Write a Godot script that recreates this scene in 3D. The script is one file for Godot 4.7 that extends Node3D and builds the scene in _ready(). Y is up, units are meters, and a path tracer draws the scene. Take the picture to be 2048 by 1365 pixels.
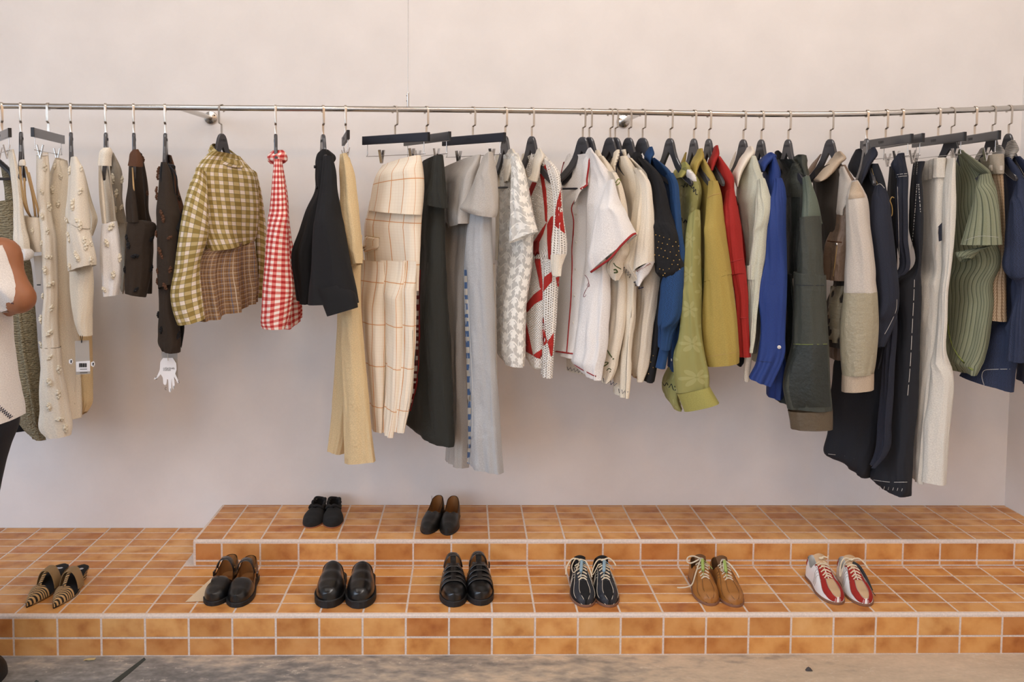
extends Node3D
# A clothes rail over two tiled steps in a shop. y up, metres. x = 0 at a tile joint, z = 0 at the front of the lower step.
const F := 1732.1
const CX := 968.3
const CY := 522.9
const CAM := Vector3(1.5843, 1.5877, 2.9914)
const AX := Vector3(0.99977377, 0.00768584, 0.01983254)
const AY := Vector3(-0.00647106, 0.99814084, -0.06060515)
const AZ := Vector3(-0.02026147, 0.0604631, 0.99796477)
const RZ := -0.4175      # the rail's z
const WALL := -0.8375    # the back wall's z
const LOW := 0.1505      # top of the lower step
const UP := 0.2557       # top of the upper step
const UFZ := -0.4178     # front of the upper step
const TP := 0.153        # tile pitch
const TQ := 0.0765
const RIGHT := 4.045     # right wall
var M := {}
var used := {}
var noise := FastNoiseLite.new()
var rng := RandomNumberGenerator.new()

func un(x: float, y: float, z: float) -> Vector3:
	var d := AX * ((x - CX) / F) - AY * ((y - CY) / F) - AZ
	return CAM + d * ((z - CAM.z) / d.z)

func pj(p: Vector3) -> Vector2:
	var v := p - CAM
	var w := -v.dot(AZ)
	return Vector2(CX + F * v.dot(AX) / w, CY - F * v.dot(AY) / w)

func numbered(called: String) -> String:
	var n: int = used.get(called, 0)
	used[called] = n + 1
	return called if n == 0 else "%s_%03d" % [called, n]

func tag(o: Node3D, label: String, category: String, group := "") -> void:
	o.set_meta("label", label)
	o.set_meta("category", category)
	if group:
		o.set_meta("group", group)

func thing(called: String, label: String, category: String, at := Vector3.ZERO, group := "") -> Node3D:
	var o := Node3D.new()
	o.name = numbered(called)
	add_child(o)
	o.position = at
	tag(o, label, category, group)
	return o

func org(par: Node3D) -> Vector3:
	var p := Vector3.ZERO
	var n: Node = par
	while n != self and n is Node3D:
		p += n.position
		n = n.get_parent()
	return p

func put(par: Node3D, called: String, mesh: Mesh, mat: Material, at := Vector3.ZERO) -> MeshInstance3D:
	var o := MeshInstance3D.new()
	o.name = called if par != self else numbered(called)
	o.mesh = mesh
	o.material_override = mat
	par.add_child(o, true)
	o.position = at
	return o

func struct(called: String, mesh: Mesh, mat: Material, at := Vector3.ZERO) -> MeshInstance3D:
	var o := put(self, called, mesh, mat, at)
	o.set_meta("kind", "structure")
	return o

# ---------------------------------------------------------------- meshes
func commit(v: PackedVector3Array, uv: PackedVector2Array, idx: PackedInt32Array, weld := PackedInt32Array()) -> ArrayMesh:
	var n := PackedVector3Array()
	n.resize(v.size())
	for k in range(0, idx.size(), 3):
		var a := idx[k]
		var b := idx[k + 1]
		var c := idx[k + 2]
		var fn := (v[c] - v[a]).cross(v[b] - v[a])
		n[a] += fn
		n[b] += fn
		n[c] += fn
	for k in range(0, weld.size(), 2):
		var s := n[weld[k]] + n[weld[k + 1]]
		n[weld[k]] = s
		n[weld[k + 1]] = s
	for k in n.size():
		n[k] = n[k].normalized() if n[k].length_squared() > 1e-24 else Vector3.UP
	var arr := []
	arr.resize(Mesh.ARRAY_MAX)
	arr[Mesh.ARRAY_VERTEX] = v
	arr[Mesh.ARRAY_NORMAL] = n
	if uv.size() == v.size():
		arr[Mesh.ARRAY_TEX_UV] = uv
	arr[Mesh.ARRAY_INDEX] = idx
	var m := ArrayMesh.new()
	m.add_surface_from_arrays(Mesh.PRIMITIVE_TRIANGLES, arr)
	return m

# rows x cols grid of points; closed repeats the first column at the end (same place, own uv)
func grid(v: PackedVector3Array, uv: PackedVector2Array, rows: int, cols: int, closed: bool, flip := false) -> ArrayMesh:
	var idx := PackedInt32Array()
	for i in rows - 1:
		for j in cols - 1:
			var a := i * cols + j
			var b := a + 1
			var c := a + cols
			var d := c + 1
			if flip:
				idx.append_array([a, c, b, b, c, d])
			else:
				idx.append_array([a, b, c, b, d, c])
	var weld := PackedInt32Array()
	if closed:
		for i in rows:
			weld.append_array([i * cols, i * cols + cols - 1])
	return commit(v, uv, idx, weld)

func bx(st: SurfaceTool, c: Vector3, s: Vector3, basis := Basis()) -> void:
	var m := BoxMesh.new()
	m.size = s
	st.append_from(m, 0, Transform3D(basis, c))

func box(s: Vector3) -> BoxMesh:
	var m := BoxMesh.new()
	m.size = s
	return m

# box with chamfered edges; flat shaded
func chamfer(s: Vector3, r: float) -> ArrayMesh:
	var st := SurfaceTool.new()
	st.begin(Mesh.PRIMITIVE_TRIANGLES)
	st.set_smooth_group(-1)
	var h := s / 2
	var pts := []
	for ax in 3:
		for sg in [-1.0, 1.0]:
			var q := []
			for e in [[-1, -1], [1, -1], [1, 1], [-1, 1]]:
				var p := Vector3.ZERO
				p[ax] = sg * h[ax]
				p[(ax + 1) % 3] = e[0] * (h[(ax + 1) % 3] - r)
				p[(ax + 2) % 3] = e[1] * (h[(ax + 2) % 3] - r)
				q.append(p)
			pts.append(q)
	var poly := func(q: Array):
		var c := Vector3.ZERO
		for p in q:
			c += p
		c /= q.size()
		var nn: Vector3 = (q[2] - q[0]).cross(q[1] - q[0])
		var order := range(q.size())
		if nn.dot(c) < 0:
			order.reverse()
		for k in range(1, q.size() - 1):
			st.add_vertex(q[order[0]])
			st.add_vertex(q[order[k]])
			st.add_vertex(q[order[k + 1]])
	for q in pts:
		poly.call(q)
	for ax in 3:
		var b := (ax + 1) % 3
		var c := (ax + 2) % 3
		for sb in [-1.0, 1.0]:
			for sc in [-1.0, 1.0]:
				var q := []
				for e in [[-1, 0], [1, 0], [1, 1], [-1, 1]]:
					var p := Vector3.ZERO
					p[ax] = e[0] * (h[ax] - r)
					p[b] = sb * (h[b] - (r if e[1] else 0.0))
					p[c] = sc * (h[c] - (0.0 if e[1] else r))
					q.append(p)
				poly.call(q)
	for sx in [-1.0, 1.0]:
		for sy in [-1.0, 1.0]:
			for sz in [-1.0, 1.0]:
				poly.call([Vector3(sx * h.x, sy * (h.y - r), sz * (h.z - r)), Vector3(sx * (h.x - r), sy * h.y, sz * (h.z - r)), Vector3(sx * (h.x - r), sy * (h.y - r), sz * h.z)])
	st.generate_normals()
	return st.commit()

func smooth_line(p: PackedVector3Array, per := 4) -> PackedVector3Array:
	var out := PackedVector3Array()
	var n := p.size()
	for i in n - 1:
		for k in per:
			out.append(p[i].cubic_interpolate(p[i + 1], p[maxi(i - 1, 0)], p[mini(i + 2, n - 1)], k / float(per)))
	out.append(p[n - 1])
	return out

# a round or flat cord along a line of points
func cord_mesh(p: PackedVector3Array, r: float, seg := 8, flat := 1.0, taper := 0.0) -> ArrayMesh:
	var v := PackedVector3Array()
	var uv := PackedVector2Array()
	var n := p.size()
	var side := Vector3.ZERO
	var along := 0.0
	for i in n:
		var t := (p[mini(i + 1, n - 1)] - p[maxi(i - 1, 0)]).normalized()
		if side == Vector3.ZERO:
			side = t.cross(Vector3(0.13, 0.2, 0.97)).normalized()
			if side.length() < 0.5:
				side = t.cross(Vector3.UP).normalized()
		side = (side - t * side.dot(t)).normalized()
		var up := side.cross(t)
		if i:
			along += p[i].distance_to(p[i - 1])
		var rr := r * (1.0 - taper * i / float(n - 1))
		for end in (2 if i == 0 or i == n - 1 else 1):
			var k := 0.02 if (i == 0 and end == 0) or (i == n - 1 and end == 1) else 1.0
			for j in seg + 1:
				var a := TAU * j / seg
				v.append(p[i] + (side * cos(a) + up * sin(a) * flat) * rr * k)
				uv.append(Vector2(j / float(seg) * TAU * r, along))
	return grid(v, uv, v.size() / (seg + 1), seg + 1, true, false)

func cord(par: Node3D, called: String, mat: Material, p: PackedVector3Array, r: float, seg := 8, flat := 1.0, taper := 0.0) -> MeshInstance3D:
	var o := org(par)
	for k in p.size():
		p[k] -= o
	return put(par, called, cord_mesh(p, r, seg, flat, taper), mat)

# lathe about y: profile of (radius, y)
func lathe(prof: Array, seg := 24) -> ArrayMesh:
	var v := PackedVector3Array()
	var uv := PackedVector2Array()
	for q in prof:
		for j in seg + 1:
			var a := TAU * j / seg
			v.append(Vector3(q[0] * cos(a), q[1], q[0] * sin(a)))
			uv.append(Vector2(j / float(seg), q[1]))
	return grid(v, uv, prof.size(), seg + 1, true, prof[0][1] > prof[prof.size() - 1][1])

# outline in the xy plane pushed along z, with a small bevel
func slab(poly: PackedVector2Array, depth: float, bevel := 0.0) -> ArrayMesh:
	if Geometry2D.is_polygon_clockwise(poly):
		poly.reverse()
	var tri := Geometry2D.triangulate_polygon(poly)
	var n := poly.size()
	var v := PackedVector3Array()
	var uv := PackedVector2Array()
	var idx := PackedInt32Array()
	var inner := PackedVector2Array()
	for i in n:
		var a := poly[(i + n - 1) % n]
		var b := poly[i]
		var c := poly[(i + 1) % n]
		var e1 := (b - a).normalized()
		var e2 := (c - b).normalized()
		var nn := Vector2(-(e1.y + e2.y), e1.x + e2.x)
		inner.append(b + (nn.normalized() * bevel if nn.length() > 0.01 else Vector2.ZERO))
	for s in [1, -1]:
		var at := v.size()
		for q in inner:
			v.append(Vector3(q.x, q.y, s * depth / 2))
			uv.append(q)
		for k in range(0, tri.size(), 3):
			var ccw := (poly[tri[k + 1]] - poly[tri[k]]).cross(poly[tri[k + 2]] - poly[tri[k]]) > 0
			if ccw == (s == 1):
				idx.append_array([at + tri[k], at + tri[k + 2], at + tri[k + 1]])
			else:
				idx.append_array([at + tri[k], at + tri[k + 1], at + tri[k + 2]])
	var zs := [depth / 2, depth / 2 - bevel, -depth / 2 + bevel, -depth / 2]
	for k in 3:
		if k != 1 and bevel == 0.0:
			continue
		for i in n:
			var j := (i + 1) % n
			var p0 := inner[i] if k == 0 else poly[i]
			var p1 := inner[j] if k == 0 else poly[j]
			var q0 := inner[i] if k == 2 else poly[i]
			var q1 := inner[j] if k == 2 else poly[j]
			var at := v.size()
			v.append_array([Vector3(p0.x, p0.y, zs[k]), Vector3(p1.x, p1.y, zs[k]), Vector3(q0.x, q0.y, zs[k + 1]), Vector3(q1.x, q1.y, zs[k + 1])])
			uv.append_array([p0, p1, q0, q1])
			idx.append_array([at, at + 1, at + 2, at + 1, at + 3, at + 2])
	return commit(v, uv, idx)

# ---------------------------------------------------------------- cloth
# A closed tube of cloth. sec: left x, left y, right x, right y of its outline, from top to bottom; zl, zr: how far the two sides stand in front of the rail.
func loft(par: Node3D, called: String, mat: Material, zl: float, zr: float, b: float, sec: Array, o := {}) -> Dictionary:
	var ns: int = o.get("ns", 56)
	var n := sec.size() / 4
	var fold: float = o.get("fold", 0.007)
	var ff: float = o.get("ff", 2.2)
	var fg: float = o.get("fg", 2.0)
	var zl2: float = o.get("zl2", zl)
	var zr2: float = o.get("zr2", zr)
	var bt: float = o.get("bt", 0.55)
	var bb: float = o.get("bb", 1.0)
	var seed: float = o.get("seed", sec[0] * 0.37 + sec[1] * 0.11)
	var ex: float = o.get("ex", 0.85)
	var wrinkle: float = o.get("wrinkle", 0.16)
	var L := []
	var R := []
	var len := [0.0]
	for i in n:
		L.append(Vector2(sec[i * 4], sec[i * 4 + 1]))
		R.append(Vector2(sec[i * 4 + 2], sec[i * 4 + 3]))
		if i:
			len.append(len[i - 1] + maxf(1.0, ((L[i] - L[i - 1]).length() + (R[i] - R[i - 1]).length()) / 2))
	var total: float = len[n - 1]
	var nr: int = o.get("nr", clampi(int(total / 5.0), 10, 96))
	var v := PackedVector3Array()
	var uv := PackedVector2Array()
	var org0 := org(par)
	var along := 0.0
	var last := Vector3.ZERO
	var perim := 0.0
	var rings := []
	for i in nr:
		var d := total * i / (nr - 1)
		var k := 0
		while k < n - 2 and d > len[k + 1]:
			k += 1
		var t: float = clampf((d - len[k]) / (len[k + 1] - len[k]), 0, 1)
		var dt: float = len[k + 1] - len[k]
		var pre: float = len[k - 1] - len[k] if k > 0 else -dt
		var post: float = len[k + 2] - len[k] if k + 2 < n else dt * 2.0
		var l: Vector2 = L[k].cubic_interpolate_in_time(L[k + 1], L[k - 1] if k > 0 else L[0] * 2.0 - L[1], L[k + 2] if k + 2 < n else L[n - 1] * 2.0 - L[n - 2], t, dt, pre, post)
		var r: Vector2 = R[k].cubic_interpolate_in_time(R[k + 1], R[k - 1] if k > 0 else R[0] * 2.0 - R[1], R[k + 2] if k + 2 < n else R[n - 1] * 2.0 - R[n - 2], t, dt, pre, post)
		var s := d / total
		var z0 := lerpf(zl, zl2, s)
		var z1 := lerpf(zr, zr2, s)
		var bi: float = b * (lerpf(bt, 1.0, smoothstep(0.0, 0.3, s)) if s < 0.3 else lerpf(1.0, bb, (s - 0.3) / 0.7))
		# centre, and half the width across the line of sight; the ring keeps that width however it is turned
		var mid := (l + r) / 2
		var c := un(mid.x, mid.y, RZ + (z0 + z1) / 2)
		var depth := -(c - CAM).dot(AZ)
		var wide := maxf((r.x - l.x) / 2 * depth / F, 0.002)
		var vd := Vector3(c.x - CAM.x, 0, c.z - CAM.z).normalized()
		var e := Vector3(-vd.z, 0, vd.x)
		var w := wide
		var h := Vector3.ZERO
		var nn := Vector3.ZERO
		for it in 3:
			h = e * w + vd * (((z1 - z0) / 2 - e.z * w) / vd.z)
			nn = Vector3(-h.z, 0, h.x).normalized()
			if nn.dot(-vd) < 0:
				nn = -nn
			var m := bi * absf(nn.dot(e))
			if m > 0.75 * wide:
				bi *= 0.75 * wide / m
				m = 0.75 * wide
			w = sqrt(wide * wide - m * m)
		h.y = -(r.y - l.y) / 2 * depth / F
		nn.y -= o.get("tilt", 0.0)
		if i:
			along += c.distance_to(last)
		last = c
		perim += (h.length() * 4.2 + bi * 1.5) / nr
		rings.append([c, h, nn, bi, along, s])
	for q in rings:
		var c: Vector3 = q[0]
		var h: Vector3 = q[1]
		var nn: Vector3 = q[2]
		var amp: float = fold * lerpf(o.get("ft", 0.35), 1.0, q[5])
		for j in ns + 1:
			var a := -PI / 2 + TAU * j / ns
			var ca := cos(a)
			var sa := sin(a)
			var px := signf(ca) * pow(absf(ca), ex)
			var py := signf(sa) * pow(absf(sa), ex)
			var w := noise.get_noise_3d(ca * ff * 30 + seed * 17, sa * ff * 30 + seed * 5, q[4] * fg * 30 + seed) 
			w += 0.45 * noise.get_noise_3d(ca * ff * 75 + seed * 3, sa * ff * 75 - seed * 7, q[4] * fg * 110 + seed)
			w += wrinkle * noise.get_noise_3d(ca * ff * 160 + seed * 11, sa * ff * 160 + seed * 13, q[4] * 900 + ca * 120 + seed)
			var off := amp * w * 2.0
			v.append(c + h * px + nn * (q[3] * py + off * (0.35 + 0.65 * absf(sa)) * (1.0 if sa > 0 else -1.0)) + h.normalized() * off * ca * 0.3 - org0)
			uv.append(Vector2(j / float(ns) * perim, q[4]))
	var mesh := grid(v, uv, nr, ns + 1, true, true)
	return record(put(par, called, mesh, mat), mesh, org0)

func record(node: MeshInstance3D, mesh: ArrayMesh, org0: Vector3) -> Dictionary:
	var arr := mesh.surface_get_arrays(0)
	var v: PackedVector3Array = arr[Mesh.ARRAY_VERTEX]
	var nrm: PackedVector3Array = arr[Mesh.ARRAY_NORMAL]
	var keep := PackedVector3Array()
	var kn := PackedVector3Array()
	var px := PackedVector2Array()
	for k in v.size():
		var w := v[k] + org0
		if nrm[k].dot(CAM - w) > 0:
			keep.append(w)
			kn.append(nrm[k])
			px.append(pj(w))
	return {"node": node, "v": keep, "n": kn, "px": px}

# the point of a part that lies behind a place in the photograph, lifted off its surface: [point, normal]
func hit(part: Dictionary, x: float, y: float, lift := 0.0) -> Array:
	var best := 1e9
	var at := 0
	var px: PackedVector2Array = part.px
	var q := Vector2(x, y)
	for k in px.size():
		var d := q.distance_squared_to(px[k])
		if d < best:
			best = d
			at = k
	var p: Vector3 = part.v[at]
	var n: Vector3 = part.n[at]
	var dir := (un(x, y, p.z) - CAM).normalized()
	var den := dir.dot(n)
	var w := un(x, y, p.z)
	if absf(den) > 0.35:
		w = CAM + dir * ((p - CAM).dot(n) / den)
	return [w + n * lift, n]

func line_on(part: Dictionary, pts: Array, lift: float, per := 4) -> PackedVector3Array:
	var p2 := PackedVector3Array()
	for k in range(0, pts.size(), 2):
		p2.append(Vector3(pts[k], pts[k + 1], 0))
	p2 = smooth_line(p2, per) if p2.size() > 2 else smooth_line(p2, per * 2)
	var out := PackedVector3Array()
	for q in p2:
		out.append(hit(part, q.x, q.y, lift)[0])
	return out

func trim(par: Node3D, called: String, mat: Material, part: Dictionary, pts: Array, r: float, flat := 0.5, per := 4) -> MeshInstance3D:
	return cord(par, called, mat, line_on(part, pts, r * 0.3, per), r, 6, flat)

# a piece of cloth lying on a part. sec as in loft.
func sheet(par: Node3D, called: String, mat: Material, part: Dictionary, sec: Array, lift := 0.004, o := {}) -> Dictionary:
	var n := sec.size() / 4
	var per: int = o.get("per", 5)
	var nt: int = o.get("nt", 9)
	var rows := (n - 1) * per + 1
	var v := PackedVector3Array()
	var uv := PackedVector2Array()
	var org0 := org(par)
	var along := 0.0
	var last := Vector3.ZERO
	for i in rows:
		var k := mini(i / per, n - 2)
		var t := (i - k * per) / float(per)
		var l := Vector2(sec[k * 4], sec[k * 4 + 1]).lerp(Vector2(sec[k * 4 + 4], sec[k * 4 + 5]), t)
		var r := Vector2(sec[k * 4 + 2], sec[k * 4 + 3]).lerp(Vector2(sec[k * 4 + 6], sec[k * 4 + 7]), t)
		var across := 0.0
		var prev := Vector3.ZERO
		for j in nt:
			var f := j / float(nt - 1)
			var q := l.lerp(r, f)
			var edge := 0.35 if j == 0 or j == nt - 1 or i == 0 or i == rows - 1 else 1.0
			var w: Vector3 = hit(part, q.x, q.y, lift * edge)[0]
			if j == 0:
				if i:
					along += w.distance_to(last)
				last = w
			else:
				across += w.distance_to(prev)
			prev = w
			v.append(w - org0)
			uv.append(Vector2(across, along))
	var mesh := grid(v, uv, rows, nt, false, false)
	return record(put(par, called, mesh, mat), mesh, org0)

func dot_on(par: Node3D, called: String, mat: Material, part: Dictionary, x: float, y: float, r: float, thick := 0.002, mesh: Mesh = null) -> MeshInstance3D:
	var h := hit(part, x, y, thick * 0.5)
	var m: Mesh = mesh
	if m == null:
		m = lathe([[0.0001, thick], [r * 0.7, thick], [r, thick * 0.5], [r, -thick], [0.0001, -thick]], 12)
	var o := put(par, called, m, mat, h[0] - org(par))
	var n: Vector3 = h[1]
	var s := n.cross(Vector3(0.3, 0.1, 0.95)).normalized()
	if s.length() < 0.5:
		s = Vector3.RIGHT
	o.basis = Basis(s, n, s.cross(n))
	return o

# ---------------------------------------------------------------- materials
func col(r: int, g: int, b: int) -> Color:
	return Color(r / 255.0, g / 255.0, b / 255.0)

func mat(c: Color, rough := 0.85, metal := 0.0) -> StandardMaterial3D:
	var m := StandardMaterial3D.new()
	m.albedo_color = c
	m.roughness = rough
	m.metallic = metal
	return m

func paint(w: int, h: int, f: Callable, alpha := false) -> ImageTexture:
	var im := Image.create(w, h, false, Image.FORMAT_RGBA8 if alpha else Image.FORMAT_RGB8)
	for y in h:
		for x in w:
			im.set_pixel(x, y, f.call(x / float(w), y / float(h)))
	return ImageTexture.create_from_image(im)

func noise_tex(freq: float, seed := 1, ramp := [], oct := 4, normal := false, size := 256, kind := FastNoiseLite.TYPE_SIMPLEX_SMOOTH) -> NoiseTexture2D:
	var n := FastNoiseLite.new()
	n.noise_type = kind
	n.frequency = freq
	n.seed = seed
	n.fractal_octaves = oct
	var t := NoiseTexture2D.new()
	t.width = size
	t.height = size
	t.seamless = true
	t.noise = n
	if normal:
		t.as_normal_map = true
		t.bump_strength = 4.0
	if ramp:
		var g := Gradient.new()
		g.offsets = PackedFloat32Array(ramp[0])
		g.colors = PackedColorArray(ramp[1])
		t.color_ramp = g
	return t

# cloth: uv are metres; the weave texture repeats every 6 cm
func cloth(c: Color, rough := 0.9, bump := 0.05, sheen := 0.15) -> StandardMaterial3D:
	var m := mat(c, rough)
	m.albedo_texture = M.weave
	m.uv1_scale = Vector3(7, 7, 7)
	m.heightmap_enabled = true
	m.heightmap_texture = M.crease
	m.heightmap_scale = bump * 0.4
	if sheen > 0:
		m.rim_enabled = true
		m.rim = sheen
		m.rim_tint = 0.6
	return m

# cloth with a printed or woven pattern that repeats every sx by sy metres
func printed(t: Texture2D, sx: float, sy: float, rough := 0.9) -> StandardMaterial3D:
	var m := mat(Color.WHITE, rough)
	m.albedo_texture = t
	m.uv1_scale = Vector3(1.0 / sx, 1.0 / sy, 1)
	return m

func band(t: float, a: float, w: float) -> bool:
	return absf(fposmod(t - a + 0.5, 1.0) - 0.5) < w

func materials() -> void:
	var grey := func(a: float, b: float) -> Array: return [[0.0, 1.0], [Color(a, a, a), Color(b, b, b)]]
	M.weave = noise_tex(0.12, 3, grey.call(0.86, 1.0), 5)
	M.crease = noise_tex(0.02, 9, [], 5)
	# walls
	var w := mat(col(233, 228, 224), 0.9)
	w.albedo_texture = noise_tex(0.01, 21, grey.call(0.965, 1.0), 5, false, 512)
	w.uv1_triplanar = true
	w.uv1_world_triplanar = true
	w.uv1_scale = Vector3(0.6, 0.6, 0.6)
	w.heightmap_enabled = true
	w.heightmap_texture = noise_tex(0.05, 5, [], 4)
	w.heightmap_scale = 0.03
	M.wall = w
	M.ceiling = mat(col(225, 222, 218), 0.9)
	# tiles
	M.tiles = []
	var mot := noise_tex(0.012, 8, [[0.0, 0.3, 0.5, 0.68, 1.0], [col(174, 112, 58), col(200, 142, 80), col(210, 155, 92), col(216, 163, 100), col(222, 172, 112)]], 5, false, 512)
	var fine := noise_tex(0.09, 12, [], 4)
	var tints := [Color(1, 1, 1), Color(0.95, 0.9, 0.86), Color(0.92, 0.85, 0.79), Color(1.02, 1.0, 0.98), Color(0.96, 0.92, 0.88), Color(1, 0.97, 0.93), Color(0.9, 0.8, 0.72), Color(0.98, 0.95, 0.9), Color(0.92, 0.86, 0.8), Color(1.0, 0.96, 0.9)]
	for k in tints.size():
		var t := mat(tints[k], 0.42)
		t.albedo_texture = mot
		t.uv1_triplanar = true
		t.uv1_world_triplanar = true
		t.uv1_scale = Vector3(1.3, 1.3, 1.3)
		t.uv1_offset = Vector3(k * 0.37, k * 0.61, k * 0.83)
		t.roughness_texture = noise_tex(0.03, 30, grey.call(0.35, 0.75), 4) if k == 0 else M.tiles[0].roughness_texture
		t.roughness = 0.8
		t.heightmap_enabled = true
		t.heightmap_texture = fine
		t.heightmap_scale = 0.02
		M.tiles.append(t)
	var gr := mat(col(228, 212, 200), 0.95)
	gr.albedo_texture = noise_tex(0.06, 17, grey.call(0.88, 1.0), 5)
	gr.uv1_triplanar = true
	gr.uv1_world_triplanar = true
	gr.uv1_scale = Vector3(6, 6, 6)
	M.grout = gr
	# concrete floor: dark grey slab with scuffs, worn through to a beige screed in patches further right
	var n1 := FastNoiseLite.new()
	n1.seed = 4
	n1.frequency = 0.006
	n1.fractal_octaves = 6
	var n2 := FastNoiseLite.new()
	n2.seed = 14
	n2.frequency = 0.05
	n2.fractal_octaves = 4
	var fl := Image.create(1536, 512, false, Image.FORMAT_RGB8)
	for y in 512:
		for x in 1536:
			var a := n1.get_noise_2d(x * 0.6, y * 2.0)
			var b := n2.get_noise_2d(x * 0.7, y * 1.6)
			var e := n2.get_noise_2d(x * 3.0 + 900, y * 5.0)
			var gk := clampf(0.52 + 0.15 * a + 0.1 * b + 0.06 * e, 0.25, 1)
			var c := Color(gk * 1.0, gk * 0.985, gk * 0.965)
			var beige := Color(0.75, 0.68, 0.59) * (1.0 + 0.10 * a + 0.05 * b + 0.04 * e)
			var edge := (x - 720.0) / 420.0 + a * 0.9 + b * 0.6
			c = c.lerp(beige, clampf(edge * 0.8 + 0.5, 0, 1))
			if absf(n1.get_noise_2d(x * 1.7 + 400, y * 4.0 + 90)) < 0.014 + 0.02 * e and b > 0.0:
				c = c.lerp(Color(0.8, 0.76, 0.7), 0.6)
			fl.set_pixel(x, y, c)
	var fm := mat(Color.WHITE, 0.75)
	fm.albedo_texture = ImageTexture.create_from_image(fl)
	fm.heightmap_enabled = true
	fm.heightmap_texture = noise_tex(0.04, 33, [], 5)
	fm.heightmap_scale = 0.15
	M.floor = fm
	# metal, wood, leather
	M.steel = mat(col(200, 196, 190), 0.22, 1.0)
	M.hook = mat(col(205, 196, 184), 0.3, 1.0)
	M.clip = mat(col(200, 198, 196), 0.25, 1.0)
	M.hanger = mat(col(54, 54, 58), 0.3)
	M.hanger.clearcoat_enabled = true
	M.hanger.clearcoat = 0.4
	M.hanger.clearcoat_roughness = 0.2
	M.hanger_dark = mat(col(28, 31, 42), 0.45)
	M.letter = mat(col(30, 30, 33), 0.5)
	M.black_plastic = mat(col(20, 20, 24), 0.35)
	M.rubber = mat(col(18, 18, 20), 0.6)
	M.thread = mat(col(214, 204, 186), 0.9)
	M.paper = mat(col(240, 240, 242), 0.85)
	M.card = mat(col(176, 170, 162), 0.85)
	M.ink = mat(col(28, 28, 32), 0.8)

func lacy(u: float, v: float) -> Color:
	var on = false
	for q in [[0.22, 0.2, 0.19, 0.3], [0.72, 0.34, 0.2, 1.1], [0.3, 0.68, 0.2, 2.0], [0.8, 0.84, 0.19, 0.7]]:
		for ox in [-1, 0, 1]:
			for oy in [-1, 0, 1]:
				var dx: float = u - q[0] - ox
				var dy: float = v - q[1] - oy
				var r = sqrt(dx * dx + dy * dy)
				if r < 0.24:
					var a = atan2(dy, dx) + q[3]
					if r < q[2] * (0.55 + 0.5 * absf(cos(a * 2.5))):
						on = true
	var w = 0.035
	if absf(fposmod(v + 0.13 * sin(u * TAU) + 0.1, 0.5) - 0.25) < w or absf(fposmod(u + 0.12 * sin(v * TAU + 1.0), 0.5) - 0.25) < w * 0.7:
		on = true
	var g = 0.94 if on else 0.9
	return Color(g, g * 0.985, g * 0.95, 1.0 if on else 0.62)

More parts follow.
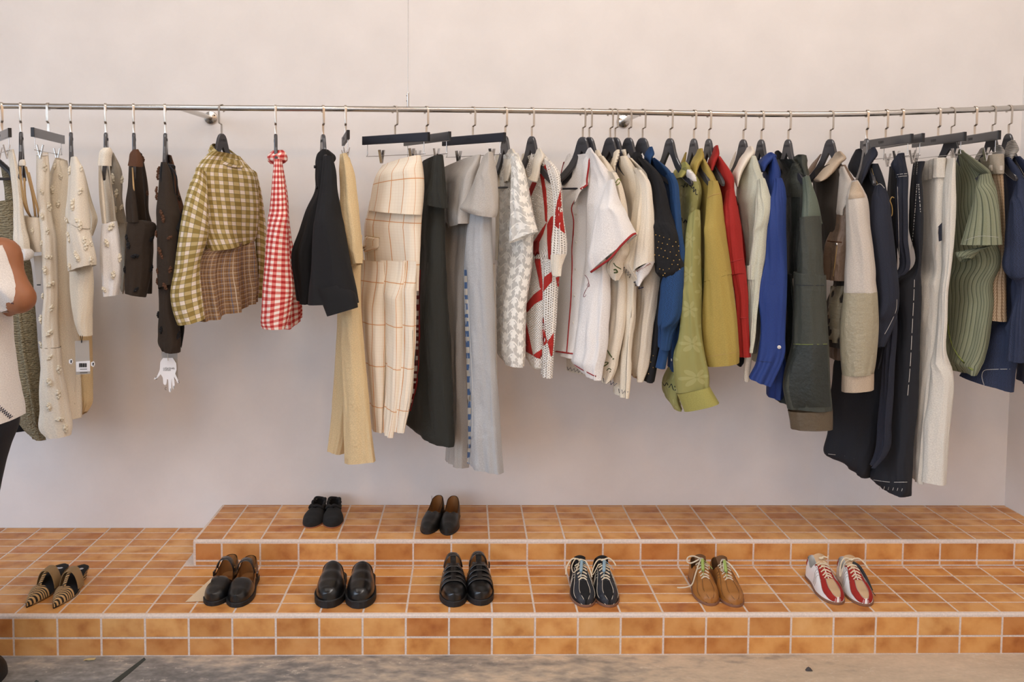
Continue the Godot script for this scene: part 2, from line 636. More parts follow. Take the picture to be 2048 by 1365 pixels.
func fabrics() -> void:
	M.olive = printed(paint(128, 128, func(u, v):
		var a: bool = u < 0.5
		var b: bool = v < 0.5
		if band(u, 0.0, 0.022) or band(u, 0.5, 0.022) or band(v, 0.0, 0.022) or band(v, 0.5, 0.022):
			return col(112, 104, 66)
		return col(142, 120, 60) if a and b else col(186, 165, 114) if a or b else col(226, 212, 198)), 0.031, 0.031)
	M.brown_check = printed(paint(128, 128, func(u, v):
		if band(u, 0.2, 0.03) or band(v, 0.2, 0.03):
			return col(205, 190, 168)
		if band(u, 0.55, 0.03) or band(v, 0.6, 0.03):
			return col(92, 98, 122)
		if band(u, 0.8, 0.06) or band(v, 0.85, 0.06):
			return col(120, 86, 52)
		return col(150, 116, 80)), 0.019, 0.019)
	M.red_check = printed(paint(64, 64, func(u, v):
		return col(178, 42, 42) if u < 0.5 and v < 0.5 else col(216, 128, 118) if u < 0.5 or v < 0.5 else col(240, 226, 216)), 0.0205, 0.0205)
	M.pane_check = printed(paint(256, 256, func(u, v):
		if band(u, 0.25, 0.012) or band(u, 0.72, 0.012) or band(v, 0.5, 0.009):
			return col(212, 152, 98)
		if fposmod(u * 9, 1.0) < 0.12 or fposmod(v * 15, 1.0) < 0.12:
			return col(235, 218, 194)
		return col(240, 226, 204)), 0.125, 0.165)
	M.sage = printed(paint(64, 16, func(u, v): return col(84, 92, 74) if band(u, 0.5, 0.08) else col(140, 145, 117) if u < 0.5 else col(148, 152, 126)), 0.016, 0.016)
	M.sage.heightmap_enabled = true
	M.sage.heightmap_texture = M.crease
	M.sage.heightmap_scale = 0.2
	M.tan_knit = printed(paint(64, 64, func(u, v):
		var d = absf(fposmod(v + absf(u - 0.5), 0.25) - 0.125)
		return col(186, 162, 132) if d > 0.04 and not band(u, 0.0, 0.1) else col(122, 98, 72)), 0.022, 0.05)
	M.lace = mat(Color(1, 1, 1), 0.85)
	M.lace.albedo_texture = paint(256, 256, lacy, true)
	M.lace.transparency = BaseMaterial3D.TRANSPARENCY_ALPHA
	M.lace.uv1_scale = Vector3(1 / 0.085, 1 / 0.085, 1)
	var holes = func(c: Color) -> StandardMaterial3D:
		var m = mat(c, 0.9)
		m.albedo_texture = paint(64, 64, func(u, v):
			var p = Vector2(fposmod(u, 0.5) - 0.25, fposmod(v + (0.25 if u < 0.5 else 0.0), 0.5) - 0.25)
			var on = p.length() > 0.15
			var k = 0.9 + 0.1 * absf(sin(v * 25.0))
			return Color(k, k, k, 1.0 if on else 0.0), true)
		m.transparency = BaseMaterial3D.TRANSPARENCY_ALPHA_SCISSOR
		m.uv1_scale = Vector3(1 / 0.019, 1 / 0.019, 1)
		return m
	M.crochet = holes.call(col(238, 232, 222))
	M.crochet_red = cloth(col(178, 40, 32), 0.95, 0.5)
	var denim = func(c: Color, fleck: float) -> StandardMaterial3D:
		var m = printed(paint(96, 96, func(u, v):
			var t = sin((u + v) * TAU * 16) * 0.5 + 0.5
			var s = noise.get_noise_2d(u * 900, v * 2500)
			var k = 0.75 + 0.3 * t + s * fleck
			return Color(c.r * k, c.g * k, c.b * k)), 0.03, 0.03, 0.85)
		return m
	M.denim_dark = denim.call(col(22, 25, 34), 0.5)
	M.denim_navy = denim.call(col(27, 32, 48), 0.6)
	M.denim_mid = denim.call(col(38, 48, 74), 0.8)
	M.chambray = denim.call(col(26, 66, 112), 0.5)
	M.floral = printed(paint(256, 256, func(u, v):
		var s = 0.0
		for q in [[0.25, 0.25], [0.75, 0.75]]:
			for ox in [-1, 0, 1]:
				for oy in [-1, 0, 1]:
					var dx: float = u - q[0] - ox
					var dy: float = v - q[1] - oy
					var r = sqrt(dx * dx + dy * dy)
					var a = atan2(dy, dx)
					if r < 0.27 * absf(cos(a * 3.0)) and r > 0.03:
						s = 1.0
		return col(156, 152, 98) if s > 0 else col(142, 138, 80)), 0.13, 0.13, 0.7)
	M.crinkle = cloth(col(160, 148, 118), 0.95, 0.0)
	M.crinkle.heightmap_texture = noise_tex(0.018, 71, [], 2, false, 256, FastNoiseLite.TYPE_SIMPLEX_SMOOTH)
	M.crinkle.uv1_scale = Vector3(9, 26, 1)
	M.crinkle.heightmap_scale = 1.1
	M.stripe_collar = printed(paint(8, 64, func(u, v): return col(205, 200, 190) if fposmod(v * 4, 1.0) < 0.42 else col(52, 50, 52)), 0.02, 0.02)
	M.red_stripe = printed(paint(8, 64, func(u, v): return col(226, 216, 208) if v < 0.48 else col(112, 20, 18)), 0.05, 0.05)
	M.blue_stripe = printed(paint(8, 64, func(u, v): return col(72, 96, 132) if v < 0.5 else col(190, 178, 160)), 0.05, 0.05)
	M.ivory = cloth(col(240, 228, 206), 0.92, 0.15)
	M.cream = cloth(col(242, 232, 214), 0.92, 0.1)
	M.white_linen = cloth(col(244, 240, 236), 0.9, 0.12)
	M.ecru = cloth(col(238, 226, 206), 0.9, 0.12)
	M.tuft = cloth(col(246, 236, 214), 0.95, 0.4)
	M.butter = cloth(col(238, 212, 164), 0.85, 0.35)
	M.butter.backlight_enabled = true
	M.butter.backlight = col(120, 100, 70)
	M.lining_tan = cloth(col(216, 178, 124), 0.9)
	M.brown = cloth(col(52, 40, 29), 0.95, 0.3)
	M.rust = cloth(col(92, 58, 36), 0.9, 0.2)
	M.black = cloth(col(20, 20, 22), 0.9, 0.12, 0.1)
	M.black_knit = cloth(col(22, 22, 25), 0.95, 0.3)
	M.velvet = cloth(col(38, 38, 31), 0.85, 0.25, 0.3)
	M.grey_satin = cloth(col(190, 182, 172), 0.5, 0.2, 0.3)
	M.blue_satin = cloth(col(184, 184, 184), 0.42, 0.25, 0.3)
	M.red = cloth(col(164, 26, 18), 0.8, 0.15)
	M.mustard = cloth(col(174, 150, 72), 0.75, 0.15)
	M.lime = cloth(col(168, 162, 88), 0.7, 0.1)
	M.royal = cloth(col(20, 52, 122), 0.7, 0.15)
	M.teal = cloth(col(96, 106, 92), 0.65, 0.2)
	M.forest = cloth(col(62, 65, 56), 0.7, 0.35)
	M.forest_dark = cloth(col(38, 43, 37), 0.6, 0.4)
	M.bronze = cloth(col(94, 80, 60), 0.6, 0.35)
	M.stone = cloth(col(206, 196, 184), 0.75, 0.15)
	M.sand = cloth(col(190, 170, 146), 0.7, 0.25)
	M.khaki = cloth(col(168, 158, 132), 0.55, 0.5)
	M.mocha = cloth(col(120, 98, 80), 0.45, 0.5)
	M.dark_brown = cloth(col(56, 48, 40), 0.8)
	M.grey_cotton = cloth(col(176, 166, 150), 0.85, 0.3)
	M.offwhite = cloth(col(226, 220, 208), 0.85, 0.25)
	M.mint = cloth(col(206, 206, 186), 0.7, 0.1)
	M.navy_yarn = mat(col(32, 40, 74), 0.9)
	M.green_yarn = mat(col(74, 86, 46), 0.9)
	M.olive_yarn = mat(col(122, 132, 66), 0.9)
	M.brown_yarn = mat(col(134, 70, 48), 0.9)
	M.red_yarn = mat(col(150, 36, 36), 0.85)
	M.wine_yarn = mat(col(120, 40, 48), 0.9)
	M.black_yarn = mat(col(36, 38, 44), 0.9)
	M.white_yarn = mat(col(196, 192, 186), 0.9)
	M.gold_yarn = mat(col(170, 140, 84), 0.9)
	M.brass = mat(col(240, 196, 110), 0.3, 1.0)
	M.button = mat(col(228, 222, 212), 0.4)

# ---------------------------------------------------------------- camera, light
const GLOBE_COLOR := Color(1.0, 0.82, 0.63)
const GLOBE_ENERGY := 0.82
const PANEL_TILT := 18.0
const PANEL_COLOR := Color(1.0, 0.982, 0.97)
const PANEL_ENERGY := 1.8

func view_and_light() -> void:
	var cam := Camera3D.new()
	cam.name = "camera"
	add_child(cam)
	cam.transform = Transform3D(Basis(AX, AY, AZ), CAM)
	cam.projection = Camera3D.PROJECTION_FRUSTUM
	cam.near = 0.05
	cam.far = 60.0
	cam.size = 1365.0 / F * cam.near
	cam.frustum_offset = Vector2((1024.0 - CX) / F, -(682.5 - CY) / F) * cam.near
	cam.current = true
	var e := Environment.new()
	e.background_mode = Environment.BG_SKY
	e.tonemap_mode = Environment.TONE_MAPPER_LINEAR
	e.tonemap_exposure = 1.0
	e.sdfgi_enabled = true
	e.ssao_enabled = true
	e.ssil_enabled = true
	var sk := ProceduralSkyMaterial.new()
	sk.sky_top_color = Color(0.80, 0.88, 1.0)
	sk.sky_horizon_color = Color(0.90, 0.95, 1.0)
	sk.ground_bottom_color = Color(0.45, 0.44, 0.43)
	sk.ground_horizon_color = Color(0.6, 0.6, 0.6)
	sk.sky_energy_multiplier = 2.05
	sk.ground_energy_multiplier = 1.0
	var sky := Sky.new()
	sky.sky_material = sk
	e.sky = sky
	var we := WorldEnvironment.new()
	we.name = "environment"
	we.environment = e
	add_child(we)

# a warm light panel hanging under the ceiling: housing, glowing face and its light
func panel_light(at: Vector3, near: String) -> void:
	var t := thing("ceiling_panel_light", "wide white light panel hanging under the ceiling above the " + near, "ceiling light", at, "light panels under the ceiling")
	var tilt := Basis(Vector3.RIGHT, deg_to_rad(PANEL_TILT))
	put(t, "housing", chamfer(Vector3(1.3, 0.05, 0.7), 0.01), M.white_metal, tilt * Vector3(0, 0.03, 0)).basis = tilt
	put(t, "diffuser", box(Vector3(1.24, 0.006, 0.64)), M.glow).basis = tilt
	for x in [-0.55, 0.55]:
		put(t, "rod", lathe([[0.004, 5.2 - at.y], [0.004, 0.03]], 8), M.white_metal, Vector3(x, 0, 0))
	var l := AreaLight3D.new()
	l.name = "panel_lamp"
	l.light_color = PANEL_COLOR
	l.light_energy = PANEL_ENERGY
	l.area_size = Vector2(1.24, 0.64)
	l.area_range = 14.0
	l.area_attenuation = 2.0
	l.shadow_enabled = true
	t.add_child(l)
	l.basis = tilt * Basis(Vector3.RIGHT, -PI / 2)
	l.position = tilt * Vector3(0, -0.01, 0)

# a round warm pendant lamp
func globe_lamp(at: Vector3, near: String) -> void:
	var t := thing("globe_pendant", "round warm pendant lamp hanging in the shop " + near, "pendant lamp", at, "globe pendants")
	put(t, "globe", balls([[0, 0, 0, 0.17]], 28, 18, 1.0), M.warm_glow)
	put(t, "cap", lathe([[0.0001, 0.2], [0.03, 0.2], [0.045, 0.165], [0.045, 0.155]], 16), M.white_metal)
	put(t, "cord", lathe([[0.003, 5.2 - at.y], [0.003, 0.19]], 8), M.white_metal)
	var l := OmniLight3D.new()
	l.name = "globe_light"
	l.light_color = GLOBE_COLOR
	l.light_energy = GLOBE_ENERGY
	l.light_size = 0.17
	l.omni_range = 14.0
	l.omni_attenuation = 2.0
	l.shadow_enabled = true
	t.add_child(l)

func room() -> void:
	M.warm_glow = mat(Color.WHITE, 0.4)
	M.warm_glow.emission_enabled = true
	M.warm_glow.emission = GLOBE_COLOR
	M.warm_glow.emission_energy_multiplier = 1.5
	M.white_metal = mat(col(232, 230, 226), 0.5)
	M.glow = mat(Color.WHITE, 0.5)
	M.glow.emission_enabled = true
	M.glow.emission = PANEL_COLOR
	M.glow.emission_energy_multiplier = 1.5
	var H := 5.2
	var X0 := -3.6
	var Z1 := 6.6
	struct("wall_back", box(Vector3(RIGHT - X0 + 0.4, H, 0.2)), M.wall, Vector3((RIGHT + X0) / 2, H / 2, WALL - 0.1))
	struct("wall_right", box(Vector3(0.2, H, Z1 - WALL)), M.wall, Vector3(RIGHT + 0.1, H / 2, (Z1 + WALL) / 2))
	struct("ceiling", box(Vector3(RIGHT - X0 + 0.4, 0.2, Z1 - WALL + 0.4)), M.ceiling, Vector3((RIGHT + X0) / 2, H + 0.1, (Z1 + WALL) / 2))
	# left wall with a tall shop window
	var wl := SurfaceTool.new()
	wl.begin(Mesh.PRIMITIVE_TRIANGLES)
	var z0 := 1.3
	var z1 := 5.9
	var y0 := 0.5
	var y1 := 4.7
	bx(wl, Vector3(X0 - 0.1, H / 2, (WALL + z0) / 2), Vector3(0.2, H, z0 - WALL))
	bx(wl, Vector3(X0 - 0.1, H / 2, (Z1 + z1) / 2), Vector3(0.2, H, Z1 - z1))
	bx(wl, Vector3(X0 - 0.1, y0 / 2, (z0 + z1) / 2), Vector3(0.2, y0, z1 - z0))
	bx(wl, Vector3(X0 - 0.1, (H + y1) / 2, (z0 + z1) / 2), Vector3(0.2, H - y1, z1 - z0))
	struct("wall_left", wl.commit(), M.wall)
	var fr := SurfaceTool.new()
	fr.begin(Mesh.PRIMITIVE_TRIANGLES)
	for z in [z0 + 0.03, (z0 + z1) / 2, z1 - 0.03]:
		bx(fr, Vector3(X0 - 0.1, (y0 + y1) / 2, z), Vector3(0.06, y1 - y0, 0.06))
	for y in [y0 + 0.03, 2.4, y1 - 0.03]:
		bx(fr, Vector3(X0 - 0.1, y, (z0 + z1) / 2), Vector3(0.06, 0.06, z1 - z0))
	var gl := mat(Color(1, 1, 1, 0.06), 0.02)
	gl.transparency = BaseMaterial3D.TRANSPARENCY_ALPHA
	var win := struct("window_1", fr.commit(), M.white_metal)
	put(win, "pane", box(Vector3(0.01, y1 - y0, z1 - z0)), gl, Vector3(X0 - 0.1, (y0 + y1) / 2, (z0 + z1) / 2))
	# wall behind the photographer with a door-high shop window
	var wf := SurfaceTool.new()
	wf.begin(Mesh.PRIMITIVE_TRIANGLES)
	var fx0 := -3.2
	var fx1 := 0.6
	bx(wf, Vector3((X0 + fx0) / 2, H / 2, Z1 + 0.1), Vector3(fx0 - X0, H, 0.2))
	bx(wf, Vector3((RIGHT + fx1) / 2, H / 2, Z1 + 0.1), Vector3(RIGHT - fx1, H, 0.2))
	bx(wf, Vector3((fx0 + fx1) / 2, 0.15, Z1 + 0.1), Vector3(fx1 - fx0, 0.3, 0.2))
	bx(wf, Vector3((fx0 + fx1) / 2, (H + 3.2) / 2, Z1 + 0.1), Vector3(fx1 - fx0, H - 3.2, 0.2))
	struct("wall_front", wf.commit(), M.wall)
	var win2 := struct("window_2", box(Vector3(0.06, 2.9, 0.06)), M.white_metal, Vector3((fx0 + fx1) / 2, 1.75, Z1 + 0.1))
	put(win2, "pane", box(Vector3(fx1 - fx0, 2.9, 0.01)), gl)
	# floor, with its own uv so that the worn patches lie where they are
	var v := PackedVector3Array()
	var uv := PackedVector2Array()
	for z in [Z1, -0.9]:
		for x in [X0, RIGHT]:
			v.append(Vector3(x, 0, z))
			uv.append(Vector2((x + 1.0) / 5.2, z / 1.75))
	for z in [Z1, -0.9]:
		for x in [X0, RIGHT]:
			v.append(Vector3(x, -0.15, z))
			uv.append(Vector2(0, 0))
	struct("floor", commit(v, uv, PackedInt32Array([0, 2, 1, 1, 2, 3, 4, 5, 6, 5, 7, 6])), M.floor)
	panel_light(Vector3(0.1, 3.9, 1.3), "left end of the rail")
	panel_light(Vector3(1.9, 3.9, 1.3), "middle of the rail")
	panel_light(Vector3(3.5, 3.9, 1.3), "right end of the rail")
	globe_lamp(Vector3(0.7, 3.3, 3.4), "facing the left of the rail")
	globe_lamp(Vector3(2.2, 3.3, 3.4), "facing the middle of the rail")
	globe_lamp(Vector3(3.5, 3.3, 3.4), "facing the right of the rail")
	# steps
	step("lower_tiled_step", "low wide step clad in ochre terracotta tiles on the concrete floor", -0.9, RIGHT, 0.0, LOW, 0.0, true)
	step("upper_tiled_step", "narrower upper step clad in ochre terracotta tiles against the back wall", 3.26 * TP, RIGHT, LOW, UP, UFZ, false)

func step(called: String, label: String, xa: float, xb: float, ya: float, yb: float, zf: float, low: bool) -> void:
	var t := thing(called, label, "step", Vector3((xa + xb) / 2, ya, zf))
	var o := t.position
	var e := 0.001
	# grout body with a rounded front edge
	var prof := PackedVector2Array([Vector2(WALL + 0.001, ya), Vector2(zf - e, ya), Vector2(zf - e, yb - 0.012)])
	for k in range(1, 5):
		var a := k * PI / 8
		prof.append(Vector2(zf - e - 0.009 + 0.0095 * cos(a), yb - 0.011 + 0.0105 * sin(a)))
	prof.append(Vector2(zf - 0.016, yb - e))
	prof.append(Vector2(WALL + 0.001, yb - e))
	var g := put(t, "grout_bed", slab(prof, xb - xa), M.grout)
	g.basis = Basis(Vector3(0, 0, 1), Vector3(0, 1, 0), Vector3(-1, 0, 0))
	g.position = Vector3((xa + xb) / 2, 0, 0) - o
	var meshes := {}
	var tile := func(c: Vector3, s: Vector3):
		if s.x < 0.012 or s.y < 0.004 or s.z < 0.004:
			return
		var key := "%.3f,%.3f,%.3f" % [s.x, s.y, s.z]
		if not meshes.has(key):
			meshes[key] = chamfer(s, 0.0012)
		var k := rng.randi_range(0, 9)
		var m := put(t, "tile", meshes[key], M.tiles[k], c - o + Vector3(0, 0, 0))
		m.rotation = Vector3(rng.randf_range(-1, 1), 0, rng.randf_range(-1, 1)) * 0.003
	var j := 0.0066
	var thick := 0.008
	var k0 := floori(xa / TP)
	var k1 := ceili(xb / TP)
	for k in range(k0, k1):
		var x0 := maxf(k * TP, xa + 0.006)
		var x1 := minf((k + 1) * TP, xb - 0.002)
		if x1 - x0 < 0.02:
			continue
		var sx := x1 - x0 - j
		var cx := (x0 + x1) / 2
		# tread
		var z := zf - 0.0125
		while z > WALL + 0.01:
			var zb := maxf(z - TQ, WALL + 0.002)
			if not (low and cx > 3.26 * TP and zb > UFZ - TQ and z < UFZ + 0.001) and not (low and cx > 3.26 * TP and z < UFZ):
				if low and cx > 3.26 * TP:
					zb = maxf(zb, UFZ)
				tile.call(Vector3(cx, yb - thick / 2, (z + zb) / 2), Vector3(sx, thick, z - zb - j))
			z -= TQ
		# riser
		var y := yb - 0.0105
		while y > ya + 0.006:
			var yl := maxf(y - 0.0735, ya)
			tile.call(Vector3(cx, (y + yl) / 2, zf - thick / 2), Vector3(sx, y - yl - j, thick))
			y -= 0.0735

func rail() -> void:
	var t := thing("clothes_rail", "long brushed steel clothes rail on two wall brackets", "clothes rail", Vector3(1.6, 1.97, RZ))
	var p := PackedVector3Array()
	for q in [[-320, 1.970], [0, 1.9702], [400, 1.9704], [700, 1.972], [1000, 1.9722], [1300, 1.9695], [1500, 1.967], [1700, 1.972], [1850, 1.984], [2048, 2.0025], [2140, 2.011]]:
		var w := un(q[0], 220, RZ)
		p.append(Vector3(w.x, q[1], RZ))
	cord(t, "rail_tube", M.steel, smooth_line(p, 8), 0.0112, 20)
	for fl in [[422, 236], [1246, 243]]:
		var w := un(fl[0], fl[1], WALL)
		var b := cord(t, "bracket_arm", M.steel, PackedVector3Array([w, Vector3(w.x, 1.971, RZ)]), 0.0105, 16)
		var f := put(b, "flange", lathe([[0.0001, 0.014], [0.012, 0.014], [0.014, 0.011], [0.026, 0.009], [0.0285, 0.006], [0.0285, 0.0]], 28), M.steel, w - org(t))
		f.basis = Basis(Vector3.RIGHT, Vector3.BACK, Vector3.UP) * Basis(Vector3(1, 0, 0), Vector3(0, 1, 0), Vector3(0, 0, -1))
		for a in [0.5, 2.6, 4.7]:
			var sc := put(b, "screw", lathe([[0.0001, 0.0012], [0.0028, 0.0012], [0.003, 0.0]], 10), M.black_plastic, w - org(t) + Vector3(cos(a) * 0.021, sin(a) * 0.021, 0.0105))
			sc.basis = f.basis
	var x := un(816, 212, RZ).x
	var c := thing("suspension_cable", "thin steel cable holding the clothes rail from the ceiling", "cable", Vector3(x, 1.983, RZ))
	put(c, "cable", lathe([[0.0016, 3.22], [0.0016, 0.05]], 8), M.steel)
	put(c, "ferrule", lathe([[0.0001, 0.056], [0.0035, 0.056], [0.0045, 0.05], [0.0045, 0.0], [0.0001, 0.0]], 12), M.steel)
	for y in [0.022, 0.042]:
		put(c, "set_screw", box(Vector3(0.003, 0.003, 0.003)), M.black_plastic, Vector3(-0.0052, y, 0.001))

# ---------------------------------------------------------------- hangers
var hm := {}

func rail_y(x: float) -> float:
	var px := pj(Vector3(x, 1.97, RZ)).x
	var a := [[-320, 1.970], [0, 1.9702], [400, 1.9704], [700, 1.972], [1000, 1.9722], [1300, 1.9695], [1500, 1.967], [1700, 1.972], [1850, 1.984], [2048, 2.0025], [2140, 2.011]]
	for k in a.size() - 1:
		if px <= a[k + 1][0]:
			return lerpf(a[k][1], a[k + 1][1], clampf((px - a[k][0]) / float(a[k + 1][0] - a[k][0]), 0, 1))
	return 2.01

# flat steel strip bent along a line in the hanger's plane
func strip(p: PackedVector2Array, w: float, t: float) -> ArrayMesh:
	var v := PackedVector3Array()
	var uv := PackedVector2Array()
	for i in p.size():
		var d := (p[mini(i + 1, p.size() - 1)] - p[maxi(i - 1, 0)]).normalized()
		var n := Vector2(-d.y, d.x) * t / 2
		for q in [[1, -1], [1, 1], [-1, 1], [-1, -1], [1, -1]]:
			v.append(Vector3(p[i].x + n.x * q[0], p[i].y + n.y * q[0], q[1] * w / 2))
			uv.append(Vector2(i, q[1]))
	return grid(v, uv, p.size(), 5, false, true)

func hook_shape(r: float, low: float) -> ArrayMesh:
	var p := PackedVector2Array([Vector2(-r, -0.014)])
	for k in 9:
		var a := PI - k * PI / 8
		p.append(Vector2(cos(a) * r, sin(a) * r))
	p.append_array([Vector2(r, -0.02), Vector2(r, -0.056), Vector2(r - 0.002, -0.0595), Vector2(0.002, -0.0625), Vector2(0, -0.066), Vector2(0, low)])
	return strip(p, 0.0085, 0.0024)

func hang_meshes() -> void:
	var half := [Vector2(0, -0.098), Vector2(0.012, -0.0995), Vector2(0.022, -0.105), Vector2(0.03, -0.115), Vector2(0.037, -0.13), Vector2(0.046, -0.152), Vector2(0.06, -0.177), Vector2(0.085, -0.204), Vector2(0.12, -0.23), Vector2(0.155, -0.252), Vector2(0.172, -0.266), Vector2(0.178, -0.278), Vector2(0.172, -0.287), Vector2(0.158, -0.284), Vector2(0.12, -0.266), Vector2(0.085, -0.245), Vector2(0.05, -0.218), Vector2(0.02, -0.178), Vector2(0, -0.153)]
	var poly := PackedVector2Array(half)
	for k in range(half.size() - 2, 0, -1):
		poly.append(Vector2(-half[k].x, half[k].y))
	hm.body = slab(poly, 0.013, 0.003)
	hm.hook = hook_shape(0.0135, -0.1)
	hm.bar = lathe([[0.004, 0.29], [0.004, 0.0]], 10)
	hm.arm = slab(PackedVector2Array([Vector2(0.138, -0.268), Vector2(0.156, -0.276), Vector2(0.15, -0.306), Vector2(0.14, -0.306)]), 0.011, 0.002)
	var t := TextMesh.new()
	t.text = "QUBO"
	var f := SystemFont.new()
	f.font_names = PackedStringArray(["Droid Sans"])
	t.font = f
	t.font_size = 16
	t.pixel_size = 0.00085
	t.depth = 0.0006
	hm.text = t
	hm.clip_bar = chamfer(Vector3(0.355, 0.034, 0.012), 0.002)
	hm.cap = chamfer(Vector3(0.006, 0.0345, 0.0125), 0.001)
	hm.jaw = slab(PackedVector2Array([Vector2(-0.0015, 0.024), Vector2(0.0015, 0.024), Vector2(0.002, -0.03), Vector2(-0.002, -0.03)]), 0.015, 0.0006)
	hm.spring = lathe([[0.0035, 0.008], [0.0035, -0.008]], 10)

func edge_on(x: float) -> float:
	return rad_to_deg(atan2(CAM.z - RZ, CAM.x - x))

# wooden hanger: x of the hook and of the near shoulder in the photograph
func hanger(px: float, near: float, of: String, bar := false) -> Node3D:
	var x := un(px, 220, RZ).x
	var side := edge_on(x)
	var dx := un(near, 360, RZ + 0.11).x - x
	var turn := rad_to_deg(atan2(0.11, dx))
	var size := sqrt(0.11 * 0.11 + dx * dx) / 0.178
	side -= turn
	var t := thing("wooden_hanger", "dark wooden hanger with a steel hook holding the " + of, "hanger", Vector3(x, rail_y(x), RZ), "wooden hangers on the rail")
	t.rotation.y = -deg_to_rad(turn)
	put(t, "hook", hm.hook, M.hook)
	put(t, "hanger_body", hm.body, M.hanger).scale.x = size
	if bar:
		var b := put(t, "trouser_bar", hm.bar, M.hanger_dark, Vector3(0.145, -0.3, 0))
		b.rotation.z = PI / 2
		put(t, "bar_arm", hm.arm, M.hanger)
		var a := put(t, "bar_arm", hm.arm, M.hanger)
		a.rotation.y = PI
	# the lettering stands on the side that looks to the left of the room
	var l := put(t, "lettering", hm.text, M.letter, Vector3(0, -0.125, 0.0067))
	if side < 0:
		l.position.z = -0.0067
		l.rotation.y = PI
	return t

# trouser hanger: a flat bar, a wire and two clips
func clip_hanger(px: float, side: float, of: String, dark := true, clips := [-0.1, 0.1], scale := 1.0) -> Node3D:
	var x := un(px, 220, RZ).x
	var turn := edge_on(x) - side
	var t := thing("clip_hanger", "flat bar trouser hanger with steel clips holding the " + of, "hanger", Vector3(x, rail_y(x), RZ), "clip hangers on the rail")
	t.rotation.y = -deg_to_rad(turn)
	put(t, "hook", hm.hook, M.hook)
	var m: Material = M.hanger_dark if dark else M.hanger
	var b := put(t, "bar", hm.clip_bar, m, Vector3(0, -0.114, 0))
	b.scale.x = scale
	for s in [-1, 1]:
		put(t, "end_cap", hm.cap, M.black_plastic, Vector3(s * 0.178 * scale, -0.114, 0))
	put(t, "lettering", hm.text, M.letter, Vector3(-0.02, -0.114, 0.0062))
	var w := 0.155 * scale
	put(t, "wire", cord_mesh(smooth_line(PackedVector3Array([Vector3(-w, -0.13, 0), Vector3(-w, -0.172, 0), Vector3(-w + 0.006, -0.178, 0), Vector3(0, -0.178, 0), Vector3(w - 0.006, -0.178, 0), Vector3(w, -0.172, 0), Vector3(w, -0.13, 0)]), 3), 0.0014, 6), M.clip)
	for cx in clips:
		var c := put(t, "clip", hm.spring, M.clip, Vector3(cx, -0.178, 0))
		c.rotation.z = PI / 2
		for s in [-1, 1]:
			var j := put(c, "jaw", hm.jaw, M.clip, Vector3(0, 0, 0))
			j.basis = Basis(Vector3(0, 0, 1), Vector3(1, 0, 0), Vector3(0, 1, 0)) * Basis(Vector3(0, 0, 1), s * -0.22)
			j.position = Vector3(0.0, 0, s * 0.006)
	return t

func c(v: Array, a: Array) -> Array:
	var out := []
	for k in a.size():
		out.append(v[k % 2] + a[k] * v[2])
	return out

func garment(called: String, label: String, category: String, x: float, y: float) -> Node3D:
	return thing(called, label, category, un(x, y, RZ), "garments hanging on the rail")

# zigzag of yarn along a line on a part
func zig(par: Node3D, called: String, m: Material, part: Dictionary, x0: float, y0: float, x1: float, y1: float, n: int, amp: float, r := 0.0012) -> void:
	var pts := []
	var d := Vector2(x1 - x0, y1 - y0)
	var nn := Vector2(-d.y, d.x).normalized() * amp
	for k in n * 2 + 1:
		var q := Vector2(x0, y0) + d * (k / float(n * 2)) + (nn if k % 2 else -nn)
		pts.append_array([q.x, q.y])
	var p := PackedVector3Array()
	for k in range(0, pts.size(), 2):
		p.append(hit(part, pts[k], pts[k + 1], 0.0012)[0])
	cord(par, called, m, p, r, 5)

# little balls joined into one mesh: [x, y, z, radius]
func balls(list: Array, seg := 8, rings := 6, squash := 0.85) -> ArrayMesh:
	var v := PackedVector3Array()
	var idx := PackedInt32Array()
	for q in list:
		var at := v.size()
		for i in rings + 1:
			var p := PI * i / rings
			for j in seg + 1:
				var a := TAU * j / seg
				v.append(Vector3(q[0], q[1], q[2]) + Vector3(sin(p) * cos(a), cos(p) * squash, sin(p) * sin(a)) * q[3])
		for i in rings:
			for j in seg:
				var a0 := at + i * (seg + 1) + j
				idx.append_array([a0, a0 + seg + 1, a0 + 1, a0 + 1, a0 + seg + 1, a0 + seg + 2])
	return commit(v, PackedVector2Array(), idx)

func tuft_mesh() -> ArrayMesh:
	return balls([[-0.012, 0, 0.0, 0.0055], [-0.004, 0.003, 0.003, 0.0065], [0.005, 0.002, -0.002, 0.006], [0.012, 0.001, 0.002, 0.005], [0.0, 0.001, 0.006, 0.0045], [-0.007, 0.001, -0.005, 0.0045], [0.008, 0.001, 0.005, 0.004]])

func tufts(par: Node3D, m: Material, part: Dictionary, v: Array, a: Array, k := 1.0) -> void:
	var p := c(v, a)
	for i in range(0, p.size(), 2):
		var o := dot_on(par, "tuft", m, part, p[i], p[i + 1], 0.01, 0.002, hm.tuft)
		o.scale = Vector3.ONE * k * rng.randf_range(0.75, 1.1)
		o.rotate_object_local(Vector3.UP, rng.randf_range(-0.4, 0.4))

# a thin stiff card with an outline given in the photograph, standing in a plane at depth z
func card(par: Node3D, called: String, m: Material, pts: Array, z: float, thick := 0.0012) -> MeshInstance3D:
	var poly := PackedVector2Array()
	for k in range(0, pts.size(), 2):
		var w := un(pts[k], pts[k + 1], RZ + z) - org(par)
		poly.append(Vector2(w.x, w.y))
	return put(par, called, slab(poly, thick), m, Vector3(0, 0, RZ + z - org(par).z))

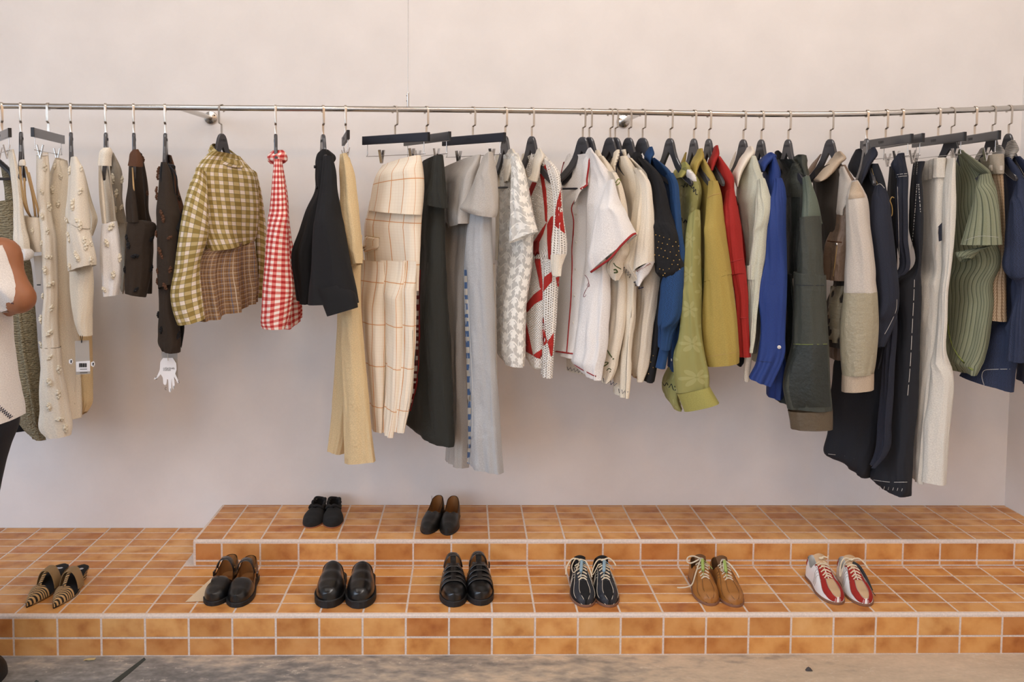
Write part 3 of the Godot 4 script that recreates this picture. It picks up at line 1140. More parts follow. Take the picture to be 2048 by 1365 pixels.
# ---------------------------------------------------------------- garments, from the left end of the rail
const U1 := [0.0, 200.0, 0.1905]
const U2 := [0.0, 440.0, 0.1905]
const U3 := [180.0, 200.0, 0.1905]
const U4 := [180.0, 440.0, 0.2564]
const U5 := [330.0, 250.0, 0.3003]
const U6 := [500.0, 260.0, 0.3077]
const ZB := [0.0, 540.0, 0.2784]
const V1 := [640.0, 260.0, 0.2198]
const V2 := [820.0, 260.0, 0.2198]
const V3 := [640.0, 540.0, 0.3005]
const V4 := [810.0, 540.0, 0.3005]
const V5 := [980.0, 260.0, 0.1905]
const V6 := [980.0, 500.0, 0.1905]
const PX := [0.0, 0.0, 1.0]

func garments_left() -> void:
	var g: Node3D
	var p: Dictionary
	# crinkled dress and the dark skirt behind it
	g = garment("black_skirt", "black skirt with a scalloped lace hem behind the crinkled khaki dress", "skirt", 20, 885)
	p = loft(g, "skirt_body", M.black, -0.17, -0.13, 0.04, [-70, 480, -5, 480, -66, 600, 8, 600, -62, 720, 18, 720, -60, 820, 36, 820, -56, 866, 52, 858])
	for k in 9:
		dot_on(g, "lace_scallop", M.black_knit, p, -6 + k * 7, 868 - k * 1.5, 0.009, 0.002)
	g = garment("crinkle_dress", "crinkled khaki sleeveless dress with a V neck on a black plastic hanger", "dress", 60, 875)
	p = loft(g, "dress_body", M.crinkle, -0.09, 0.0, 0.055, [-50, 420, 24, 400, -48, 470, 38, 470, -34, 540, 56, 540, -22, 620, 63, 620, -6, 700, 70, 700, 10, 770, 79, 770, 28, 820, 82, 820, 46, 858, 84, 850, 58, 868, 90, 876], {"fold": 0.012, "bt": 0.8})
	loft(g, "strap", M.crinkle, -0.04, -0.02, 0.012, [2, 335, 14, 330, 10, 380, 24, 376, 12, 432, 30, 428], {"fold": 0.002})
	loft(g, "strap", M.crinkle, -0.1, -0.08, 0.012, [-44, 340, -32, 336, -48, 385, -34, 390, -50, 430, -24, 440], {"fold": 0.002})
	sheet(g, "hem_fold", M.crinkle, p, [30, 560, 36, 560, 44, 700, 50, 700, 68, 850, 76, 856], 0.008, {"nt": 5})
	var ph := thing("plastic_hanger", "black plastic hanger end poking out of the crinkled khaki dress", "hanger", un(-8, 340, RZ - 0.02), "plastic hangers on the rail")
	cord(ph, "arm", M.black_plastic, PackedVector3Array([un(-30, 300, RZ - 0.06), un(4, 329, RZ + 0.0), un(22, 346, RZ + 0.02), un(28, 362, RZ + 0.03)]), 0.011, 10)
	cord(ph, "cross_bar", M.black_plastic, PackedVector3Array([un(-36, 358, RZ - 0.06), un(26, 358, RZ + 0.025)]), 0.006, 8)
	cord(ph, "hook", M.hook, smooth_line(PackedVector3Array([un(-30, 300, RZ - 0.06), un(-31, 240, RZ - 0.03), un(-31, 216, RZ - 0.013), un(-31, 206, RZ), un(-31, 214, RZ + 0.014)]), 4), 0.002, 6)
	# cream garment with a gathered cuff
	clip_hanger(3, 8, "cream shorts with the gathered cuff", false, [-0.09, 0.1])
	g = garment("cream_shorts", "cream shorts leg with a puffy gathered cuff beside the crinkled dress", "shorts", 45, 520)
	loft(g, "leg", M.cream, 0.07, 0.11, 0.03, c(U1, [95, 525, 138, 520, 105, 620, 165, 640, 125, 800, 195, 800, 145, 1000, 222, 1000, 155, 1365, 262, 1365]) + c(U2, [152, 180, 290, 200, 160, 305, 302, 305]), {"fold": 0.006})
	loft(g, "gathered_cuff", M.white_linen, 0.065, 0.115, 0.035, c(U2, [162, 295, 300, 300, 142, 325, 335, 335, 143, 365, 330, 395, 190, 400, 285, 424]), {"fold": 0.008, "ff": 6.0, "bt": 0.8})
	# tufted camisole
	hanger(41, 39, "cream camisole with tan straps")
	g = garment("camisole", "cream camisole with thin tan straps and a hanging grey label card", "top", 75, 590)
	p = loft(g, "bust_panel", M.ecru, 0.02, 0.07, 0.025, c(U1, [250, 1215, 412, 1235]) + c(U2, [258, 0, 422, 0, 290, 180, 442, 190, 345, 345, 445, 332]), {"bt": 0.9, "fold": 0.003})
	loft(g, "shoulder_strap", M.ecru, 0.15, 0.19, 0.012, c(U1, [212, 632, 255, 628, 204, 650, 264, 655, 205, 690, 266, 690]), {"fold": 0.001})
	for q in [[[210, 700], [226, 900], [262, 1120], [318, 1225]], [[256, 820], [262, 1000], [290, 1150], [322, 1228]], [[268, 700], [310, 860], [345, 1020], [372, 1225]], [[300, 760], [345, 950], [392, 1130], [410, 1230]]]:
		var l := PackedVector3Array()
		for i in q.size():
			l.append(un(q[i][0] * 0.1905, 200 + q[i][1] * 0.1905, RZ + 0.17 - 0.04 * i))
		cord(g, "strap", M.lining_tan, smooth_line(l, 5), 0.0045, 6, 0.3)
	card(g, "label_card", M.card, c(U2, [352, 382, 445, 375, 428, 690, 386, 690]), 0.06)
	card(g, "barcode", M.ink, c(U2, [388, 678, 428, 678, 427, 690, 388, 690]), 0.0612, 0.0008)
	tufts(g, M.tuft, p, U2, [340, 115], 0.9)
	# tufted trousers
	clip_hanger(96, -17, "long cream tufted trousers", false, [-0.1, 0.1])
	g = garment("tufted_trousers", "long cream trousers with rows of fluffy tufts on a grey bar hanger", "trousers", 110, 877)
	loft(g, "far_leg", M.butter, -0.1, -0.06, 0.03, c(ZB, [500, 200, 640, 200, 520, 450, 648, 450, 535, 650, 655, 650, 548, 850, 656, 850, 552, 985, 650, 965, 560, 1058, 622, 1012]), {"fold": 0.006})
	p = loft(g, "back_panel", M.ivory, -0.03, 0.0, 0.035, c(U1, [590, 605, 690, 640, 540, 760, 720, 800, 480, 1000, 722, 1000]) + c(U2, [470, 50, 740, 50, 510, 500, 750, 500, 540, 900, 760, 900]) + c(ZB, [410, 530, 550, 530, 425, 800, 556, 780, 450, 980, 562, 960, 480, 1092, 560, 1062]), {"fold": 0.012})
	tufts(g, M.tuft, p, U1, [550, 940, 610, 1090, 575, 700, 640, 800])
	tufts(g, M.tuft, p, U2, [600, 1325, 590, 1060])
	p = loft(g, "front_panel", M.cream, 0.06, 0.05, 0.03, c(U1, [388, 558, 500, 552, 390, 700, 515, 715, 392, 960, 520, 960, 420, 1230, 545, 1235]) + c(U2, [436, 150, 580, 150, 455, 500, 600, 500, 465, 800, 610, 800, 445, 1050, 605, 1050, 440, 1365, 628, 1365]) + c(ZB, [298, 560, 430, 560, 298, 700, 440, 700, 290, 850, 465, 850, 293, 1000, 488, 1000, 298, 1165, 505, 1140, 340, 1206, 500, 1188]), {"fold": 0.006})
	tufts(g, M.tuft, p, U1, [470, 705, 440, 965, 440, 1225, 515, 1125])
	tufts(g, M.tuft, p, U2, [500, 120, 510, 395, 440, 250, 530, 680, 470, 530, 540, 930, 450, 800, 432, 1045, 520, 1190, 432, 1320])
	tufts(g, M.tuft, p, ZB, [355, 455, 360, 630, 350, 810, 350, 985, 430, 1075, 420, 895, 425, 715, 292, 545, 405, 545, 470, 1140])
	trim(g, "waist_band", M.white_linen, p, c(U1, [388, 575, 440, 580, 500, 575]), 0.004)
	# tufted blouse
	hanger(141, 141, "cream blouse covered with tufts")
	g = garment("tufted_blouse", "cream blouse with fluffy tufts and a grey barcode card at its cuff", "blouse", 160, 750)
	loft(g, "lining", M.ivory, -0.02, 0.04, 0.03, c(U1, [830, 700, 872, 740, 860, 950, 945, 1080, 880, 1200, 1002, 1250]) + c(U2, [880, 20, 1000, 20, 930, 150, 962, 165]))
	loft(g, "lower_sleeve", M.ivory, 0.1, 0.14, 0.025, c(U2, [745, 520, 962, 470, 752, 700, 965, 700, 768, 900, 955, 900, 800, 1100, 945, 1100, 835, 1205, 940, 1215]))
	p = loft(g, "sleeve", M.cream, 0.14, 0.19, 0.035, c(U1, [745, 602, 800, 598, 735, 740, 862, 720, 720, 950, 905, 1000, 705, 1250, 925, 1320]) + c(U2, [710, 0, 915, 0, 715, 200, 946, 190, 722, 400, 985, 390, 732, 550, 988, 468]), {"fold": 0.005})
	tufts(g, M.tuft, p, U1, [735, 740, 850, 720, 760, 1080, 760, 1120, 820, 1280, 840, 1320, 700, 1265, 845, 960])
	tufts(g, M.tuft, p, U2, [715, 160, 730, 210, 820, 20, 840, 70, 885, 215, 905, 280, 790, 360, 810, 400, 955, 430, 730, 490, 950, 245])
	card(g, "label_card", M.card, [150, 682, 178, 681, 180.5, 748, 152, 750], 0.13)
	card(g, "barcode_sticker", M.paper, [152, 724, 180, 722, 180.3, 743, 152.5, 744], 0.131)
	for k in 9:
		card(g, "barcode_line", M.ink, [158 + k * 1.7, 727, 159 + k * 1.7 + (k % 3) * 0.35, 727, 159 + k * 1.7 + (k % 3) * 0.35, 735, 158 + k * 1.7, 735], 0.132, 0.0008)
	for k in 2:
		card(g, "price_line", M.ink, [160, 738.5 + k * 7, 174 + k, 738 + k * 7, 174 + k, 739 + k * 7, 160, 739.5 + k * 7], 0.132, 0.0008)
	for q in [[161, 672, 163, 686], [165, 672, 163.6, 686]]:
		cord(g, "tag_loop", M.black_yarn, PackedVector3Array([un(q[0], q[1], RZ + 0.16), un(q[2], q[3], RZ + 0.133)]), 0.0012, 6)
	for q in [[142, 724], [186, 729]]:
		card(g, "hand_tag", M.paper, [q[0] - 4, q[1] - 4, q[0] + 2, q[1] - 6, q[0] + 4, q[1], q[0] + 1, q[1] + 5, q[0] - 4, q[1] + 3], 0.128)
		card(g, "tag_letter", M.ink, [q[0] - 1, q[1] - 3, q[0] + 2, q[1] - 3, q[0] + 1, q[1] + 3, q[0] - 1, q[1] + 2], 0.129, 0.0008)
	# the two vests
	hanger(211, 207, "white tufted vest")
	g = garment("tufted_vest", "white quilted vest with tufts and an open armhole", "vest", 220, 592)
	p = loft(g, "back_panel", M.grey_cotton, -0.1, -0.04, 0.03, c(U3, [200, 545, 246, 560, 208, 680, 322, 740, 225, 880, 334, 880, 245, 1050, 334, 1050, 262, 1220, 378, 1300]) + c(U4, [205, 20, 285, 20, 222, 250, 280, 250, 236, 400, 275, 400, 228, 480, 262, 575]), {"fold": 0.006})
	tufts(g, M.tuft, p, U3, [210, 620, 245, 815, 235, 850, 330, 840, 280, 980, 275, 1150, 330, 1130, 290, 1290])
	loft(g, "armhole_lining", M.cream, 0.0, 0.02, 0.02, c(U3, [112, 670, 180, 668, 108, 850, 205, 850, 118, 1050, 240, 1050, 150, 1295, 266, 1280]), {"bt": 0.9, "fold": 0.002})
	loft(g, "front_edge", M.ecru, 0.09, 0.12, 0.012, c(U3, [92, 690, 112, 690, 95, 880, 134, 880, 104, 1050, 148, 1050, 132, 1300, 166, 1298]), {"fold": 0.002})
	loft(g, "armhole_edge", M.ecru, 0.05, 0.08, 0.01, c(U3, [178, 680, 206, 690, 200, 850, 222, 850, 228, 1050, 246, 1050, 256, 1275, 270, 1265]), {"fold": 0.001})
	p = loft(g, "shoulder", M.cream, 0.13, 0.15, 0.03, c(U3, [150, 500, 205, 502, 118, 530, 222, 535, 100, 600, 212, 610, 90, 690, 206, 694]), {"fold": 0.003, "bt": 0.4})
	p = loft(g, "front_panel", M.white_linen, 0.1, 0.1, 0.03, c(U4, [98, 42, 206, 8, 92, 150, 226, 150, 90, 300, 240, 300, 100, 430, 238, 440, 116, 598, 218, 586]), {"bt": 0.9, "fold": 0.005})
	tufts(g, M.tuft, p, U4, [165, 55, 130, 182, 230, 298, 108, 545, 180, 430])
	hanger(267, 268, "dark brown tufted vest")
	g = garment("tufted_vest", "dark brown quilted vest with tufts and an open armhole", "vest", 275, 595)
	p = loft(g, "back_panel", M.brown, -0.1, -0.05, 0.03, c(U3, [500, 540, 540, 575, 530, 720, 575, 740, 545, 950, 602, 950, 560, 1150, 604, 1180, 570, 1300, 640, 1310]) + c(U4, [400, 200, 482, 200, 400, 400, 476, 400, 432, 575, 476, 573]), {"fold": 0.005})
	tufts(g, M.rust, p, U3, [555, 620, 600, 980], 0.8)
	loft(g, "armhole_lining", M.brown, 0.02, 0.04, 0.02, c(U3, [448, 690, 540, 700, 455, 900, 552, 900, 480, 1150, 570, 1150, 492, 1290, 582, 1295]), {"bt": 0.9, "fold": 0.002})
	loft(g, "front_edge", M.brown, 0.08, 0.13, 0.014, c(U3, [412, 680, 448, 690, 405, 900, 462, 900, 385, 1080, 480, 1080, 396, 1285, 496, 1285]), {"fold": 0.003})
	cord(g, "armhole_piping", M.lining_tan, smooth_line(PackedVector3Array([un(265, 335, RZ + 0.14), un(267, 370, RZ + 0.13), un(270, 410, RZ + 0.12), un(274.5, 446, RZ + 0.11)]), 4), 0.003, 6)
	loft(g, "shoulder", M.rust, 0.13, 0.16, 0.03, c(U3, [455, 522, 505, 520, 430, 560, 530, 570, 422, 630, 548, 640, 412, 690, 548, 705]), {"fold": 0.003, "bt": 0.4})
	p = loft(g, "front_panel", M.brown, 0.1, 0.08, 0.035, c(U4, [302, 0, 400, 0, 298, 40, 490, 20, 290, 200, 478, 200, 282, 400, 474, 400, 278, 572, 432, 604]), {"bt": 0.9, "fold": 0.006})
	tufts(g, M.black_knit, p, U4, [290, 140, 300, 200, 350, 285, 480, 150, 475, 380, 275, 390, 360, 545], 0.9)
	# brown tufted jacket with the hand-shaped tag
	hanger(330, 326, "brown tufted jacket")
	g = garment("tufted_jacket", "dark brown jacket with tufts, black trim and a white hand-shaped tag", "jacket", 335, 780)
	p = loft(g, "back_panel", M.rust, -0.06, -0.02, 0.02, c(U3, [815, 570, 850, 590, 840, 720, 888, 720, 860, 900, 920, 940, 880, 1100, 975, 1150, 900, 1200, 988, 1220]), {"fold": 0.004})
	tufts(g, M.brown, p, U3, [850, 630, 870, 700, 880, 880, 935, 1030, 970, 1170], 0.7)
	p = loft(g, "sleeve", M.brown, 0.11, 0.16, 0.035, c(U3, [745, 650, 800, 655, 735, 720, 830, 720, 722, 950, 870, 950, 706, 1200, 930, 1230]) + c(U4, [526, 0, 690, 0, 530, 200, 672, 200, 532, 400, 664, 430, 540, 545, 655, 500]), {"fold": 0.005})
	tufts(g, M.rust, p, U3, [725, 740, 718, 800, 705, 950, 705, 1015, 750, 1190, 770, 1250], 0.9)
	tufts(g, M.rust, p, U4, [520, 110, 545, 245, 560, 285, 620, 140, 625, 390, 528, 400, 528, 480, 585, 520], 0.9)
	loft(g, "black_lapel", M.black_knit, 0.15, 0.12, 0.02, c(U3, [748, 665, 800, 655, 738, 760, 860, 740, 755, 950, 880, 900, 790, 1150, 930, 1150, 850, 1365, 985, 1300]) + c(U4, [660, 100, 715, 90, 668, 260, 692, 240]), {"fold": 0.004})
	for q in [[835, 690, 905, 800, 915, 1000], [800, 680, 880, 690, 890, 720]]:
		cord(g, "tie", M.black_yarn, smooth_line(PackedVector3Array([un(180 + q[0] * 0.1905, 200 + q[1] * 0.1905, RZ + 0.15), un(180 + q[2] * 0.1905, 200 + q[3] * 0.1905, RZ + 0.14), un(180 + q[4] * 0.1905, 200 + q[5] * 0.1905, RZ + 0.1)]), 5), 0.003, 6)
	p = loft(g, "lower_sleeve", M.brown, 0.1, 0.14, 0.03, c(U4, [542, 520, 655, 480, 545, 620, 660, 600, 542, 750, 672, 720, 536, 900, 692, 880, 540, 985, 694, 1000, 560, 1020, 690, 1034]), {"fold": 0.006})
	tufts(g, M.black_knit, p, U4, [535, 740, 555, 860, 690, 900], 0.9)
	loft(g, "fringe", M.black, 0.06, 0.07, 0.008, c(U4, [702, 800, 738, 800, 705, 870, 732, 890, 704, 960, 716, 1000]), {"fold": 0.003})
	card(g, "label_card", M.card, c(U4, [556, 1030, 682, 1030, 686, 1250, 668, 1255, 560, 1120]), 0.1)
	card(g, "hand_tag", M.paper, c(U4, [570, 1078, 645, 1078, 672, 1120, 676, 1170, 664, 1200, 692, 1262, 694, 1276, 684, 1274, 655, 1222, 662, 1300, 652, 1322, 645, 1316, 636, 1240, 634, 1330, 626, 1346, 615, 1338, 610, 1245, 600, 1245, 596, 1280, 588, 1292, 572, 1280, 568, 1230, 552, 1205, 520, 1240, 498, 1246, 502, 1234, 524, 1220, 545, 1170, 548, 1110]), 0.118)
	cord(g, "tag_string", M.thread, PackedVector3Array([un(335, 704, RZ + 0.12), un(336, 722, RZ + 0.121)]), 0.001, 5)
	for q in [["collectively", 570, 1158, 0.00075], ["crafted", 570, 1172, 0.00075], ["S", 508, 1236, 0.0013], ["C", 582, 1318, 0.0011], ["I", 624, 1328, 0.0011], ["F", 650, 1306, 0.0011], ["S", 684, 1266, 0.0011]]:
		var tx := TextMesh.new()
		tx.text = q[0]
		tx.font = hm.text.font
		tx.font_size = 12
		tx.pixel_size = q[3]
		tx.depth = 0.0003
		tx.horizontal_alignment = HORIZONTAL_ALIGNMENT_LEFT
		put(g, "tag_letter", tx, M.ink, un(180 + q[1] * 0.2564, 440 + q[2] * 0.2564, RZ + 0.1189) - org(g))
	# checked blouse with a gathered peplum
	hanger(443, 396, "olive checked blouse")
	g = garment("checked_blouse", "olive and white checked blouse with a gathered brown plaid peplum", "blouse", 440, 645)
	loft(g, "sleeve", M.olive, -0.11, -0.15, 0.03, c(U5, [570, 300, 612, 330, 590, 420, 640, 460, 600, 560, 658, 580, 600, 700, 672, 740, 606, 830, 674, 860, 615, 930, 668, 960, 616, 1060, 660, 1070, 616, 1145, 652, 1158]))
	p = loft(g, "bodice", M.olive, 0.1, -0.12, 0.06, c(U5, [312, 188, 498, 205, 262, 240, 545, 258, 222, 300, 592, 320, 222, 400, 614, 420, 240, 560, 622, 580, 262, 720, 604, 730, 292, 830, 586, 772]), {"fold": 0.006})
	loft(g, "peplum", M.brown_check, 0.1, -0.12, 0.065, c(U5, [302, 806, 582, 750, 240, 870, 600, 840, 222, 960, 614, 930, 236, 1120, 620, 1060, 256, 1288, 612, 1166]), {"fold": 0.03, "ff": 5.0, "bt": 0.8, "ft": 0.35})
	loft(g, "sleeve", M.olive, 0.17, 0.12, 0.045, c(U5, [212, 285, 270, 335, 168, 400, 278, 480, 122, 600, 284, 680, 95, 780, 274, 770, 72, 960, 228, 920, 48, 1150, 238, 1110, 70, 1260, 248, 1205, 95, 1330, 258, 1290]), {"fold": 0.007})
	loft(g, "collar", M.olive, 0.06, -0.06, 0.05, c(U5, [322, 178, 488, 180, 312, 196, 502, 208, 300, 212, 515, 228]), {"tilt": 0.75, "bt": 1.0, "fold": 0.001, "nr": 8})
	# red gingham
	hanger(551, 553, "red gingham blouse")
	g = garment("gingham_blouse", "red and white gingham blouse hanging edge on", "blouse", 565, 660)
	loft(g, "body", M.red_check, -0.03, -0.12, 0.06, c(U6, [200, 250, 215, 260, 205, 400, 240, 420, 190, 650, 250, 660, 200, 800, 270, 800, 200, 900, 300, 905, 190, 1050, 314, 1050, 196, 1150, 322, 1140, 200, 1290, 326, 1218]), {"fold": 0.012})
	loft(g, "sleeve", M.red_check, 0.17, 0.13, 0.05, c(U6, [160, 190, 210, 190, 150, 290, 222, 290, 135, 480, 240, 470, 112, 680, 246, 700, 100, 860, 260, 870, 86, 1050, 278, 1060, 80, 1160, 272, 1120, 76, 1250, 258, 1210, 84, 1290, 232, 1290]), {"fold": 0.006})
	loft(g, "collar", M.red_check, 0.02, -0.02, 0.045, c(U6, [150, 136, 212, 128, 120, 165, 232, 155, 118, 200, 240, 196, 140, 228, 218, 214]), {"bt": 0.7, "fold": 0.006})
	# black jacket
	hanger(646, 660, "short black jacket")
	g = garment("black_jacket", "short boxy black cotton jacket hanging edge on beside the gingham blouse", "jacket", 660, 632)
	p = loft(g, "front", M.black, 0.02, 0.08, 0.05, c(U6, [432, 200, 490, 200, 428, 300, 480, 320, 430, 380, 480, 400, 378, 510, 470, 500, 328, 660, 450, 660, 284, 795, 425, 790, 304, 1000, 405, 1000, 318, 1112, 364, 1132]), {"fold": 0.008})
	for q in [[421, 240], [433, 374]]:
		var w := un(500 + q[0] * 0.3077, 260 + q[1] * 0.3077, RZ + 0.06)
		put(g, "button", lathe([[0.0001, 0.004], [0.006, 0.003], [0.006, -0.003], [0.0001, -0.004]], 12), M.black_plastic, w - org(g)).rotation.z = PI / 2
	loft(g, "sleeve", M.black, 0.12, 0.17, 0.055, c(U6, [480, 165, 530, 170, 475, 260, 552, 260, 460, 400, 562, 380, 440, 520, 582, 500, 415, 700, 618, 690, 402, 900, 656, 900, 386, 1060, 690, 1050, 380, 1140, 700, 1120]), {"fold": 0.007})
	loft(g, "vent", M.black, 0.17, 0.19, 0.03, c(U6, [440, 1040, 600, 1000, 460, 1100, 680, 1060, 484, 1165, 698, 1130, 503, 1216, 700, 1152]), {"bt": 0.9, "fold": 0.002})
	loft(g, "collar", M.black, 0.04, -0.06, 0.05, c(U6, [470, 130, 512, 128, 436, 165, 552, 168, 426, 210, 552, 190, 425, 245, 530, 215]), {"fold": 0.006})
	# long cream trousers, edge on
	clip_hanger(691, 3, "crinkled cream trousers", true, [-0.08, 0.08])
	g = garment("crinkled_trousers", "long cream crinkled trousers hung edge on, with the waist folded over", "trousers", 705, 930)
	loft(g, "leg", M.butter, -0.1, -0.06, 0.03, [680, 480, 716, 480, 677, 600, 712, 600, 673, 720, 706, 720, 666, 820, 698, 820, 661, 880, 692, 884, 659, 901, 688, 907], {"fold": 0.008})
	loft(g, "leg", M.butter, 0.03, 0.06, 0.035, [690, 470, 724, 470, 684, 600, 722, 600, 684, 700, 729, 700, 687, 800, 739, 800, 689, 880, 746, 878, 690, 928, 751, 921], {"fold": 0.01})
	loft(g, "folded_waist", M.butter, 0.08, 0.13, 0.03, [680, 309, 693, 307, 679, 335, 705, 338, 681, 385, 712, 390, 680, 430, 717, 440, 686, 480, 722, 490, 701, 533, 723, 526], {"fold": 0.006})
	loft(g, "folded_waist", M.butter, -0.06, -0.02, 0.02, [688, 312, 700, 318, 692, 344, 707, 346, 700, 400, 716, 410, 704, 470, 722, 470, 708, 520, 728, 520])
	# windowpane cargo trousers
	clip_hanger(790, 45, "windowpane check cargo trousers", true, [-0.075, 0.09])
	g = garment("cargo_trousers", "cream windowpane check cargo trousers on a navy bar hanger", "trousers", 780, 868)
	loft(g, "leg", M.pane_check, -0.11, 0.03, 0.035, c(V3, [255, -60, 420, -60, 275, 280, 440, 280, 298, 560, 440, 560, 325, 840, 432, 840, 350, 1080, 418, 1058]), {"fold": 0.008, "bt": 0.1})
	loft(g, "leg", M.pane_check, 0.07, 0.13, 0.035, c(V3, [540, -60, 642, -60, 552, 280, 636, 280, 548, 560, 630, 560, 530, 840, 608, 840, 505, 1086, 560, 1076]), {"fold": 0.01, "bt": 0.1})
	loft(g, "leg", M.pane_check, 0.0, 0.1, 0.045, c(V3, [400, -60, 562, -60, 428, 280, 556, 300, 442, 560, 549, 580, 438, 840, 532, 860, 420, 1088, 486, 1099]), {"fold": 0.01, "bt": 0.1})
	p = loft(g, "hips", M.pane_check, -0.13, 0.1, 0.045, c(V1, [450, 640, 905, 640, 432, 735, 905, 768, 398, 880, 897, 900, 392, 1050, 892, 1060, 396, 1300, 884, 1300, 400, 1420, 880, 1440]), {"fold": 0.012, "bt": 0.9, "bb": 0.15})
	sheet(g, "pocket_flap", M.pane_check, p, c(V1, [414, 965, 542, 985, 400, 1010, 542, 1020, 392, 1075, 540, 1058, 412, 1130, 520, 1085]), 0.006)
	trim(g, "pocket_edge", M.gold_yarn, p, c(V1, [414, 968, 480, 975, 542, 986]), 0.0025)
	loft(g, "folded_waist", M.pane_check, -0.12, 0.13, 0.055, c(V1, [560, 318, 905, 246, 520, 390, 918, 330, 480, 500, 928, 450, 455, 620, 924, 600, 436, 732, 908, 768]), {"fold": 0.008, "bt": 0.5})
	# dark velvet trousers
	clip_hanger(853, 29, "dark velvet trousers", false, [-0.07, 0.08])
	g = garment("velvet_trousers", "dark olive velvet trousers with a red and white checked side stripe", "trousers", 860, 882)
	p = loft(g, "legs", M.velvet, -0.14, 0.08, 0.05, c(V2, [100, 292, 300, 240, 92, 450, 315, 450, 84, 700, 320, 700, 78, 1000, 322, 1000, 72, 1270, 325, 1270]) + c(V4, [74, 60, 272, 60, 70, 300, 282, 300, 60, 560, 290, 560, 46, 760, 298, 760, 24, 940, 308, 940, 2, 1040, 318, 1110, 40, 1060, 318, 1132]), {"fold": 0.014})
	sheet(g, "side_stripe", M.red_stripe, p, c(V4, [77, 10, 96, 10, 75, 300, 93, 300, 66, 560, 90, 560, 54, 740, 78, 740, 36, 880, 48, 890]), 0.004, {"nt": 4, "per": 8})
	trim(g, "side_piping", M.red_yarn, p, c(V4, [102, 0, 98, 300, 96, 560, 82, 740, 50, 895, 36, 940]), 0.003)
	loft(g, "leg_fold", M.velvet, 0.02, 0.07, 0.035, c(V4, [150, -50, 216, -50, 128, 350, 214, 350, 150, 650, 216, 650, 158, 950, 236, 950, 178, 1142, 240, 1128]), {"fold": 0.008})
	loft(g, "folded_waist", M.velvet, 0.06, 0.13, 0.03, c(V2, [222, 228, 302, 234, 205, 330, 312, 340, 178, 500, 325, 520, 140, 678, 346, 716]), {"fold": 0.008, "bt": 0.5})
	# grey satin trousers
	clip_hanger(946, 42, "grey satin trousers", true, [-0.085, 0.11])
	g = garment("satin_trousers", "long grey satin trousers with a blue checked side stripe and folded waist", "trousers", 950, 940)
	loft(g, "far_leg", M.grey_satin, 0.02, 0.06, 0.02, c(V4, [540, -40, 602, -40, 570, 300, 606, 300, 588, 600, 610, 600, 600, 820, 614, 820]), {"fold": 0.006})
	loft(g, "leg", M.grey_satin, -0.13, -0.02, 0.035, c(V2, [310, 850, 540, 830]) + c(V4, [258, -20, 420, -20, 280, 300, 420, 300, 288, 600, 420, 600, 300, 900, 420, 900, 278, 1282, 418, 1292]), {"fold": 0.014})
	p = loft(g, "leg", M.blue_satin, 0.02, 0.14, 0.045, c(V2, [540, 700, 730, 760]) + c(V4, [394, -20, 576, -20, 396, 200, 584, 200, 402, 450, 592, 450, 412, 700, 606, 700, 416, 1000, 622, 1000, 408, 1292, 652, 1332]), {"fold": 0.014, "bt": 0.9})
	sheet(g, "side_stripe", M.blue_stripe, p, c(V4, [396, 0, 412, 0, 400, 350, 424, 350, 410, 600, 432, 600, 418, 850, 439, 850, 422, 1100, 440, 1100, 414, 1288, 430, 1292]), 0.003, {"nt": 4, "per": 8})
	trim(g, "seam", M.white_yarn, p, c(V4, [418, 200, 432, 450, 446, 700, 450, 900, 446, 1100, 440, 1290]), 0.0014)
	loft(g, "folded_waist", M.grey_satin, -0.12, 0.1, 0.045, c(V2, [310, 332, 645, 238, 318, 480, 620, 400, 316, 660, 592, 600, 322, 800, 578, 760, 342, 915, 572, 848]), {"fold": 0.014})
	loft(g, "folded_waist", M.grey_satin, 0.1, 0.18, 0.035, c(V2, [655, 285, 748, 204, 610, 400, 772, 340, 560, 520, 790, 500, 500, 640, 798, 640, 458, 722, 792, 752, 520, 752, 776, 796]), {"fold": 0.007})

const W1 := [1100.0, 270.0, 0.1905]
const W2 := [1100.0, 520.0, 0.2052]
const W3 := [1260.0, 270.0, 0.1905]
const W4 := [1260.0, 520.0, 0.227]
const W5 := [1380.0, 280.0, 0.205]
const W6 := [1400.0, 520.0, 0.2051]
const W7 := [1540.0, 280.0, 0.2052]
const W8 := [1540.0, 540.0, 0.2492]
const X1 := [1690.0, 270.0, 0.2051]
const X2 := [1848.0, 270.0, 0.2051]
const X3 := [1640.0, 540.0, 0.3298]
const X4 := [1828.0, 540.0, 0.3298]

func squiggle(par: Node3D, m: Material, part: Dictionary, a: Array, r := 0.0014) -> void:
	trim(par, "embroidery", m, part, a, r, 0.8, 5)

func buttons(par: Node3D, m: Material, part: Dictionary, a: Array, r := 0.006) -> void:
	for k in range(0, a.size(), 2):
		var b := dot_on(par, "button", m, part, a[k], a[k + 1], r, 0.002)
		for q in [[-1, -1], [1, 1], [-1, 1], [1, -1]]:
			put(b, "button_hole", box(Vector3(r * 0.22, 0.0006, r * 0.22)), M.ink, Vector3(q[0] * r * 0.25, 0.0022, q[1] * r * 0.25))

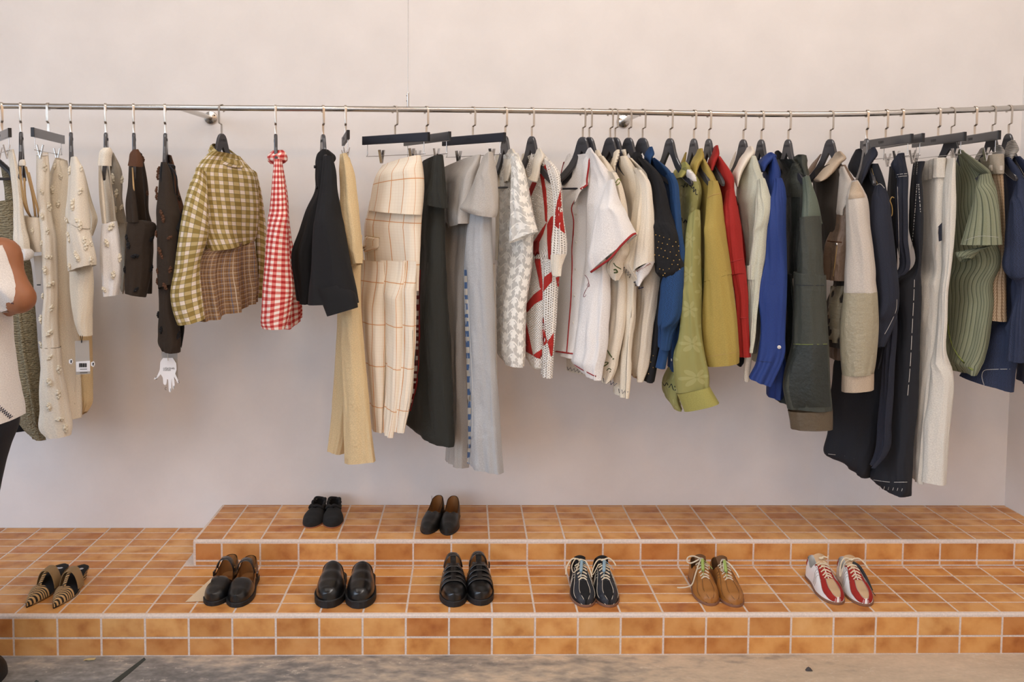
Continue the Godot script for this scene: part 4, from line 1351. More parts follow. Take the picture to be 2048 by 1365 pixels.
func garments_right() -> void:
	var g: Node3D
	var p: Dictionary
	var q: Dictionary
	# lace shirt
	hanger(1011, 1040, "white lace shirt", true)
	g = garment("lace_shirt", "white floral lace shirt with short sleeves", "shirt", 1030, 725)
	loft(g, "front_facing", M.ivory, -0.12, -0.07, 0.012, c(V5, [55, 270, 110, 262, 60, 500, 118, 540, 62, 800, 112, 800, 58, 1100, 100, 1100, 52, 1365, 82, 1365]), {"fold": 0.002})
	p = loft(g, "body", M.lace, -0.14, 0.1, 0.045, c(V5, [90, 270, 290, 262, 72, 420, 350, 420, 90, 600, 390, 600, 90, 900, 440, 900, 85, 1200, 440, 1200]) + c(V6, [80, 0, 440, 0, 66, 300, 408, 300, 60, 600, 368, 600, 58, 880, 362, 880, 66, 1040, 358, 1080, 120, 1160, 350, 1180]), {"fold": 0.01})
	loft(g, "placket", M.ecru, 0.0, 0.03, 0.01, c(V6, [318, 150, 400, 150, 296, 600, 366, 600, 290, 1000, 350, 1000, 285, 1190, 330, 1186]), {"fold": 0.002})
	q = loft(g, "sleeve", M.lace, 0.13, 0.19, 0.04, c(V5, [215, 240, 290, 285, 218, 400, 370, 470, 214, 650, 412, 720, 210, 900, 460, 920, 200, 1190, 498, 1070]), {"fold": 0.006})
	loft(g, "collar", M.cream, 0.0, 0.09, 0.012, c(V5, [185, 215, 245, 205, 160, 270, 275, 262, 150, 400, 232, 380, 145, 500, 212, 470, 150, 552, 185, 540]), {"fold": 0.002, "bt": 0.9})
	loft(g, "collar", M.cream, -0.12, -0.06, 0.012, c(V5, [80, 320, 150, 255, 78, 420, 148, 400, 92, 520, 130, 500]), {"fold": 0.002, "bt": 0.9})
	# crochet polo
	hanger(1064, 1105, "red and white crochet polo")
	g = garment("crochet_polo", "white crochet polo shirt with red diamond bands", "shirt", 1085, 752)
	var cr := {"fold": 0.006}
	p = loft(g, "body", M.crochet, -0.14, 0.08, 0.05, c(V5, [350, 300, 560, 262, 372, 420, 620, 340, 392, 560, 700, 480, 402, 740, 735, 640, 425, 950, 730, 850, 436, 1200, 690, 1050, 438, 1365, 650, 1250]) + c(V6, [412, 80, 640, 80, 385, 300, 640, 300, 362, 600, 600, 560, 354, 850, 575, 850, 362, 1060, 560, 1060, 372, 1096, 545, 1190]), cr)
	q = loft(g, "side_panel", M.crochet, 0.05, 0.12, 0.035, c(V6, [560, 60, 690, 100, 556, 300, 712, 300, 552, 560, 698, 560, 556, 800, 680, 800, 558, 1000, 660, 1000, 545, 1160, 648, 1160, 535, 1325, 640, 1335]), cr)
	for a in [[[568, 290, 655, 220, 560, 440, 652, 330]], [[556, 720, 562, 700, 556, 870, 580, 870, 556, 1035, 604, 965]], [[606, 965, 668, 868, 612, 1000, 664, 1000, 636, 1120, 654, 1110]], [[690, 290, 726, 280, 708, 390, 720, 385]]]:
		sheet(g, "red_band", M.crochet_red, q, c(V6, a[0]), 0.003, {"nt": 6})
	for a in [[400, 650, 418, 735, 445, 545, 494, 556], [588, 342, 650, 372, 526, 470, 572, 520, 546, 600, 592, 640, 570, 800, 602, 820, 580, 960, 602, 970], [556, 1030, 602, 960, 500, 1110, 562, 1090, 443, 1200, 520, 1180, 440, 1320, 512, 1330], [640, 912, 662, 905, 600, 990, 662, 1000, 600, 1150, 642, 1150, 612, 1365, 638, 1365]]:
		sheet(g, "red_band", M.crochet_red, p, c(V5, a), 0.003, {"nt": 6})
	for a in [[442, 0, 515, 0, 470, 120, 532, 120, 510, 300, 548, 290, 525, 400, 556, 420], [362, 590, 362, 692, 460, 470, 470, 570, 550, 400, 556, 520], [355, 690, 368, 690, 358, 900, 412, 900, 364, 1060, 455, 1112], [455, 1105, 470, 1130, 545, 1040, 546, 1150]]:
		sheet(g, "red_band", M.crochet_red, p, c(V6, a), 0.003, {"nt": 6})
	loft(g, "hem_band", M.cream, -0.12, 0.04, 0.04, c(V6, [360, 1075, 548, 1160, 372, 1120, 540, 1215]), {"fold": 0.003, "bt": 1.0})
	q = loft(g, "sleeve", M.crochet, 0.13, 0.18, 0.035, c(V5, [570, 290, 630, 330, 600, 420, 720, 430, 650, 620, 742, 600, 672, 850, 765, 880, 660, 1010, 790, 1100, 640, 1280, 802, 1300]) + c(V6, [638, 60, 800, 50]), cr)
	sheet(g, "red_band", M.crochet_red, q, c(V5, [736, 640, 746, 600, 704, 760, 756, 760, 672, 960, 765, 930, 672, 1000, 786, 1090]), 0.003, {"nt": 6})
	loft(g, "cuff", M.cream, 0.13, 0.18, 0.034, c(V6, [638, 60, 800, 40, 640, 160, 770, 120, 646, 230, 752, 180, 656, 272, 742, 272]), {"fold": 0.008, "ff": 4.0, "bt": 1.0})
	loft(g, "collar", M.cream, 0.02, 0.1, 0.014, c(V5, [490, 205, 530, 200, 470, 260, 570, 270, 450, 380, 530, 380, 425, 480, 518, 470, 395, 500, 500, 545]), {"fold": 0.002, "bt": 0.9})
	loft(g, "collar", M.cream, -0.12, -0.08, 0.014, c(V5, [335, 262, 360, 250, 330, 340, 375, 340, 350, 420, 385, 430, 372, 470, 395, 500]), {"fold": 0.002, "bt": 0.9})
	# white shirt with red piping
	hanger(1166, 1222, "white shirt with red piping", true)
	g = garment("piped_shirt", "white camp collar shirt with dark red piping", "shirt", 1190, 755)
	p = loft(g, "front", M.white_linen, -0.17, 0.06, 0.04, c(W1, [200, 215, 420, 215, 142, 300, 480, 330, 112, 480, 520, 480, 120, 700, 520, 700, 142, 1000, 500, 1000, 122, 1330, 470, 1330]) + c(W2, [75, 200, 380, 200, 52, 550, 340, 550, 36, 800, 300, 800, 30, 890, 262, 915]), {"fold": 0.008})
	q = loft(g, "side", M.white_linen, 0.02, 0.15, 0.05, c(W1, [395, 200, 470, 205, 395, 350, 620, 420, 390, 600, 690, 600, 385, 900, 640, 900, 382, 1200, 560, 1200]) + c(W2, [345, 60, 565, 60, 320, 300, 578, 250, 290, 600, 562, 600, 255, 850, 545, 850, 234, 1010, 510, 1010, 300, 1065, 486, 1142]), {"fold": 0.012})
	trim(g, "red_piping", M.red_yarn, p, c(W2, [30, 890, 100, 898, 165, 908, 238, 916]), 0.0034, 0.35)
	trim(g, "red_piping", M.red_yarn, q, c(W2, [240, 1022, 300, 1062, 380, 1105, 430, 1130, 482, 1138]), 0.0038, 0.35)
	trim(g, "red_piping", M.red_yarn, p, c(W1, [318, 590, 270, 680, 230, 770, 252, 900, 246, 1050, 234, 1200, 236, 1365]) + c(W2, [214, 200, 206, 400, 190, 600, 176, 780, 166, 900]), 0.0032, 0.35)
	buttons(g, M.button, p, c(W1, [270, 835, 272, 1128]) + c(W2, [252, 90, 240, 350, 226, 615]), 0.0045)
	squiggle(g, M.wine_yarn, q, c(W2, [340, 148, 365, 180, 380, 240, 355, 285, 335, 325, 328, 360, 345, 355, 352, 338]), 0.0012)
	squiggle(g, M.wine_yarn, q, c(W2, [380, 230, 384, 262, 362, 250, 378, 222]), 0.001)
	q = loft(g, "sleeve", M.white_linen, 0.15, 0.22, 0.05, c(W1, [596, 495, 668, 470, 545, 650, 715, 650, 480, 880, 810, 850, 430, 1150, 862, 960, 400, 1330, 890, 1015, 425, 1448, 905, 1042]), {"fold": 0.006, "bt": 0.5})
	trim(g, "red_piping", M.red_yarn, q, c(W1, [430, 1442, 540, 1365, 640, 1290, 740, 1170, 850, 1060, 900, 1036]), 0.0042, 0.35)
	var lf := loft(g, "collar", M.white_linen, -0.19, -0.13, 0.01, c(W1, [165, 265, 212, 200, 138, 330, 214, 300, 120, 420, 220, 420, 108, 515, 235, 520, 188, 550, 252, 610, 215, 620, 262, 688]), {"fold": 0.002, "bt": 0.9})
	trim(g, "red_piping", M.red_yarn, lf, c(W1, [148, 285, 125, 380, 112, 470, 108, 515]), 0.003, 0.35)
	trim(g, "red_piping", M.red_yarn, lf, c(W1, [108, 516, 150, 530, 190, 546]), 0.0036, 0.35)
	trim(g, "red_piping", M.red_yarn, lf, c(W1, [192, 592, 220, 640, 252, 686]), 0.0036, 0.35)
	lf = loft(g, "collar", M.white_linen, 0.0, 0.1, 0.012, c(W1, [390, 155, 430, 142, 362, 205, 468, 212, 345, 300, 430, 310, 330, 420, 405, 420, 318, 540, 396, 520, 282, 620, 325, 580, 250, 740, 262, 700]), {"fold": 0.002, "bt": 0.9})
	trim(g, "red_piping", M.red_yarn, lf, c(W1, [462, 212, 420, 250, 404, 350, 390, 450, 388, 516]), 0.0036, 0.35)
	trim(g, "red_piping", M.red_yarn, lf, c(W1, [392, 520, 360, 545, 320, 570]), 0.004, 0.35)
	loft(g, "back_lining", M.white_linen, -0.15, -0.06, 0.01, c(W1, [222, 260, 375, 175, 225, 350, 360, 330, 240, 480, 345, 480, 262, 640, 325, 560]), {"fold": 0.002, "bt": 0.9})
	# cream shirt with green embroidery
	hanger(1179, 1233, "cream shirt with green embroidery")
	g = garment("embroidered_shirt", "cream shirt with green leaf embroidery and a zigzag hem", "shirt", 1215, 770)
	p = loft(g, "body", M.ecru, -0.02, 0.12, 0.045, c(W1, [470, 230, 560, 230, 500, 330, 660, 380, 520, 520, 720, 560, 540, 800, 760, 800, 560, 1200, 790, 1200]) + c(W2, [560, 150, 735, 150, 556, 450, 722, 450, 540, 700, 700, 700, 500, 950, 660, 900, 484, 1150, 600, 1120, 490, 1178, 570, 1172]), {"fold": 0.01})
	zig(g, "zigzag_hem", M.navy_yarn, p, 1200, 758, 1232, 770, 5, 3.5)
	squiggle(g, M.green_yarn, p, c(W2, [540, 860, 565, 890, 590, 930, 620, 970]), 0.003)
	squiggle(g, M.green_yarn, p, c(W2, [500, 1040, 530, 1035, 570, 1005, 540, 1000, 505, 1020]), 0.0022)
	squiggle(g, M.green_yarn, p, c(W2, [555, 1080, 575, 1060, 595, 1075, 575, 1105]), 0.002)
	squiggle(g, M.green_yarn, p, c(W2, [520, 900, 530, 940, 515, 970]), 0.003)
	q = loft(g, "sleeve", M.ecru, 0.13, 0.17, 0.04, c(W1, [600, 370, 690, 395, 650, 500, 745, 500, 680, 650, 790, 680, 690, 850, 812, 870, 660, 1100, 818, 1150, 640, 1300, 812, 1260]) + c(W2, [560, 60, 700, 20, 562, 120, 696, 110, 600, 178, 650, 200]), {"fold": 0.008})
	squiggle(g, M.olive_yarn, q, c(W1, [690, 500, 715, 465, 738, 475, 720, 515, 698, 525]), 0.002)
	squiggle(g, M.green_yarn, q, c(W2, [620, 30, 640, 60, 690, 90]), 0.002)
	squiggle(g, M.green_yarn, q, c(W2, [620, 100, 640, 95, 655, 120, 625, 125]), 0.003)
	loft(g, "collar", M.ecru, 0.0, 0.05, 0.014, c(W1, [465, 175, 515, 160, 460, 215, 540, 215, 500, 262, 545, 262]), {"fold": 0.002})
	q = loft(g, "far_hem", M.ecru, -0.16, -0.1, 0.02, c(W2, [160, 880, 380, 880, 160, 980, 380, 1000, 162, 1080, 372, 1118]))
	zig(g, "zigzag_hem", M.navy_yarn, q, 1134, 737, 1175, 747, 6, 3)
	# cream shirt with blue zigzag trim
	hanger(1221, 1277, "cream shirt with blue zigzag trim")
	g = garment("zigzag_shirt", "cream shirt edged with navy blue zigzag stitching", "shirt", 1245, 788)
	p = loft(g, "body", M.ivory, -0.06, 0.13, 0.045, c(W1, [690, 225, 800, 235, 690, 380, 900, 380, 740, 550, 975, 550, 800, 750, 985, 750, 812, 1000, 960, 1000, 815, 1300, 930, 1300]) + c(W2, [690, 40, 840, 60, 720, 250, 822, 250, 706, 540, 812, 540, 702, 800, 778, 800, 668, 1080, 772, 1080, 664, 1290, 757, 1306]), {"fold": 0.014})
	zig(g, "zigzag_hem", M.navy_yarn, p, 1237, 782, 1255, 787, 3, 3.5)
	q = loft(g, "sleeve", M.ivory, 0.1, 0.16, 0.035, c(W1, [880, 420, 950, 400, 900, 560, 990, 560, 880, 800, 975, 800, 830, 1100, 960, 1100, 760, 1300, 920, 1330]) + c(W2, [692, 50, 850, 30, 760, 130, 860, 140, 815, 215, 880, 205]), {"fold": 0.008})
	zig(g, "zigzag_cuff", M.navy_yarn, q, 1243, 532, 1268, 560, 6, 3.5)
	zig(g, "zigzag_cuff", M.navy_yarn, q, 1266, 560, 1283, 578, 3, 4, 0.002)
	lf = loft(g, "collar", M.ivory, 0.0, 0.08, 0.014, c(W1, [665, 195, 730, 160, 655, 260, 730, 215, 640, 330, 690, 340, 668, 385, 690, 385]), {"fold": 0.002, "bt": 0.9})
	zig(g, "zigzag_collar", M.navy_yarn, lf, 1241, 305, 1229, 342, 6, 2.5, 0.001)
	loft(g, "back_yoke", M.ivory, -0.12, -0.04, 0.02, c(W1, [560, 240, 660, 230, 600, 300, 660, 320]), {"fold": 0.002})
	# cream shirt with brown stitched cuffs
	hanger(1231, 1290, "cream shirt with brown stitched cuffs")
	g = garment("stitched_shirt", "cream shirt with brown stitched cuffs and hem", "shirt", 1280, 762)
	p = loft(g, "body", M.ecru, -0.02, 0.1, 0.045, c(W1, [800, 240, 850, 250, 900, 420, 1010, 420, 930, 700, 1060, 700, 900, 1100, 1080, 1100]) + c(W2, [850, 60, 1068, 60, 820, 300, 1066, 200, 815, 450, 1020, 430, 792, 700, 972, 690, 780, 920, 942, 900, 776, 1090, 908, 1060, 818, 1152, 872, 1166]), {"fold": 0.012})
	zig(g, "stitched_hem", M.brown_yarn, p, 1261, 748, 1278, 758, 7, 1.5, 0.0012)
	q = loft(g, "sleeve", M.cream, 0.13, 0.18, 0.04, c(W1, [880, 340, 950, 370, 950, 520, 1042, 500, 965, 700, 1072, 680, 955, 950, 1092, 920, 920, 1150, 1098, 1130, 905, 1330, 1092, 1290]) + c(W2, [835, 130, 1010, 20]), {"fold": 0.008})
	zig(g, "stitched_cuff", M.brown_yarn, q, 1274, 543, 1304, 525, 11, 1.6, 0.0012)
	loft(g, "cuff", M.white_linen, 0.13, 0.18, 0.03, c(W2, [835, 130, 1012, 10, 836, 180, 960, 120, 838, 235, 910, 175, 850, 258, 870, 252]), {"fold": 0.005, "bt": 1.0})
	loft(g, "collar", M.ivory, 0.0, 0.05, 0.014, c(W1, [735, 165, 795, 155, 760, 205, 805, 235]), {"fold": 0.001})
	# black shirt with brass studs
	hanger(1258, 1311, "black studded shirt")
	g = garment("studded_shirt", "black knit shirt with small brass studs on the sleeve", "shirt", 1290, 735)
	p = loft(g, "body", M.black_knit, -0.02, 0.1, 0.04, c(W3, [60, 220, 110, 230, 150, 420, 260, 420, 200, 700, 330, 700, 240, 1200, 350, 1200]) + c(W4, [240, 60, 320, 60, 210, 300, 300, 300, 190, 500, 266, 500, 155, 750, 258, 750, 110, 950, 226, 950, 88, 1022, 212, 1062]), {"fold": 0.008})
	q = loft(g, "sleeve", M.black_knit, 0.12, 0.18, 0.045, c(W3, [90, 240, 150, 265, 180, 380, 290, 400, 230, 560, 365, 560, 250, 800, 420, 800, 256, 1050, 510, 1050, 256, 1250, 528, 1250]) + c(W4, [225, 60, 470, 60, 240, 110, 440, 110, 280, 150, 400, 165, 300, 178, 360, 180]), {"fold": 0.01})
	loft(g, "collar", M.black_knit, 0.02, 0.07, 0.016, c(W3, [30, 190, 90, 180, 10, 240, 125, 225, 20, 270, 100, 350]), {"fold": 0.003})
	hm.stud = balls([[0, 0, 0, 0.0022]], 8, 5, 1.0)
	for a in [[272, 1050, 310, 1060, 355, 1076, 412, 1095, 480, 1125, 300, 1123, 340, 1138, 392, 1150, 448, 1170, 510, 1168, 290, 1184, 328, 1195, 368, 1216, 422, 1230, 510, 1220, 262, 1260, 306, 1266, 350, 1282, 394, 1296, 484, 1264, 458, 1320, 518, 1312]]:
		var s := c(W3, a)
		for k in range(0, s.size(), 2):
			dot_on(g, "stud", M.brass, q, s[k], s[k + 1], 0.002, 0.001, hm.stud)
	for a in [[262, 80, 292, 88, 345, 78, 370, 40, 308, 118, 292, 135, 420, 42, 436, 82, 384, 6]]:
		var s := c(W4, a)
		for k in range(0, s.size(), 2):
			dot_on(g, "stud", M.brass, q, s[k], s[k + 1], 0.002, 0.001, hm.stud)
	for a in [[172, 846, 206, 846, 165, 888, 184, 902, 165, 940, 204, 950, 148, 990, 164, 1004, 204, 1022]]:
		var s := c(W4, a)
		for k in range(0, s.size(), 2):
			dot_on(g, "stud", M.brass, p, s[k], s[k + 1], 0.002, 0.001, hm.stud)
	# blue chambray shirt
	hanger(1286, 1346, "blue chambray shirt")
	g = garment("chambray_shirt", "deep blue chambray shirt with long sleeves and white buttons", "shirt", 1330, 740)
	p = loft(g, "body", M.chambray, -0.02, 0.12, 0.04, c(W3, [215, 260, 265, 250, 240, 360, 390, 350, 330, 480, 470, 480, 380, 800, 520, 800, 420, 1250, 560, 1250]) + c(W4, [330, 60, 490, 60, 330, 300, 470, 300, 340, 600, 450, 600, 345, 850, 420, 850, 340, 955, 400, 965]), {"fold": 0.008})
	buttons(g, M.button, p, c(W4, [368, 882]), 0.0055)
	q = loft(g, "sleeve", M.chambray, 0.13, 0.17, 0.04, c(W3, [380, 430, 450, 400, 410, 500, 495, 490, 430, 700, 520, 680, 450, 1000, 545, 1000, 470, 1300, 578, 1300]) + c(W4, [300, 150, 480, 100, 275, 350, 472, 350, 264, 480, 455, 480, 270, 680, 360, 680, 265, 772, 340, 795]), {"fold": 0.009})
	loft(g, "cuff", M.chambray, 0.12, 0.16, 0.03, c(W4, [262, 775, 338, 796, 245, 860, 322, 880, 228, 946, 306, 957]), {"fold": 0.002, "bt": 1.0})
	loft(g, "collar", M.chambray, 0.0, 0.08, 0.018, c(W3, [190, 135, 235, 130, 160, 190, 255, 210, 150, 250, 235, 240, 195, 310, 218, 312]), {"fold": 0.002})
	# pale green floral jacket
	hanger(1341, 1386, "pale green floral jacket")
	g = garment("floral_jacket", "pale green jacquard jacket with black script embroidery and turned cuff", "jacket", 1400, 820)
	p = loft(g, "body", M.floral, -0.1, 0.11, 0.045, c(W3, [480, 470, 620, 350, 500, 560, 705, 470, 525, 800, 722, 700, 545, 1000, 680, 900, 560, 1365, 660, 1365]) + c(W4, [480, 50, 580, 50, 440, 400, 560, 400, 400, 700, 500, 700, 340, 960, 440, 960, 284, 1090, 430, 1100, 286, 1180, 430, 1200, 340, 1235, 462, 1285]), {"fold": 0.01})
	sheet(g, "shoulder_patch", M.white_linen, p, c(W3, [600, 362, 640, 368, 590, 420, 690, 430, 590, 480, 700, 490]), 0.003)
	squiggle(g, M.black_yarn, p, c(W3, [530, 545, 550, 530, 565, 550, 580, 510, 600, 545, 615, 500, 630, 535, 650, 520, 640, 490, 625, 510, 655, 560, 672, 545, 668, 600, 690, 570, 690, 620, 708, 625]), 0.0018)
	squiggle(g, M.black_yarn, p, c(W3, [545, 870, 560, 920, 585, 890, 600, 920]), 0.002)
	squiggle(g, M.black_yarn, p, c(W4, [285, 1080, 305, 1110, 325, 1085, 345, 1125, 365, 1095, 380, 1140, 400, 1150, 395, 1110, 410, 1150]), 0.0018)
	q = loft(g, "sleeve", M.floral, 0.14, 0.18, 0.045, c(W3, [625, 870, 722, 785, 600, 1020, 728, 950, 585, 1200, 728, 1200]) + c(W4, [485, 20, 612, 20, 466, 350, 620, 350, 430, 700, 636, 700, 388, 850, 664, 870, 398, 1050, 692, 1010, 415, 1175, 692, 1110]), {"fold": 0.008})
	loft(g, "cuff", M.lime, 0.14, 0.19, 0.046, c(W4, [418, 1188, 692, 1104, 450, 1260, 735, 1180, 486, 1346, 778, 1252]), {"fold": 0.003, "bt": 1.0})
	loft(g, "collar", M.lime, -0.02, 0.1, 0.02, c(W3, [540, 295, 590, 290, 505, 350, 628, 352, 485, 420, 580, 420, 485, 462, 548, 452]), {"fold": 0.002})
	loft(g, "collar_far", M.lime, -0.16, -0.12, 0.012, c(W3, [500, 335, 515, 330, 455, 400, 490, 420, 480, 460, 490, 462]), {"fold": 0.001})
	# mustard jacket
	hanger(1389, 1420, "mustard jacket")
	g = garment("mustard_jacket", "mustard yellow cotton jacket with a wide sleeve", "jacket", 1440, 730)
	p = loft(g, "body", M.mustard, -0.08, 0.1, 0.045, c(W5, [80, 215, 145, 195, 60, 400, 240, 380, 75, 600, 290, 560, 90, 900, 250, 900, 95, 1365, 240, 1365]) + c(W6, [-40, 100, 120, 100, -60, 500, 100, 500, -20, 800, 100, 800]), {"fold": 0.009})
	q = loft(g, "sleeve", M.mustard, 0.13, 0.18, 0.05, c(W5, [185, 400, 260, 400, 172, 560, 295, 520, 158, 750, 318, 700, 146, 1000, 350, 950, 138, 1365, 402, 1300]) + c(W6, [42, 100, 298, 100, 36, 300, 326, 300, 20, 480, 352, 500, 20, 800, 376, 800, 40, 950, 383, 910, 75, 1046, 383, 992]), {"fold": 0.007})
	trim(g, "stitching", M.gold_yarn, q, c(W6, [60, 948, 150, 935, 280, 915, 378, 895]), 0.001)
	trim(g, "seam", M.gold_yarn, q, c(W5, [172, 566, 220, 540, 292, 522]), 0.0016)
	loft(g, "collar", M.mustard, -0.02, 0.1, 0.022, c(W5, [70, 92, 122, 92, 30, 170, 136, 190, 2, 250, 100, 230, 20, 330, 62, 350]), {"fold": 0.002})
	loft(g, "collar_far", M.mustard, -0.16, -0.12, 0.012, c(PX, [1368, 312, 1373, 305, 1361, 330, 1370, 330, 1362, 345, 1368, 345]), {"fold": 0.001})
	# red jacket
	hanger(1419, 1448, "red jacket")
	g = garment("red_jacket", "bright red cotton jacket between the mustard and the cream one", "jacket", 1475, 720)
	loft(g, "far_side", M.red, -0.08, 0.02, 0.04, c(W5, [430, 540, 470, 640, 450, 850, 508, 850, 470, 1050, 558, 1075, 500, 1365, 545, 1220]) + c(W6, [400, 200, 450, 200, 400, 560, 458, 560]), {"fold": 0.006})
	loft(g, "body", M.red, -0.06, 0.1, 0.04, c(W5, [225, 230, 290, 170, 222, 340, 405, 360, 280, 500, 420, 470, 300, 700, 430, 700, 330, 1000, 440, 1000, 360, 1365, 460, 1365]), {"fold": 0.008})
	q = loft(g, "sleeve", M.red, 0.13, 0.17, 0.04, c(W5, [358, 500, 425, 475, 332, 700, 462, 700, 350, 900, 490, 880, 375, 1100, 510, 1100, 405, 1330, 530, 1300]) + c(W6, [300, 60, 424, 60, 345, 300, 448, 300, 370, 560, 457, 560, 384, 780, 470, 780, 396, 955, 481, 945]), {"fold": 0.008})
	trim(g, "seam", M.red_yarn, q, c(W5, [390, 1195, 440, 1180, 510, 1160]), 0.002)
	trim(g, "seam", M.red_yarn, q, c(W6, [368, 572, 410, 566, 456, 562]), 0.002)
	loft(g, "collar", M.red, -0.02, 0.1, 0.022, c(W5, [235, 60, 272, 62, 195, 160, 282, 155, 172, 250, 250, 220, 190, 300, 220, 305]), {"fold": 0.002})
	loft(g, "hem_lining", M.black, -0.04, 0.02, 0.03, c(W6, [305, 990, 420, 930, 330, 1020, 432, 962, 365, 1036, 400, 1032]), {"fold": 0.002})
	# cream silk shirt
	hanger(1488, 1525, "cream silk shirt")
	g = garment("silk_shirt", "cream silk shirt with a pointed collar and a narrow rolled cuff", "shirt", 1495, 765)
	loft(g, "lining", M.mint, -0.06, 0.0, 0.03, c(W5, [460, 450, 520, 450, 490, 800, 560, 800, 530, 1200, 600, 1200]) + c(W6, [440, 0, 600, 0, 470, 300, 610, 300, 530, 600, 605, 600, 510, 850, 585, 850, 500, 965, 568, 985]), {"fold": 0.006})
	p = loft(g, "body", M.mint, -0.04, 0.1, 0.045, c(W5, [560, 170, 640, 165, 500, 290, 695, 330, 470, 470, 720, 430, 490, 700, 700, 700, 530, 1050, 680, 1050, 560, 1365, 660, 1365]) + c(W6, [450, 60, 556, 60, 455, 400, 552, 400, 470, 700, 535, 700, 480, 900, 505, 915]), {"fold": 0.012})
	loft(g, "sleeve", M.mint, 0.13, 0.17, 0.045, c(W5, [660, 400, 725, 372, 655, 550, 772, 520, 640, 800, 795, 680, 625, 1000, 770, 900, 600, 1200, 735, 1150, 580, 1365, 690, 1365]) + c(W6, [488, 60, 620, 40, 500, 300, 590, 250, 490, 600, 550, 560, 480, 760, 532, 760, 470, 900, 508, 900]), {"fold": 0.012})
	loft(g, "rolled_cuff", M.cream, 0.1, 0.12, 0.014, c(W6, [478, 820, 520, 820, 440, 950, 502, 950, 425, 1160, 472, 1190]), {"fold": 0.003})
	loft(g, "collar", M.cream, -0.04, 0.09, 0.02, c(W5, [545, 85, 605, 72, 500, 160, 628, 130, 455, 260, 560, 220, 415, 340, 505, 320, 435, 395, 480, 400, 455, 455, 466, 460]), {"fold": 0.002})
	loft(g, "collar_far", M.cream, -0.17, -0.13, 0.012, c(W5, [435, 130, 450, 115, 390, 240, 430, 240, 384, 310, 415, 345]), {"fold": 0.001})
	# royal blue shirt
	hanger(1524, 1558, "royal blue shirt")
	g = garment("blue_shirt", "royal blue cotton shirt with white cuff buttons", "shirt", 1545, 785)
	loft(g, "body", M.royal, -0.06, 0.1, 0.04, c(W5, [760, 215, 830, 180, 715, 320, 870, 330, 720, 500, 850, 450, 770, 750, 860, 700, 760, 1050, 860, 1000]) + c(W6, [640, 60, 760, 60, 640, 500, 760, 500, 650, 850, 800, 850, 656, 1150, 830, 1050, 656, 1318, 800, 1330]), {"fold": 0.008})
	q = loft(g, "sleeve", M.royal, 0.13, 0.17, 0.05, c(W7, [45, 390, 110, 370, 40, 440, 132, 430, 0, 650, 150, 650, -30, 900, 155, 900]) + c(W6, [640, 0, 846, 0, 590, 200, 846, 200, 570, 400, 842, 400, 596, 580, 838, 580, 590, 800, 832, 760, 560, 970, 826, 900, 486, 1142, 700, 1225]), {"fold": 0.012})
	buttons(g, M.button, q, c(W6, [772, 852, 730, 1135]), 0.007)
	trim(g, "cuff_seam", M.black_yarn, q, c(W6, [560, 985, 620, 995, 700, 1000]), 0.0012)
	loft(g, "collar", M.royal, -0.02, 0.1, 0.024, c(W5, [740, 145, 800, 130, 680, 200, 838, 165, 650, 245, 760, 240, 690, 310, 725, 310]), {"fold": 0.002})
	# green patchwork jacket
	hanger(1578, 1612, "green patchwork jacket")
	g = garment("green_jacket", "dark green patchwork jacket with a bronze cuff", "jacket", 1610, 858)
	p = loft(g, "body", M.forest_dark, -0.1, 0.08, 0.05, c(W7, [60, 180, 240, 200, 110, 330, 330, 330, 140, 500, 330, 500, 150, 800, 310, 800, 155, 1100, 290, 1100, 160, 1330, 280, 1330]) + c(W8, [130, 40, 220, 40, 128, 400, 210, 400, 125, 700, 210, 700, 100, 900, 200, 900, 20, 1000, 180, 1050]), {"fold": 0.014})
	sheet(g, "yoke", M.forest, p, c(W7, [220, 225, 300, 215, 175, 330, 330, 320, 145, 430, 330, 430, 150, 560, 300, 560]), 0.004)
	q = loft(g, "sleeve", M.forest, 0.13, 0.18, 0.055, c(W7, [300, 760, 482, 740, 300, 900, 486, 850, 280, 1100, 502, 1080, 256, 1330, 520, 1320]) + c(W8, [208, 40, 430, 40, 196, 250, 440, 250, 188, 450, 452, 450, 182, 600, 462, 600, 130, 800, 466, 780, 112, 950, 474, 940, 148, 1120, 490, 1108]), {"fold": 0.01, "bt": 0.9})
	loft(g, "upper_sleeve", M.teal, 0.125, 0.175, 0.05, c(W7, [318, 385, 375, 350, 325, 450, 400, 440, 325, 600, 445, 580, 318, 750, 476, 740, 308, 910, 486, 805]), {"fold": 0.006})
	sheet(g, "sleeve_patch", M.forest_dark, q, c(W8, [186, 605, 458, 602, 140, 790, 462, 780, 120, 940, 470, 930, 152, 1110, 484, 1100]), 0.004)
	trim(g, "seam", M.olive_yarn, q, c(W8, [190, 596, 300, 600, 458, 596]), 0.0012)
	trim(g, "seam", M.black_yarn, q, c(W8, [205, 120, 300, 125, 432, 124]), 0.0014)
	loft(g, "cuff", M.bronze, 0.13, 0.185, 0.05, c(W8, [152, 1140, 490, 1108, 165, 1210, 492, 1190, 174, 1282, 490, 1262]), {"fold": 0.004, "bt": 1.0})
	loft(g, "collar", M.forest, 0.02, 0.1, 0.025, c(W7, [240, 160, 300, 148, 235, 210, 355, 155, 250, 260, 350, 230, 330, 330, 362, 350]), {"fold": 0.006})
	loft(g, "collar_far", M.black, -0.14, -0.06, 0.03, c(W7, [50, 115, 85, 108, 60, 200, 180, 200, 90, 300, 230, 290, 130, 380, 200, 380]), {"fold": 0.006})
	# beige patchwork jacket
	hanger(1662, 1712, "beige patchwork jacket")
	g = garment("beige_jacket", "beige and brown patchwork jacket with a snap pocket", "jacket", 1700, 785)
